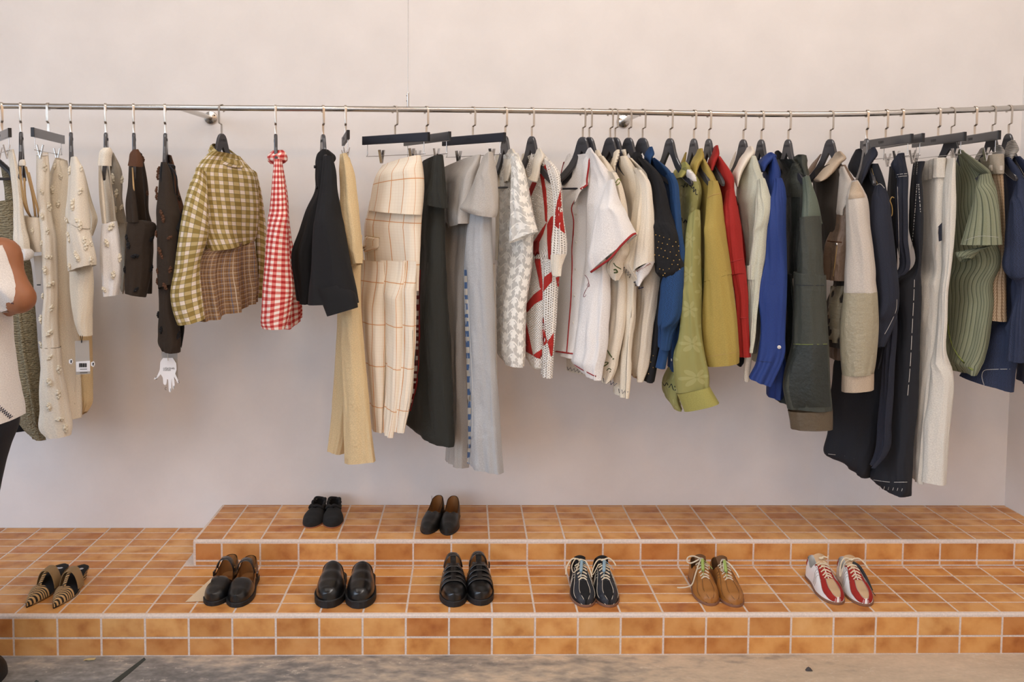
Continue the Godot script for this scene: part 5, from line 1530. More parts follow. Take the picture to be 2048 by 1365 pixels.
	p = loft(g, "front", M.dark_brown, -0.12, 0.08, 0.045, c(W7, [420, 330, 640, 240, 430, 450, 690, 400, 470, 700, 720, 700, 500, 950, 740, 950, 530, 1200, 740, 1200, 530, 1330, 735, 1330]) + c(W8, [470, 60, 600, 60, 455, 300, 590, 300, 452, 500, 575, 500, 458, 600, 572, 600]), {"fold": 0.01})
	sheet(g, "lower_panel", M.khaki, p, c(W8, [490, 130, 600, 130, 470, 300, 590, 300, 456, 450, 578, 450, 462, 585, 570, 590]), 0.004)
	loft(g, "hem_band", M.mocha, -0.1, 0.06, 0.044, c(W8, [458, 592, 572, 592, 460, 640, 572, 650, 462, 694, 572, 702]), {"fold": 0.003, "bt": 1.0})
	q = loft(g, "chest_panel", M.mocha, 0.0, 0.12, 0.035, c(W7, [660, 250, 725, 250, 645, 400, 800, 400, 625, 700, 760, 700, 600, 900, 752, 900, 560, 1010, 748, 1010, 545, 1200, 742, 1200, 540, 1365, 738, 1365]), {"fold": 0.012, "bt": 0.7})
	sheet(g, "chest_patch", M.stone, q, c(W7, [662, 258, 722, 256, 648, 400, 796, 400, 634, 580, 768, 580, 622, 722, 748, 742]), 0.004)
	trim(g, "pocket_edge", M.rust, q, c(W7, [556, 985, 600, 990, 700, 1000]), 0.0025)
	trim(g, "pocket_edge", M.gold_yarn, q, c(W7, [655, 1030, 640, 1150, 618, 1330]), 0.0014)
	dot_on(g, "snap", M.steel, q, 1540 + 652 * 0.2052, 280 + 1017 * 0.2052, 0.0055, 0.003)
	q = loft(g, "sleeve", M.stone, 0.14, 0.19, 0.05, c(W7, [795, 400, 850, 395, 765, 500, 905, 500, 755, 600, 935, 580, 750, 850, 965, 850, 748, 1100, 1000, 1100, 736, 1330, 1018, 1330]) + c(W8, [606, 60, 838, 60, 600, 190, 850, 174]), {"fold": 0.006, "bt": 0.6})
	sheet(g, "shoulder_patch", M.sand, q, c(W7, [800, 410, 850, 402, 780, 490, 900, 490, 765, 580, 925, 560]), 0.004)
	loft(g, "lower_sleeve", M.khaki, 0.14, 0.19, 0.052, c(W8, [600, 186, 850, 170, 588, 300, 856, 300, 574, 450, 858, 450, 572, 600, 850, 600, 580, 750, 836, 740, 592, 850, 822, 822]), {"fold": 0.008, "bt": 1.0})
	loft(g, "cuff", M.sand, 0.14, 0.19, 0.05, c(W8, [586, 850, 823, 818, 584, 920, 822, 890, 583, 984, 820, 950]), {"fold": 0.003, "bt": 1.0})
	loft(g, "collar", M.sand, -0.02, 0.1, 0.022, c(W7, [630, 135, 690, 120, 590, 190, 735, 180, 530, 280, 680, 230, 470, 350, 600, 330, 436, 395, 530, 395, 470, 408, 500, 408]), {"fold": 0.002})
	loft(g, "collar_far", M.mocha, -0.17, -0.12, 0.016, c(W7, [478, 160, 500, 140, 400, 250, 450, 240, 362, 330, 420, 340, 385, 400, 432, 420]), {"fold": 0.002})
	# denim jacket
	hanger(1735, 1750, "dark denim jacket")
	g = garment("denim_jacket", "dark indigo denim jacket with pale double stitching beside the beige jacket", "jacket", 1745, 700)
	p = loft(g, "body", M.denim_dark, -0.06, 0.1, 0.045, c(X1, [230, 270, 320, 290, 160, 450, 380, 480, 210, 650, 400, 650, 240, 950, 420, 950, 280, 1330, 460, 1330]) + c(X3, [335, 80, 440, 80, 340, 300, 420, 300, 345, 480, 385, 480, 335, 600, 355, 580]), {"fold": 0.01})
	q = loft(g, "sleeve", M.denim_navy, 0.13, 0.18, 0.045, c(X1, [300, 490, 380, 500, 270, 620, 415, 620, 255, 850, 436, 800, 280, 1150, 470, 1100, 300, 1365, 500, 1365]) + c(X3, [340, 60, 466, 60, 346, 200, 468, 200, 350, 350, 430, 350, 350, 480, 380, 460]), {"fold": 0.009})
	trim(g, "stitching", M.gold_yarn, p, c(X1, [240, 290, 265, 390, 310, 490]), 0.001)
	trim(g, "stitching", M.gold_yarn, p, c(X1, [252, 285, 278, 385, 318, 478]), 0.001)
	trim(g, "stitching", M.white_yarn, q, c(X1, [310, 490, 345, 478, 385, 520]), 0.001)
	trim(g, "stitching", M.white_yarn, q, c(X3, [466, 180, 460, 250, 420, 340, 392, 390]), 0.001)
	loft(g, "collar", M.denim_navy, -0.02, 0.09, 0.024, c(X1, [230, 150, 290, 128, 200, 200, 312, 180, 165, 330, 250, 280, 135, 440, 190, 420, 150, 480, 165, 480]), {"fold": 0.002})
	loft(g, "collar_far", M.denim_dark, -0.16, -0.1, 0.016, c(X1, [105, 145, 150, 138, 60, 250, 180, 180, 38, 320, 150, 300, 90, 400, 140, 430]), {"fold": 0.002})
	# denim trousers
	clip_hanger(1773, 30, "denim drawstring trousers", false, [-0.1, 0.08])
	g = garment("denim_trousers", "dark denim trousers with an elastic waist and hanging drawstring", "trousers", 1700, 940)
	p = loft(g, "far_leg", M.denim_dark, -0.12, 0.0, 0.045, c(X1, [440, 300, 500, 320, 420, 600, 500, 600, 440, 900, 510, 900, 460, 1330, 510, 1330]) + c(X3, [280, 250, 430, 300, 180, 420, 420, 420, 105, 560, 400, 560, 90, 700, 380, 700, 72, 850, 352, 850, 60, 1000, 335, 1000, 46, 1136, 300, 1160, 180, 1160, 308, 1240]), {"fold": 0.012})
	trim(g, "hem_stitching", M.white_yarn, p, c(X3, [50, 1118, 150, 1130, 250, 1160]), 0.0009)
	q = loft(g, "near_leg", M.denim_navy, 0.08, 0.12, 0.035, c(X1, [515, 185, 572, 178, 450, 310, 586, 300, 492, 360, 602, 370, 498, 600, 606, 600, 505, 1000, 604, 1000, 510, 1340, 600, 1340]) + c(X3, [380, 60, 450, 60, 400, 300, 470, 300, 380, 600, 450, 600, 360, 900, 430, 900, 340, 1120, 400, 1120, 310, 1190, 330, 1195]), {"fold": 0.008})
	for k in 2:
		trim(g, "stitching", M.white_yarn, q, c(X1, [500, 390 + k * 22, 550, 382 + k * 22, 604, 378 + k * 22]), 0.001)
	trim(g, "stitching", M.white_yarn, q, c(X1, [512, 450, 520, 800, 530, 1200]), 0.0009)
	cord(g, "drawstring", M.gold_yarn, smooth_line(PackedVector3Array([un(1788, 396, RZ + 0.12), un(1783, 395, RZ + 0.125), un(1778, 410, RZ + 0.125), un(1778, 432, RZ + 0.125), un(1784, 430, RZ + 0.126), un(1784, 414, RZ + 0.126), un(1780, 402, RZ + 0.127)]), 5), 0.0018, 6)
	# dark trousers with white running stitch
	clip_hanger(1805, 24, "white stitched dark trousers", false, [-0.12, 0.1])
	g = garment("stitched_trousers", "near-black denim trousers with long lines of white running stitch", "trousers", 1780, 985)
	p = loft(g, "legs", M.denim_dark, -0.04, 0.11, 0.045, c(X1, [675, 262, 772, 266, 655, 400, 738, 410, 640, 560, 744, 560, 630, 900, 742, 900, 620, 1340, 712, 1340]) + c(X3, [450, 60, 588, 60, 445, 300, 582, 300, 400, 600, 574, 600, 370, 850, 562, 850, 345, 1050, 546, 1050, 330, 1190, 537, 1190, 320, 1288, 532, 1318, 360, 1310, 530, 1342]), {"fold": 0.01})
	var dash := func(a: Array, n: int, on: float):
		var l := line_on(p, a, 0.0015, 12)
		for k in n:
			var i0 := int(k * (l.size() - 1) / float(n))
			var i1 := maxi(i0 + 1, int((k + on) * (l.size() - 1) / float(n)))
			cord(g, "running_stitch", M.white_yarn, PackedVector3Array([l[i0], l[i1]]), 0.0012, 5)
	dash.call(c(X1, [706, 480, 696, 600, 685, 750, 672, 900, 660, 1050, 655, 1110]), 34, 0.6)
	dash.call(c(X1, [720, 480, 726, 600, 735, 760]), 14, 0.6)
	dash.call(c(X3, [572, 60, 566, 200, 556, 400, 545, 600, 530, 770]), 40, 0.6)
	dash.call(c(X1, [690, 265, 680, 330, 672, 390]), 8, 0.6)
	dash.call(c(X1, [710, 265, 706, 330, 702, 390]), 8, 0.6)
	for k in 6:
		cord(g, "hem_stripe", M.white_yarn, PackedVector3Array([hit(p, 1640 + (365 + k * 27) * 0.3298, 540 + (1312 + k * 3) * 0.3298, 0.001)[0], hit(p, 1640 + (360 + k * 27) * 0.3298, 540 + (1330 + k * 2.5) * 0.3298, 0.001)[0]]), 0.001, 5)
	trim(g, "hem_stitching", M.white_yarn, p, c(X3, [325, 1275, 420, 1288, 528, 1288]), 0.0009)
	# grey elastic trousers
	clip_hanger(1878, 30, "white elastic trousers", false, [-0.16, 0.12])
	g = garment("elastic_trousers", "off white cotton trousers with a gathered elastic waist and a dark tag", "trousers", 1840, 955)
	p = loft(g, "legs", M.offwhite, -0.12, 0.08, 0.045, c(X1, [742, 470, 960, 420, 740, 560, 955, 560, 742, 800, 950, 800, 735, 1100, 945, 1100, 728, 1350, 940, 1350]) + c(X4, [-10, 80, 160, 80, -16, 400, 140, 400, -24, 700, 100, 700, -30, 950, 72, 950, -36, 1250, 45, 1252]), {"fold": 0.014, "bt": 0.9})
	loft(g, "elastic_waist", M.offwhite, -0.12, 0.09, 0.05, c(X1, [752, 300, 975, 235, 745, 380, 968, 330, 742, 490, 962, 425]), {"fold": 0.007, "ff": 9.0, "ft": 1.0, "fg": 0.6, "bt": 1.0})
	card(g, "dark_tag", M.denim_navy, c(X1, [905, 900, 945, 855, 945, 1030, 915, 1040]), 0.12)
	card(g, "paper_tag", M.card, c(X1, [905, 905, 912, 900, 885, 1220, 878, 1222]), 0.121)
	# white trousers
	loft(g, "leg", M.offwhite, 0.06, 0.13, 0.035, c(X2, [232, 236, 306, 228, 212, 330, 302, 330, 190, 450, 300, 480, 182, 700, 300, 700, 178, 1000, 285, 1000, 172, 1350, 250, 1350]) + c(X4, [155, 100, 205, 100, 140, 300, 196, 300, 120, 500, 190, 500, 92, 650, 230, 640, 72, 820, 224, 820, 52, 960, 208, 960, 46, 1150, 195, 1150, 42, 1286, 186, 1290]), {"fold": 0.008})
	sheet(g, "side_panel", M.sand, loft(g, "side_lining", M.sand, 0.04, 0.12, 0.03, c(X2, [255, 500, 302, 470, 215, 720, 300, 660, 205, 900, 292, 900])), c(X2, [262, 540, 298, 520, 225, 720, 296, 700]), 0.002)
	# green ribbed shirt
	hanger(1904, 1968, "green ribbed shirt")
	g = garment("ribbed_shirt", "sage green ribbed shirt with a curved piped hem", "shirt", 1925, 742)
	p = loft(g, "body", M.sage, -0.12, 0.1, 0.05, c(X2, [318, 200, 380, 165, 306, 300, 470, 280, 300, 500, 570, 450, 296, 750, 610, 720, 280, 1050, 660, 1000, 250, 1340, 694, 1280]) + c(X4, [210, 40, 462, 40, 200, 200, 452, 200, 196, 350, 432, 350, 182, 470, 408, 470, 200, 560, 385, 550, 290, 600, 362, 612]), {"fold": 0.012})
	loft(g, "under_hem", M.sage, -0.1, 0.0, 0.03, c(X4, [170, 420, 300, 420, 170, 522, 330, 560, 216, 610, 358, 616]))
	trim(g, "hem_piping", M.olive_yarn, p, c(X4, [204, 200, 206, 320, 222, 420, 262, 510, 320, 580, 358, 608]), 0.0035)
	q = loft(g, "sleeve", M.sage, 0.14, 0.19, 0.05, c(X2, [545, 400, 640, 380, 500, 600, 690, 560, 450, 800, 718, 780, 400, 980, 728, 960, 372, 1076, 735, 1066]), {"fold": 0.006, "bt": 0.6})
	loft(g, "shoulder", M.sage, 0.02, 0.16, 0.035, c(X2, [325, 170, 355, 152, 380, 230, 480, 240, 470, 330, 620, 350, 560, 400, 650, 390]), {"fold": 0.003})
	trim(g, "stitching", M.white_yarn, q, c(X2, [400, 1030, 500, 995, 600, 988, 725, 998]), 0.0012)
	loft(g, "sleeve_lining", M.sage, 0.12, 0.17, 0.03, c(X2, [330, 1150, 640, 1075, 325, 1175, 560, 1110, 362, 1250, 440, 1200]), {"fold": 0.004, "bt": 1.0})
	# tan knitted skirt
	clip_hanger(1951, 27, "tan knitted skirt", false, [-0.16, 0.09])
	g = garment("knit_skirt", "tan knitted skirt with a grey belted waistband", "skirt", 1990, 640)
	loft(g, "skirt_body", M.tan_knit, 0.0, 0.1, 0.035, c(X2, [640, 385, 760, 388, 690, 600, 776, 600, 715, 850, 788, 850, 690, 1100, 790, 1100, 660, 1340, 788, 1340]) + c(X4, [458, 40, 550, 40, 446, 180, 553, 180, 430, 296, 552, 306]), {"fold": 0.006})
	q = loft(g, "waistband", M.grey_cotton, 0.0, 0.11, 0.04, c(X2, [560, 235, 758, 194, 590, 300, 762, 300, 640, 380, 763, 385]), {"fold": 0.002, "bt": 1.0})
	sheet(g, "belt_loop", M.stone, q, c(X2, [640, 295, 672, 290, 642, 355, 675, 352]), 0.006)
	loft(g, "belt", M.stone, 0.02, 0.112, 0.045, c(X2, [670, 300, 762, 305, 672, 350, 762, 352]), {"fold": 0.001, "bt": 1.0, "nr": 6})
	# striped-collar denim jackets
	hanger(1986, 2035, "striped collar denim jacket")
	g = garment("striped_collar_jacket", "indigo denim jacket with a striped collar and long tail", "jacket", 1960, 775)
	p = loft(g, "body", M.denim_mid, -0.06, 0.11, 0.045, c(X2, [770, 220, 830, 230, 775, 350, 930, 380, 790, 520, 960, 480, 800, 800, 950, 800, 805, 1340, 955, 1340]) + c(X4, [540, 60, 640, 60, 540, 250, 640, 250, 420, 400, 620, 400, 380, 540, 600, 540, 300, 660, 580, 716]), {"fold": 0.01})
	trim(g, "hem_stitching", M.white_yarn, p, c(X4, [582, 602, 480, 604, 425, 612, 412, 650, 425, 700]), 0.001)
	trim(g, "stitching", M.gold_yarn, p, c(X2, [770, 310, 810, 360, 860, 420]), 0.001)
	loft(g, "collar", M.stripe_collar, 0.0, 0.1, 0.02, c(X2, [690, 120, 745, 105, 680, 170, 780, 180, 660, 200, 760, 210]), {"fold": 0.002})
	loft(g, "collar_far", M.stripe_collar, -0.14, -0.08, 0.016, c(X2, [540, 150, 570, 130, 505, 215, 560, 220, 495, 245, 540, 258]), {"fold": 0.002})
	hanger(2019, 2061, "last denim jacket on the rail")
	g = garment("striped_collar_jacket", "blue denim jacket with a wide sleeve and striped collar, last on the rail", "jacket", 2040, 760)
	p = loft(g, "body", M.denim_mid, -0.04, 0.12, 0.045, c(X2, [850, 240, 930, 220, 880, 330, 1060, 360, 900, 500, 1100, 500, 960, 900, 1140, 900, 970, 1340, 1150, 1340]) + c(X4, [640, 100, 740, 100, 640, 400, 740, 400, 625, 668, 740, 680]), {"fold": 0.01})
	q = loft(g, "sleeve", M.denim_mid, 0.13, 0.18, 0.05, c(X2, [880, 560, 960, 430, 860, 640, 1010, 600, 820, 850, 1030, 850, 800, 1100, 1040, 1100, 800, 1340, 1040, 1340]) + c(X4, [600, 60, 690, 60, 590, 300, 680, 300, 575, 548, 670, 558]), {"fold": 0.009, "bt": 0.8})
	for k in 2:
		trim(g, "stitching", M.white_yarn, p, c(X2, [880 + k * 14, 240, 930 + k * 14, 330, 985 + k * 14, 430]), 0.001)
	loft(g, "collar", M.stripe_collar, 0.0, 0.1, 0.022, c(X2, [820, 75, 880, 60, 800, 150, 912, 155, 785, 210, 880, 195, 800, 250, 850, 255]), {"fold": 0.002})

# ---------------------------------------------------------------- shoes (each in its own axes: toe to +z, y up from the ground)
func ground(x: float, y: float, h: float) -> Vector3:
	var d = AX * ((x - CX) / F) - AY * ((y - CY) / F) - AZ
	return CAM + d * ((h - CAM.y) / d.y)

# shape of one shoe: length, widths, heights. t runs 0 heel .. 1 toe
func half_width(s: Dictionary, t: float) -> float:
	var w: float
	var ball: float = s.ball
	var heel: float = s.heel
	if t < 0.68:
		w = lerpf(heel, ball, smoothstep(0.28, 0.68, t))
	else:
		w = ball
	if t < 0.14:
		w *= sqrt(maxf(0.0, 1.0 - pow((0.14 - t) / 0.14, 2.0)))
	var tt: float = s.get("toe_at", 0.66)
	if t > tt:
		var q = (t - tt) / (1.0 - tt)
		w *= pow(maxf(0.0, 1.0 - pow(q, s.get("toe_exp", 2.3))), s.get("toe_pow", 0.5))
	return w

func curve(a: Array, t: float) -> float:
	for k in a.size() - 1:
		if t <= a[k + 1][0]:
			return lerpf(a[k][1], a[k + 1][1], smoothstep(0, 1, clampf((t - a[k][0]) / (a[k + 1][0] - a[k][0]), 0, 1)))
	return a[a.size() - 1][1]

func phi_max(s: Dictionary, t: float) -> float:
	var h = curve(s.ridge, t)
	var open: float = asin(clampf(pow(clampf(curve(s.collar, t) / h, 0, 1), 1.0 / 0.85), 0, 1)) if s.has("collar") else PI / 2
	return lerpf(open, PI / 2, smoothstep(s.throat - s.get("throat_w", 0.08), s.throat, t))

# a point of the upper; side -1 or 1, f 0 at the sole .. 1 at the edge of the opening or at the ridge
func upper_at(s: Dictionary, t: float, side: float, f: float, lift := 0.0) -> Vector3:
	var w = half_width(s, t) + lift
	var h = curve(s.ridge, t) + lift
	var p = phi_max(s, t) * f
	var skew: float = s.get("skew", 0.0) * sin(clampf((t - 0.3) / 0.7, 0, 1) * PI * 0.5)
	return Vector3(side * w * pow(cos(p), 0.75) + skew, s.sole + h * pow(sin(p), 0.85), (t - 0.5) * s.len + (lift if t > 0.9 else 0.0))

func upper_mesh(s: Dictionary, t0: float, t1: float, lift := 0.0, f0 := 0.0, f1 := 1.0, nt := 36) -> ArrayMesh:
	var v = PackedVector3Array()
	var idx = PackedInt32Array()
	var uv = PackedVector2Array()
	var weld = PackedInt32Array()
	var nf = 10
	for side in [-1.0, 1.0]:
		var at = v.size()
		for i in nt + 1:
			var q = i / float(nt)
			var t = lerpf(t0, t1, 0.5 - 0.5 * cos(q * PI))
			for j in nf + 1:
				var p = upper_at(s, t, side, lerpf(f0, f1, j / float(nf)), lift)
				v.append(p)
				uv.append(Vector2(p.x, p.z))
		for i in nt:
			for j in nf:
				var a = at + i * (nf + 1) + j
				var b = a + nf + 1
				if side < 0:
					idx.append_array([a, a + 1, b, a + 1, b + 1, b])
				else:
					idx.append_array([a, b, a + 1, a + 1, b, b + 1])
	var half = v.size() / 2
	for i in nt + 1:
		var t = lerpf(t0, t1, 0.5 - 0.5 * cos(i / float(nt) * PI))
		if t > s.throat and f1 > 0.99:
			weld.append_array([i * (nf + 1) + nf, half + i * (nf + 1) + nf])
	return commit(v, uv, idx, weld)

# a patch of the upper between two lines, on one side or across the ridge
func patch(par: Node3D, called: String, m: Material, s: Dictionary, t0: float, t1: float, side: float, fa: Array, lift := 0.0012) -> MeshInstance3D:
	var v = PackedVector3Array()
	var uv = PackedVector2Array()
	var nt = 14
	var nf = 8
	for i in nt + 1:
		var q = i / float(nt)
		var t = lerpf(t0, t1, q)
		var a: float = lerpf(fa[0], fa[2], q)
		var b: float = lerpf(fa[1], fa[3], q)
		for j in nf + 1:
			var f = lerpf(a, b, j / float(nf))
			var sd = side
			if f > 1.0:
				f = 2.0 - f
				sd = -side
			var e = 0.2 if j == 0 or j == nf or i == 0 or i == nt else 1.0
			v.append(upper_at(s, t, sd, f, lift * e))
			uv.append(Vector2(j, i))
	return put(par, called, grid(v, uv, nt + 1, nf + 1, false, side > 0), m)

func outline(s: Dictionary, grow: float, t0 := 0.0, t1 := 1.0) -> PackedVector2Array:
	var p = PackedVector2Array()
	var n = 26
	for side in [1.0, -1.0]:
		for i in n + 1:
			var q = i / float(n)
			if side < 0:
				q = 1.0 - q
			var t = lerpf(t0, t1, 0.5 - 0.5 * cos(q * PI))
			var w = half_width(s, t)
			var k = Vector2(side * maxf(w, 0.0), (t - 0.5) * s.len)
			var dirc = Vector2(side * (1.0 if w > 0.004 else 0.2), -1.0 if t < 0.06 else 1.0 if t > 0.95 else 0.0).normalized()
			var skew: float = s.get("skew", 0.0) * sin(clampf((t - 0.3) / 0.7, 0, 1) * PI * 0.5)
			k += dirc * grow + Vector2(skew, 0)
			if p.is_empty() or p[p.size() - 1].distance_to(k) > 0.0012:
				p.append(k)
	if p[0].distance_to(p[p.size() - 1]) < 0.0012:
		p.remove_at(p.size() - 1)
	return p

func flat_slab(par: Node3D, called: String, m: Material, p: PackedVector2Array, y0: float, y1: float, bevel := 0.0015) -> MeshInstance3D:
	var o = put(par, called, slab(p, y1 - y0, bevel), m, Vector3(0, (y0 + y1) / 2, 0))
	o.basis = Basis(Vector3(1, 0, 0), Vector3(0, 0, 1), Vector3(0, -1, 0))
	return o

func lace(par: Node3D, called: String, m: Material, pts: Array, r: float, flat := 0.6) -> MeshInstance3D:
	return put(par, called, cord_mesh(smooth_line(PackedVector3Array(pts), 5), r, 7, flat), m)

# a strap over the foot: arc from side to side at t, with its own width
func strap(par: Node3D, called: String, m: Material, s: Dictionary, ta: float, tb: float, fa: float, fb: float, thick := 0.003, width := 0.016, rise := 0.0) -> MeshInstance3D:
	var v = PackedVector3Array()
	var uv = PackedVector2Array()
	var n = 20
	var prof = [[-0.5, 0.0], [-0.45, 1.0], [0.45, 1.0], [0.5, 0.0]]
	for i in n + 1:
		var q = i / float(n)
		var t = lerpf(ta, tb, q)
		var a = lerpf(fa, 2.0 - fb, q)
		var sd = -1.0 if a <= 1.0 else 1.0
		var f = a if a <= 1.0 else 2.0 - a
		var w = half_width(s, t)
		var h = curve(s.ridge, t) + rise * sin(q * PI)
		var ph = f * PI / 2
		for k in prof:
			var l: float = k[1] * thick + 0.0008
			v.append(Vector3(sd * (w + l) * pow(maxf(cos(ph), 0.0), 0.75), s.sole + (h + l) * pow(sin(ph), 0.85), (t - 0.5) * s.len + k[0] * width))
			uv.append(Vector2(q * 0.2, k[0]))
	return put(par, called, grid(v, uv, n + 1, 4, false, true), m)

func shoe(called: String, label: String, group: String, s: Dictionary, toe: Vector2, heel: Vector2, floor_y: float) -> Node3D:
	var a = ground(toe.x, toe.y, floor_y)
	var b = ground(heel.x, heel.y, floor_y)
	var dir = (a - b).normalized()
	var at: Vector3 = a - dir * s.len * 0.5
	at.y = floor_y
	var t = thing(called, label, "shoe", at, group)
	t.rotation.y = atan2(dir.x, dir.z)
	return t

func shoe_base(t: Node3D, s: Dictionary, up: Material, lin: Material, sole: Material) -> void:
	flat_slab(t, "sole", sole, outline(s, s.get("welt", 0.003)), 0.0, s.sole + 0.001)
	var u = put(t, "upper", upper_mesh(s, s.get("from", 0.0), 1.0), up)
	var li = s.duplicate()
	li.ball -= 0.0025
	li.heel -= 0.0025
	li.len *= 0.975
	put(u, "lining", upper_mesh(li, s.get("from", 0.0), 0.97, -0.001), lin)
	flat_slab(t, "insole", lin, outline(s, -0.003, 0.02, 0.97), s.sole, s.sole + 0.004, 0.0008)

func bowling(label: String, s: Dictionary, toe: Vector2, heel: Vector2, look: Dictionary, bow: int) -> void:
	var t = shoe("bowling_shoe", label, look.group, s, toe, heel, LOW)
	shoe_base(t, s, look.upper, look.lining, look.sole)
	# panels at the toe, bands beside the laces, heel tab
	patch(t, "toe_stripe", look.stripe, s, 0.66, 0.998, -1.0, [0.88, 1.12, 0.66, 1.34])
	for sd in [-1.0, 1.0]:
		patch(t, "toe_panel", look.band, s, 0.66, 0.998, sd, [0.6, 0.88, 0.0, 0.66])
		patch(t, "lace_band", look.band, s, 0.36, 0.665, sd, [0.74, 0.99, 0.62, 0.99])
		patch(t, "heel_tab", look.band, s, 0.0, 0.13, sd, [0.55, 0.97, 0.55, 0.97])
		lace(t, "stitching", look.stitch, [upper_at(s, 0.99, sd, 0.02, 0.002), upper_at(s, 0.85, sd, 0.28, 0.002), upper_at(s, 0.67, sd, 0.59, 0.002), upper_at(s, 0.5, sd, 0.68, 0.002), upper_at(s, 0.37, sd, 0.73, 0.002)], 0.0008, 1.0)
		lace(t, "stitching", look.stitch, [upper_at(s, 0.99, sd, 0.66, 0.0022), upper_at(s, 0.85, sd, 0.76, 0.0022), upper_at(s, 0.67, sd, 0.88, 0.0022)], 0.0008, 1.0)
		for k in 3:
			lace(t, "stitching", look.stitch, [upper_at(s, 0.48 + k * 0.045, sd, 0.66, 0.0015), upper_at(s, 0.46 + k * 0.045, sd, 0.5, 0.0015), upper_at(s, 0.5 + k * 0.045, sd, 0.3, 0.0015), upper_at(s, 0.48 + k * 0.045, sd, 0.1, 0.0015)], 0.0006, 1.0)
	# tongue
	var v = PackedVector3Array()
	var uv = PackedVector2Array()
	for i in 9:
		var q = i / 8.0
		var tt = lerpf(0.66, 0.27, q)
		var h = curve(s.ridge, tt) + s.sole - 0.003 + q * q * 0.018
		for j in 7:
			var x = (j / 3.0 - 1.0)
			v.append(Vector3(x * lerpf(0.012, 0.022, q), h - x * x * 0.008, (tt - 0.5) * s.len))
			uv.append(Vector2(x, q))
	put(t, "tongue", grid(v, uv, 9, 7, false, true), look.tongue)
	# crossed laces
	for k in 6:
		var tt = 0.645 - k * 0.05
		var w = 0.012 + k * 0.0012
		var y = curve(s.ridge, tt) + s.sole + 0.003
		for sd in [-1.0, 1.0]:
			lace(t, "shoelace", look.lace, [Vector3(sd * w * 1.25, y - 0.004, (tt - 0.5) * s.len), Vector3(sd * w * 0.5, y + 0.0025, (tt - 0.512) * s.len), Vector3(-sd * w * 0.6, y + 0.001 + 0.001 * sd, (tt - 0.54) * s.len)], 0.0026, 0.6)
	# knot, loops, ends
	var kz = (0.36 - 0.5) * s.len
	var ky = curve(s.ridge, 0.36) + s.sole + 0.014
	put(t, "knot", balls([[0, 0, 0, 0.006], [0.005, 0.001, 0.001, 0.0045], [-0.005, 0.0, 0.001, 0.0045]], 10, 7), look.lace, Vector3(0, ky, kz))
	var loops = []
	if bow == 0:
		loops = [[[0, 0, 0], [-0.02, 0.008, 0.01], [-0.036, -0.01, 0.03], [-0.034, -0.026, 0.05], [-0.022, -0.022, 0.045], [-0.006, -0.002, 0.012]], [[0, 0, 0], [-0.03, 0.004, -0.002], [-0.052, -0.02, 0.012], [-0.058, -0.044, 0.03]], [[0, 0, 0], [0.018, 0.0, 0.01], [0.03, -0.02, 0.04], [0.036, -0.04, 0.062]]]
	elif bow == 1:
		loops = [[[0, 0, 0], [-0.018, 0.004, 0.006], [-0.034, -0.008, 0.02], [-0.048, -0.03, 0.045], [-0.044, -0.034, 0.05], [-0.02, -0.008, 0.02]], [[0, 0, 0], [0.02, 0.008, 0.002], [0.036, 0.0, 0.01], [0.046, -0.014, 0.02]]]
	elif bow == 2:
		loops = [[[0, 0, 0], [-0.03, 0.012, 0.004], [-0.052, 0.008, 0.008], [-0.056, -0.006, 0.016], [-0.04, -0.01, 0.016], [-0.01, 0.0, 0.006]], [[0, 0, 0], [-0.016, -0.01, 0.03], [-0.034, -0.034, 0.06], [-0.052, -0.064, 0.085], [-0.078, -0.072, 0.092], [-0.108, -0.0745, 0.09]]]
	elif bow == 3:
		loops = [[[0, 0, 0], [-0.012, -0.004, 0.01], [-0.018, -0.022, 0.04], [-0.012, -0.024, 0.042], [-0.004, -0.006, 0.014]], [[0, 0, 0], [0.018, -0.006, 0.02], [0.032, -0.022, 0.05], [0.038, -0.036, 0.075]]]
	elif bow == 4:
		loops = [[[0, 0, 0], [0.01, 0.006, 0.0], [0.024, 0.004, 0.004], [0.026, 0.012, 0.002]]]
	else:
		loops = [[[0, 0, 0], [-0.024, 0.006, 0.004], [-0.042, -0.012, 0.014], [-0.05, -0.044, 0.03], [-0.048, -0.052, 0.034], [-0.03, -0.01, 0.016], [-0.006, 0.002, 0.006]], [[0, 0, 0], [0.026, 0.006, 0.002], [0.046, -0.008, 0.01], [0.058, -0.026, 0.018]]]
	for l in loops:
		var pts = []
		for q in l:
			pts.append(Vector3(q[0], maxf(ky + q[1], 0.003), kz + q[2]))
		lace(t, "lace_end", look.lace, pts, 0.0029, 0.55)
	if look.has("tag"):
		var p0 = Vector3(0.004, ky - 0.002, kz + 0.004)
		var p1 = Vector3(-0.004, ky - 0.022, kz + 0.052)
		put(t, "rolled_tag", cord_mesh(PackedVector3Array([p0, p0.lerp(p1, 0.5), p1]), 0.0062, 12), look.tag)
		lace(t, "tag_cord", look.tag, [p1, p1 + Vector3(-0.001, -0.006, 0.01), p1 + Vector3(-0.004, -0.012, 0.022)], 0.0012, 1.0)
		lace(t, "tag_cord", look.tag, [p0, p0 + Vector3(0.014, -0.004, 0.014), p0 + Vector3(0.03, -0.02, 0.036)], 0.0011, 1.0)

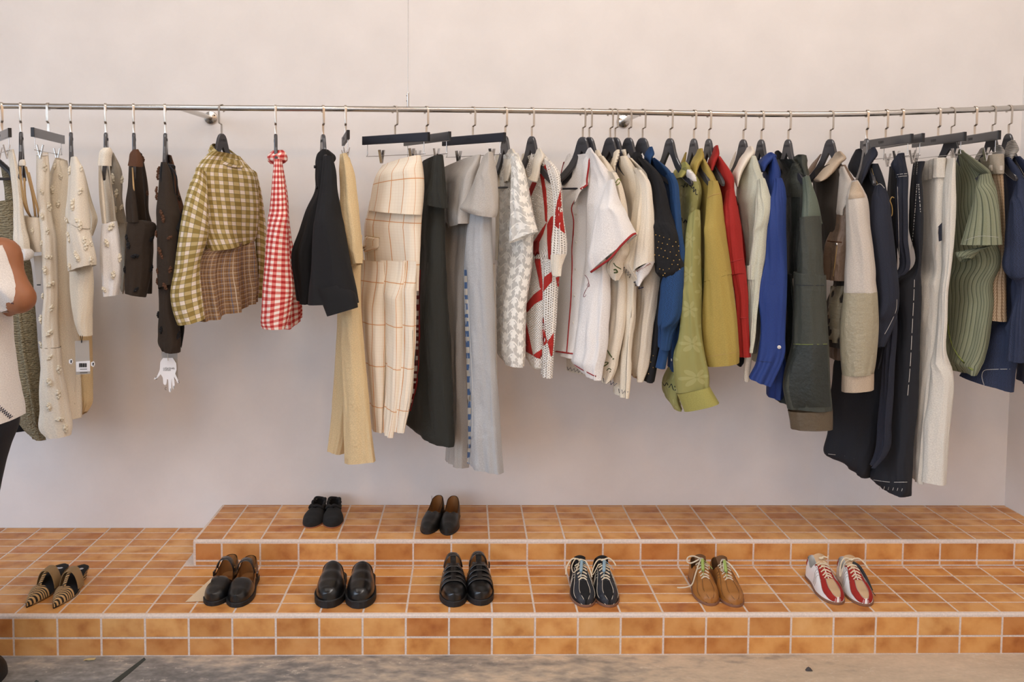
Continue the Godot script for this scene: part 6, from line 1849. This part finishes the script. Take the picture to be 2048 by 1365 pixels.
func shoes() -> void:
	var leather = func(c: Color, r: float) -> StandardMaterial3D:
		var m = mat(c, r)
		m.heightmap_enabled = true
		m.heightmap_texture = M.crease
		m.heightmap_scale = 0.02
		m.uv1_scale = Vector3(12, 12, 1)
		m.clearcoat_enabled = true
		m.clearcoat = 0.5
		m.clearcoat_roughness = 0.08
		return m
	var blk: Material = leather.call(col(11, 11, 12), 0.3)
	var soft: Material = leather.call(col(17, 17, 16), 0.45)
	soft.clearcoat = 0.15
	var suede = mat(col(16, 16, 18), 0.95)
	var navy: Material = leather.call(col(34, 38, 46), 0.55)
	navy.clearcoat = 0.1
	var tan_in = mat(col(150, 104, 58), 0.7)
	var tan_lea: Material = leather.call(col(158, 104, 46), 0.45)
	tan_lea.clearcoat = 0.2
	var tan_dark = mat(col(96, 64, 34), 0.8)
	var gum = mat(col(126, 88, 66), 0.7)
	var white_lea: Material = leather.call(col(232, 230, 228), 0.5)
	white_lea.clearcoat = 0.1
	var red_suede = mat(col(150, 34, 26), 0.95)
	var beige = mat(col(190, 158, 122), 0.9)
	var lace_m = printed(paint(16, 32, func(u, v): return col(214, 202, 180) if fposmod(v * 4 + u * 2, 1.0) < 0.8 else col(120, 110, 98)), 0.012, 0.014)
	var lace_c = mat(col(214, 198, 170), 0.9)
	var blue_tag = mat(col(138, 164, 178), 0.7)
	var green_tag = mat(col(152, 172, 92), 0.7)
	var zebra = printed(paint(128, 128, func(u, v):
		var k = sin((v * 9.0 + u * 4.5 + 0.35 * sin(u * TAU) + 0.22 * sin(v * TAU * 2.0 + u * 9.0)) * TAU)
		return col(22, 19, 17) if k > 0.12 else col(196, 160, 108)), 0.09, 0.09, 0.6)
	# bowling shoes
	var bs = {"len": 0.262, "ball": 0.046, "heel": 0.033, "sole": 0.009, "throat": 0.42, "throat_w": 0.12, "welt": 0.003, "toe_at": 0.6, "toe_exp": 2.6, "skew": 0.0,
		"ridge": [[0.0, 0.09], [0.28, 0.092], [0.42, 0.078], [0.66, 0.052], [0.88, 0.036], [1.0, 0.022]], "collar": [[0.0, 0.072], [0.1, 0.068], [0.25, 0.048], [0.42, 0.066]]}
	var black = {"group": "black bowling shoes", "upper": suede, "lining": M.black, "sole": gum, "stripe": suede, "band": navy, "stitch": M.thread, "tongue": suede, "lace": lace_c, "tag": blue_tag}
	bowling("black suede bowling shoe with blue rolled tag, its laces hanging over the side", bs, Vector2(1172, 1216), Vector2(1152, 1148), black, 0)
	bowling("black suede bowling shoe with blue rolled tag, its bow tied on top", bs, Vector2(1219, 1216), Vector2(1196, 1148), black, 1)
	var brown = {"group": "tan bowling shoes", "upper": tan_lea, "lining": tan_dark, "sole": gum, "stripe": tan_lea, "band": tan_lea, "stitch": tan_dark, "tongue": tan_dark, "lace": lace_m, "tag": green_tag}
	bowling("tan leather bowling shoe with green tag, a long lace trailing on the tiles", bs, Vector2(1422, 1213), Vector2(1388, 1148), brown, 2)
	bowling("tan leather bowling shoe with green tag and a short tied lace", bs, Vector2(1473, 1216), Vector2(1427, 1150), brown, 3)
	var red = {"group": "white and red bowling shoes", "upper": white_lea, "lining": mat(col(206, 206, 202), 0.7), "sole": gum, "stripe": beige, "band": red_suede, "stitch": mat(col(150, 140, 134), 0.9), "tongue": beige, "lace": lace_c}
	bowling("white bowling shoe with red bands and its laces tucked in", bs, Vector2(1676, 1211), Vector2(1618, 1146), red, 4)
	bowling("white bowling shoe with red bands, a bow and a hanging black tag", bs, Vector2(1732, 1214), Vector2(1680, 1148), red, 5)
	var last: Node3D = get_child(get_child_count() - 1)
	lace(last, "black_tag", M.rubber, [Vector3(0.004, 0.098, -0.03), Vector3(0.022, 0.09, -0.01), Vector3(0.034, 0.064, 0.03), Vector3(0.044, 0.03, 0.062)], 0.0058, 0.5)
	lace(last, "tag_cord", M.rubber, [Vector3(0.044, 0.03, 0.062), Vector3(0.052, 0.018, 0.078)], 0.0012, 1.0)
	# mary janes
	var mj = {"len": 0.262, "ball": 0.046, "heel": 0.034, "sole": 0.016, "throat": 0.63, "throat_w": 0.05, "welt": 0.0045, "toe_at": 0.64, "toe_exp": 2.6,
		"ridge": [[0.0, 0.09], [0.3, 0.085], [0.5, 0.062], [0.66, 0.054], [0.86, 0.042], [1.0, 0.03]], "collar": [[0.0, 0.07], [0.12, 0.066], [0.3, 0.05], [0.5, 0.03], [0.63, 0.03]]}
	for k in 2:
		var t = shoe("mary_jane", ["black leather Mary Jane shoe with a long paper tag under it", "black leather Mary Jane shoe with a brass strap button"][k], "black Mary Jane shoes", mj, [Vector2(424, 1213), Vector2(472, 1216)][k], [Vector2(467, 1150), Vector2(504, 1152)][k], LOW)
		shoe_base(t, mj, blk, tan_in, M.rubber)
		flat_slab(t, "heel", M.rubber, outline(mj, 0.003, 0.0, 0.3), -0.0, 0.016)
		strap(t, "strap", blk, mj, 0.36, 0.36, 0.34, 0.3, 0.0045, 0.026, 0.01)
		put(t, "strap_end", chamfer(Vector3(0.006, 0.02, 0.022), 0.002), blk, Vector3(0.043 if k else -0.043, 0.05, -0.036))
		put(t, "brass_button", balls([[0, 0, 0, 0.0032]], 10, 6), M.brass, Vector3(0.033, 0.073, -0.036))
	var mt = thing("paper_tag", "long folded paper tag under the black Mary Jane shoe", "tag", ground(400, 1190, LOW))
	var tg = PackedVector3Array([ground(370, 1206, LOW) + Vector3(0, 0.002, 0), ground(410, 1204, LOW) + Vector3(0.0, 0.002, 0.0), un(424, 1156, RZ + 0.28), un(420, 1160, RZ + 0.27)])
	var ti = PackedInt32Array([0, 3, 2, 0, 2, 1])
	for k in 4:
		tg[k] -= mt.position
	put(mt, "tag_face", commit(tg, PackedVector2Array(), ti), mat(col(196, 172, 140), 0.8))
	# clogs
	var cl = {"len": 0.255, "ball": 0.051, "heel": 0.04, "sole": 0.026, "throat": 0.3, "throat_w": 0.02, "from": 0.36, "welt": 0.006, "toe_at": 0.6, "toe_exp": 2.8,
		"ridge": [[0.0, 0.075], [0.36, 0.078], [0.55, 0.066], [0.75, 0.054], [0.9, 0.044], [1.0, 0.03]], "collar": [[0.0, 0.07], [1.0, 0.07]]}
	for k in 2:
		var t = shoe("clog", "black leather clog with an open back and thick rubber sole", "black clogs", cl, [Vector2(655, 1217), Vector2(718, 1218)][k], [Vector2(671, 1160), Vector2(728, 1160)][k], LOW)
		shoe_base(t, cl, blk, tan_in, M.rubber)
		lace(t, "topline", blk, [upper_at(cl, 0.36, -1, 0.05, 0.001), upper_at(cl, 0.36, -1, 0.5, 0.001), upper_at(cl, 0.36, -1, 1.0, 0.001), upper_at(cl, 0.36, 1, 0.5, 0.001), upper_at(cl, 0.36, 1, 0.05, 0.001)], 0.0022, 1.0)
		lace(t, "welt", M.rubber, [upper_at(cl, 0.5, -1, 0.0, 0.004), upper_at(cl, 0.75, -1, 0.0, 0.004), upper_at(cl, 0.92, -1, 0.0, 0.003), upper_at(cl, 0.995, -1, 0.0, 0.003), upper_at(cl, 0.92, 1, 0.0, 0.003), upper_at(cl, 0.75, 1, 0.0, 0.004), upper_at(cl, 0.5, 1, 0.0, 0.004)], 0.003, 1.0)
	# fisherman sandals
	var fs = {"len": 0.262, "ball": 0.048, "heel": 0.036, "sole": 0.02, "throat": 0.42, "throat_w": 0.1, "welt": 0.005, "toe_at": 0.62, "toe_exp": 2.7,
		"ridge": [[0.0, 0.092], [0.28, 0.095], [0.45, 0.076], [0.66, 0.056], [0.86, 0.042], [1.0, 0.03]], "collar": [[0.0, 0.066], [0.12, 0.06], [0.28, 0.03], [0.42, 0.05]]}
	for k in 2:
		var t = shoe("fisherman_sandal", ["black leather fisherman sandal with pale gaps showing at its sides", "black leather fisherman sandal with a side buckle"][k], "black fisherman sandals", fs, [Vector2(908, 1215), Vector2(962, 1212)][k], [Vector2(905, 1153), Vector2(954, 1150)][k], LOW)
		shoe_base(t, fs, blk, tan_in, M.rubber)
		for q in [[0.47, 0.02, 0.02], [0.56, 0.02, 0.02], [0.65, 0.02, 0.022], [0.74, 0.05, 0.02]]:
			strap(t, "cross_strap", blk, fs, q[0], q[0], q[1], q[1], 0.003, q[2] * 0.95)
		strap(t, "ankle_strap", blk, fs, 0.27, 0.27, 0.3, 0.3, 0.0035, 0.024, 0.002)
		var v = PackedVector3Array()
		var uv = PackedVector2Array()
		for i in 15:
			var tt = lerpf(0.22, 0.76, i / 14.0)
			var y = curve(fs.ridge, tt) + fs.sole + 0.004
			for x in [-1.0, -0.8, 0.0, 0.8, 1.0]:
				v.append(Vector3(x * 0.011, y - (0.004 if absf(x) > 0.9 else 0.0), (tt - 0.5) * fs.len))
				uv.append(Vector2(x, tt))
		put(t, "centre_strap", grid(v, uv, 15, 5, false, false), blk)
		if k == 0:
			put(t, "gap_lining", chamfer(Vector3(0.002, 0.007, 0.012), 0.0005), mat(col(205, 190, 160), 0.8), upper_at(fs, 0.515, -1, 0.45, 0.001))
		else:
			put(t, "buckle", chamfer(Vector3(0.005, 0.022, 0.02), 0.002), M.rubber, Vector3(0.042, 0.07, (0.27 - 0.5) * fs.len))
	# ballet flats with ruched elastic, upper step
	var bl = {"len": 0.225, "ball": 0.046, "heel": 0.03, "sole": 0.005, "throat": 0.52, "throat_w": 0.1, "welt": 0.001, "toe_at": 0.55, "toe_exp": 2.2,
		"ridge": [[0.0, 0.062], [0.3, 0.06], [0.5, 0.046], [0.66, 0.042], [0.86, 0.033], [1.0, 0.018]], "collar": [[0.0, 0.048], [0.15, 0.042], [0.3, 0.034], [0.5, 0.036]]}
	var rough_black = mat(col(24, 24, 25), 0.92)
	for k in 2:
		var t = shoe("ballet_flat", "black soft ballet flat with a ruched elastic opening", "black ballet flats", bl, [Vector2(619, 1058), Vector2(664, 1058)][k], [Vector2(640, 1024), Vector2(669, 1022)][k], UP)
		shoe_base(t, bl, rough_black, M.black, mat(col(150, 92, 62), 0.7))
		var pts = []
		for i in 25:
			var q = i / 24.0
			var sd = -1.0 if q < 0.5 else 1.0
			var tt = lerpf(0.5, 0.005, q * 2) if q < 0.5 else lerpf(0.005, 0.5, q * 2 - 1)
			pts.append(upper_at(bl, tt, sd, 1.0) + Vector3(0.002 * sin(i * 2.3), 0.004 + 0.0045 * sin(i * 1.9), 0.002 * cos(i * 1.7)))
		pts.append(pts[0])
		lace(t, "ruched_elastic", rough_black, pts, 0.006, 1.0)
	# plain black flats, upper step
	var pf = {"len": 0.252, "ball": 0.041, "heel": 0.031, "sole": 0.006, "throat": 0.58, "throat_w": 0.1, "welt": 0.0015, "toe_at": 0.55, "toe_exp": 2.3,
		"ridge": [[0.0, 0.095], [0.25, 0.09], [0.45, 0.064], [0.62, 0.05], [0.86, 0.038], [1.0, 0.024]], "collar": [[0.0, 0.076], [0.1, 0.07], [0.3, 0.046], [0.56, 0.036]]}
	for k in 2:
		var t = shoe("leather_flat", ["black leather flat with a cream card lying inside", "black leather flat with an empty tan insole"][k], "black leather flats", pf, [Vector2(852, 1070), Vector2(894, 1072)][k], [Vector2(877, 1030), Vector2(907, 1031)][k], UP)
		shoe_base(t, pf, soft, tan_in, M.rubber)
		if k == 0:
			var cd = put(t, "card", chamfer(Vector3(0.036, 0.0015, 0.05), 0.0004), mat(col(226, 208, 168), 0.8), Vector3(0, 0.026, -0.02))
			cd.rotation.x = 0.35
			for q in [-0.028, 0.02]:
				lace(t, "tag_loop", M.rubber, [Vector3(q, 0.085, -0.1), Vector3(q * 0.9, 0.06, -0.092), Vector3(q * 0.6, 0.04, -0.05)], 0.0008, 1.0)
	# zebra mules
	var zs = {"len": 0.272, "ball": 0.042, "heel": 0.029, "sole": 0.006, "throat": 0.5, "throat_w": 0.02, "welt": 0.001, "toe_at": 0.5, "toe_exp": 1.5, "toe_pow": 0.85,
		"ridge": [[0.0, 0.03], [0.5, 0.04], [0.75, 0.036], [0.9, 0.026], [1.0, 0.014]], "collar": [[0.0, 0.03], [1.0, 0.03]]}
	for k in 2:
		var t = shoe("zebra_mule", ["zebra striped pointed mule with a black insole, half behind its mate", "zebra striped pointed mule with a black insole, in front of its mate"][k], "zebra striped mules", zs, [Vector2(53, 1217), Vector2(107, 1219)][k], [Vector2(133, 1150), Vector2(172, 1151)][k], LOW)
		# footbed rises to the heel
		var v = PackedVector3Array()
		var uv = PackedVector2Array()
		var w = PackedVector3Array()
		for i in 25:
			var tt = lerpf(0.0, 0.93, 0.5 - 0.5 * cos(i / 24.0 * PI))
			var y = 0.008 + 0.042 * (1.0 - smoothstep(0.15, 0.66, tt))
			var hw = half_width(zs, tt) + 0.0005
			for j in 7:
				var x = j / 3.0 - 1.0
				v.append(Vector3(x * hw, y - (0.0 if absf(x) < 0.99 else 0.002), (tt - 0.5) * zs.len))
				uv.append(Vector2(x, tt))
			for q in [[-1, 0.0], [-1, -0.006], [1, -0.006], [1, 0.0]]:
				w.append(Vector3(q[0] * (hw + 0.001), y + q[1] - 0.001, (tt - 0.5) * zs.len))
		put(t, "insole", grid(v, uv, 25, 7, false, true), suede)
		var us = PackedVector2Array()
		for p in w:
			us.append(Vector2(p.z, p.y * 4))
		put(t, "sole", grid(w, us, 25, 4, false, false), zebra)
		put(t, "heel", slab(PackedVector2Array([Vector2(-0.012, 0.0), Vector2(0.012, 0.0), Vector2(0.02, 0.042), Vector2(-0.02, 0.044)]), 0.03, 0.003), zebra, Vector3(0, 0, -0.112))
		put(t, "toe_cap", upper_mesh(zs, 0.66, 0.998, 0.001), zebra)
		flat_slab(t, "outsole", M.rubber, outline(zs, 0.0008, 0.5, 1.0), 0.0, 0.006)
		strap(t, "vamp_strap", zebra, zs, 0.43, 0.43, 0.05, 0.05, 0.003, 0.052, 0.034)
		lace(t, "thong", zebra, [Vector3(0, 0.076, -0.004), Vector3(0, 0.07, 0.012), Vector3(0, 0.058, 0.03), Vector3(0, 0.045, 0.046)], 0.006, 0.7)
		var em = put(t, "insole_print", slab(PackedVector2Array([Vector2(-0.014, 0), Vector2(-0.006, 0.006), Vector2(0, 0.004), Vector2(0.007, 0.008), Vector2(0.015, 0.003), Vector2(0.012, -0.006), Vector2(0.004, -0.008), Vector2(-0.004, -0.005), Vector2(-0.011, -0.007)]), 0.0006), mat(col(186, 186, 190), 0.7), Vector3(0, 0.0505, -0.092))
		em.basis = Basis(Vector3(1, 0, 0), Vector3(0, 0, -1), Vector3(0, 1, 0))

# ---------------------------------------------------------------- the shopper at the left edge, and small things
func smin(a: float, b: float, k: float) -> float:
	var h := clampf(0.5 + 0.5 * (b - a) / k, 0, 1)
	return lerpf(b, a, h) - k * h * (1.0 - h)

func body_field(p: Vector3, bones: Array, k: float) -> float:
	var d := 1.0
	for q in bones:
		var a: Vector3 = q[0]
		var ab: Vector3 = q[1] - a
		var t := clampf((p - a).dot(ab) / maxf(ab.length_squared(), 1e-8), 0, 1)
		d = smin(d, (p - a - ab * t).distance_to(Vector3.ZERO) - lerpf(q[2], q[3], t), k)
	return d

# surface nets over a box
func nets(bones: Array, k: float, cell: float, v: PackedVector3Array, idx: PackedInt32Array) -> void:
	var lo := Vector3.ONE * 1e9
	var hi := -lo
	for q in bones:
		for e in 2:
			var r: float = q[2 + e] + cell * 2.5
			lo = lo.min(q[e] - Vector3.ONE * r)
			hi = hi.max(q[e] + Vector3.ONE * r)
	var n := Vector3i(((hi - lo) / cell).ceil()) + Vector3i.ONE
	var f := PackedFloat32Array()
	f.resize(n.x * n.y * n.z)
	f.fill(1.0)
	var seen := PackedByteArray()
	seen.resize(f.size())
	for q in bones:
		var r: float = maxf(q[2], q[3]) + cell * 2.0 + k
		var a: Vector3i = Vector3i(((q[0].min(q[1]) - Vector3.ONE * r - lo) / cell).floor()).clamp(Vector3i.ZERO, n - Vector3i.ONE)
		var b: Vector3i = Vector3i(((q[0].max(q[1]) + Vector3.ONE * r - lo) / cell).ceil()).clamp(Vector3i.ZERO, n - Vector3i.ONE)
		for z in range(a.z, b.z + 1):
			for y in range(a.y, b.y + 1):
				for x in range(a.x, b.x + 1):
					var i := (z * n.y + y) * n.x + x
					if not seen[i]:
						seen[i] = 1
						f[i] = body_field(lo + Vector3(x, y, z) * cell, bones, k)
	var at := {}
	var off := [0, 1, n.x, n.x + 1, n.x * n.y, n.x * n.y + 1, n.x * n.y + n.x, n.x * n.y + n.x + 1]
	for z in n.z - 1:
		for y in n.y - 1:
			for x in n.x - 1:
				var i := (z * n.y + y) * n.x + x
				var s := 0
				for c8 in 8:
					if f[i + off[c8]] < 0.0:
						s += 1
				if s == 0 or s == 8:
					continue
				var sum := Vector3.ZERO
				var cnt := 0
				for e in [[0, 1], [2, 3], [4, 5], [6, 7], [0, 2], [1, 3], [4, 6], [5, 7], [0, 4], [1, 5], [2, 6], [3, 7]]:
					var fa := f[i + off[e[0]]]
					var fb := f[i + off[e[1]]]
					if (fa < 0.0) != (fb < 0.0):
						var t := fa / (fa - fb)
						var pa := Vector3(e[0] & 1, (e[0] >> 1) & 1, e[0] >> 2)
						var pb := Vector3(e[1] & 1, (e[1] >> 1) & 1, e[1] >> 2)
						sum += pa.lerp(pb, t)
						cnt += 1
				at[i] = v.size()
				v.append(lo + (Vector3(x, y, z) + sum / cnt) * cell)
	for z in range(1, n.z - 1):
		for y in range(1, n.y - 1):
			for x in range(1, n.x - 1):
				var i := (z * n.y + y) * n.x + x
				var inside := f[i] < 0.0
				for ax in 3:
					var st: int = [1, n.x, n.x * n.y][ax]
					if inside == (f[i + st] < 0.0):
						continue
					var u: int = [n.x, n.x * n.y, 1][ax]
					var w: int = [n.x * n.y, 1, n.x][ax]
					var q := [i - u - w, i - w, i, i - u]
					if not (at.has(q[0]) and at.has(q[1]) and at.has(q[2]) and at.has(q[3])):
						continue
					if inside:
						idx.append_array([at[q[0]], at[q[2]], at[q[1]], at[q[0]], at[q[3]], at[q[2]]])
					else:
						idx.append_array([at[q[0]], at[q[1]], at[q[2]], at[q[0]], at[q[2]], at[q[3]]])

func hand(bones: Array, wrist: Vector3, dir: Vector3, side: Vector3) -> void:
	var down := dir.cross(side).normalized()
	for k in 4:
		var s := side * (0.027 - 0.018 * k)
		var base := wrist + dir * 0.085 + s
		bones.append([wrist + s * 0.5, base, 0.02, 0.0125])
		var l: float = [0.03, 0.034, 0.031, 0.024][k]
		var p1 := base + (dir + down * 0.35).normalized() * l * 1.2
		var p2 := p1 + (dir + down * 0.9).normalized() * l
		bones.append([base, p1, 0.0095, 0.0088])
		bones.append([p1, p2, 0.0088, 0.0072])
	var th := wrist + dir * 0.03 + side * 0.03
	bones.append([wrist + side * 0.012, th, 0.018, 0.013])
	bones.append([th, th + (dir * 0.8 + side * 0.6 + down * 0.3).normalized() * 0.04, 0.012, 0.0085])

func person() -> void:
	var zb := RZ + 0.67
	var c0 := un(-85, 700, zb)
	var t := thing("person", "person in a white blue-stitched shirt and dark jeans, elbow bent", "person", Vector3(c0.x, 0, zb))
	var o := t.position
	var x := c0.x
	var sh := un(4, 512, zb)
	var el := un(40, 597, zb + 0.03)
	var wr := un(-30, 636, zb - 0.2)
	var top := sh.y
	var lsh := Vector3(2 * x - sh.x, sh.y, zb)
	var lel := Vector3(lsh.x - 0.03, sh.y - 0.3, zb + 0.02)
	var lwr := Vector3(lsh.x + 0.06, sh.y - 0.44, zb - 0.19)
	var hd := Vector3(x, top + 0.22, zb - 0.02)
	var bones := [
		[Vector3(x, top - 0.5, zb), Vector3(x, top - 0.15, zb), 0.115, 0.125], [Vector3(x, top - 0.15, zb), Vector3(x, top + 0.02, zb), 0.12, 0.07],
		[Vector3(x, top, zb), hd + Vector3(0, -0.06, 0), 0.058, 0.056], [Vector3(x, top, zb), sh, 0.07, 0.055], [Vector3(x, top, zb), lsh, 0.07, 0.055],
		[sh, el, 0.046, 0.04], [el, wr, 0.041, 0.029], [lsh, lel, 0.055, 0.044], [lel, lwr, 0.044, 0.029]]
	for s in [-1, 1]:
		bones.append([Vector3(x - 0.05 + s * 0.07, top - 0.54, zb), Vector3(x - 0.08 + s * 0.08, 0.5, zb - 0.01), 0.08, 0.052])
		bones.append([Vector3(x - 0.08 + s * 0.08, 0.5, zb - 0.01), Vector3(x - 0.08 + s * 0.085, 0.08, zb + 0.01), 0.052, 0.034])
		bones.append([Vector3(x - 0.08 + s * 0.085, 0.05, zb + 0.03), Vector3(x - 0.08 + s * 0.09, 0.04, zb - 0.13), 0.034, 0.03])
	var v := PackedVector3Array()
	var idx := PackedInt32Array()
	nets(bones, 0.03, 0.016, v, idx)
	# head: skull, jaw, nose, ears, brow and lips on a finer grid
	var face := hd + Vector3(0, 0, -1) * 0.0
	var head := [[hd + Vector3(0, 0.03, 0.02), hd + Vector3(0, 0.03, -0.03), 0.083, 0.078], [hd + Vector3(0, -0.03, -0.05), hd + Vector3(0, -0.07, -0.07), 0.05, 0.034],
		[hd + Vector3(0, 0.015, -0.1), hd + Vector3(0, -0.022, -0.12), 0.011, 0.015], [hd + Vector3(-0.03, 0.028, -0.095), hd + Vector3(0.03, 0.028, -0.095), 0.013, 0.013],
		[hd + Vector3(-0.02, -0.055, -0.098), hd + Vector3(0.02, -0.055, -0.098), 0.007, 0.007], [hd + Vector3(0, -0.05, 0), Vector3(x, top + 0.06, zb), 0.055, 0.057]]
	for s in [-1, 1]:
		head.append([hd + Vector3(s * 0.08, 0.02, 0.0), hd + Vector3(s * 0.08, -0.025, 0.0), 0.014, 0.009])
	nets(head, 0.02, 0.007, v, idx)
	for a in [[wr, (wr - el).normalized()], [lwr, (lwr - lel).normalized()]]:
		var hb := []
		hand(hb, a[0], a[1], Vector3.UP.cross(a[1]).normalized() if a[0] == wr else a[1].cross(Vector3.UP).normalized())
		nets(hb, 0.006, 0.005, v, idx)
	for k in v.size():
		v[k] -= o
	var skin := mat(col(150, 96, 62), 0.55)
	skin.subsurf_scatter_enabled = true
	skin.subsurf_scatter_strength = 0.1
	put(t, "body", commit(v, PackedVector2Array(), idx), skin)
	for s in [-1, 1]:
		put(t, "eye", balls([[0, 0, 0, 0.011]], 12, 8, 1.0), mat(col(235, 232, 228), 0.2), hd + Vector3(s * 0.032, 0.012, -0.097) - o)
		put(t, "iris", balls([[0, 0, 0, 0.0055]], 10, 6, 1.0), mat(col(52, 34, 24), 0.2), hd + Vector3(s * 0.032, 0.012, -0.1035) - o)
	var hv := PackedVector3Array()
	var hi := PackedInt32Array()
	nets([[hd + Vector3(0, 0.045, 0.03), hd + Vector3(0, 0.055, -0.03), 0.092, 0.08], [hd + Vector3(0, 0.0, 0.05), hd + Vector3(0, -0.08, 0.05), 0.07, 0.05]], 0.03, 0.012, hv, hi)
	for k in hv.size():
		hv[k] -= o
	put(t, "hair", commit(hv, PackedVector2Array(), hi), mat(col(38, 28, 22), 0.6))
	var zz := zb - RZ
	var p := loft(t, "shirt", M.white_linen, zz, zz, 0.15, [-118, 470, -52, 470, -160, 492, -12, 490, -182, 520, 4, 520, -182, 600, 4, 610, -184, 700, 8, 700, -187, 770, 14, 770, -190, 836, 22, 838], {"fold": 0.02, "bt": 0.6})
	zig(t, "hem_stitching", M.navy_yarn, p, -6, 812, 22, 836, 8, 4, 0.0014)
	var q := loft(t, "shirt_sleeve", M.white_linen, zz + 0.02, zz + 0.06, 0.1, c(U2, [-330, 235, 10, 265, -340, 330, 62, 345, -330, 450, 108, 470, -270, 600, 180, 620, -170, 760, 238, 740, -60, 870, 248, 815, 60, 985, 222, 885]), {"fold": 0.008, "bt": 0.7})
	zig(t, "cuff_stitching", M.navy_yarn, q, 24, 610, 43, 606, 7, 4, 0.0016)
	zig(t, "cuff_stitching", M.navy_yarn, q, 34, 560, 44, 581, 4, 2.5, 0.0014)
	loft(t, "jeans", M.denim_dark, zz, zz, 0.15, [-205, 790, 14, 790, -215, 850, 19, 850, -222, 900, 2, 900, -226, 960, -12, 960, -224, 1010, -20, 1010], {"fold": 0.008, "bt": 1.0})
	for s in [[-228, -118], [-128, -18]]:
		loft(t, "jeans_leg", M.denim_dark, zz, zz, 0.1, [s[0], 980, s[1], 980, s[0] + 4, 1150, s[1] - 4, 1150, s[0] + 8, 1300, s[1] - 8, 1300, s[0] + 8, 1372, s[1] - 8, 1372], {"fold": 0.01, "bt": 1.0})
	for s in [-1, 1]:
		put(t, "shoe", upper_mesh({"len": 0.29, "ball": 0.054, "heel": 0.046, "sole": 0.0, "throat": 0.05, "throat_w": 0.02, "ridge": [[0.0, 0.1], [0.4, 0.1], [0.7, 0.08], [1.0, 0.04]]}, 0.0, 1.0), M.rubber, Vector3(x - 0.08 + s * 0.087, 0.001, zb - 0.04) - o).rotation.y = PI

func small_things() -> void:
	var pb := ground(1618, 1342, 0.0)
	var peb := put(self, "pebble", slab(PackedVector2Array([Vector2(-0.012, 0), Vector2(0.012, 0), Vector2(0.007, 0.007), Vector2(-0.001, 0.012), Vector2(-0.007, 0.008)]), 0.014, 0.003), mat(col(70, 66, 66), 0.8), pb)
	tag(peb, "small dark pebble lying on the beige floor", "pebble")
	var ch := ground(179, 1321, 0.0)
	var chip := put(self, "wood_chip", slab(PackedVector2Array([Vector2(-0.02, 0.0), Vector2(-0.012, 0.002), Vector2(0.002, 0.0015), Vector2(0.02, 0.0035), Vector2(0.019, 0.005), Vector2(-0.004, 0.0045)]), 0.012, 0.0006), mat(col(196, 178, 132), 0.9), ch)
	tag(chip, "pale flake of wood on the grey floor under the step", "wood chip")
	# a plant stands in front of the left end of the step; only a leaf tip reaches into view
	var base := Vector3(0.42, 0, 1.35)
	var pl := thing("potted_plant", "potted plant with long dark narrow leaves, one tip reaching over the floor", "plant", base)
	put(pl, "pot", lathe([[0.0001, 0.0], [0.09, 0.0], [0.115, 0.16], [0.12, 0.17], [0.11, 0.17], [0.105, 0.14], [0.0001, 0.14]], 24), mat(col(120, 84, 60), 0.8))
	var leaf := mat(col(40, 44, 40), 0.6)
	for q in [[290, 1318, 0.62], [75, 1362, 0.9], [200, 1395, 0.95], [330, 1410, 0.8]]:
		var tip := un(q[0], q[1], q[2])
		var a := base + Vector3(0, 0.14, 0)
		var mid := (a + tip) / 2 + Vector3(0, 0.05, 0)
		cord(pl, "leaf", leaf, smooth_line(PackedVector3Array([a, mid, tip]), 10), 0.02, 8, 0.12, 0.8)

func _ready() -> void:
	rng.seed = 11
	noise.seed = 2
	noise.fractal_octaves = 2
	view_and_light()
	materials()
	fabrics()
	room()
	rail()
	hang_meshes()
	hm.tuft = tuft_mesh()
	garments_left()
	garments_right()
	shoes()
	person()
	small_things()
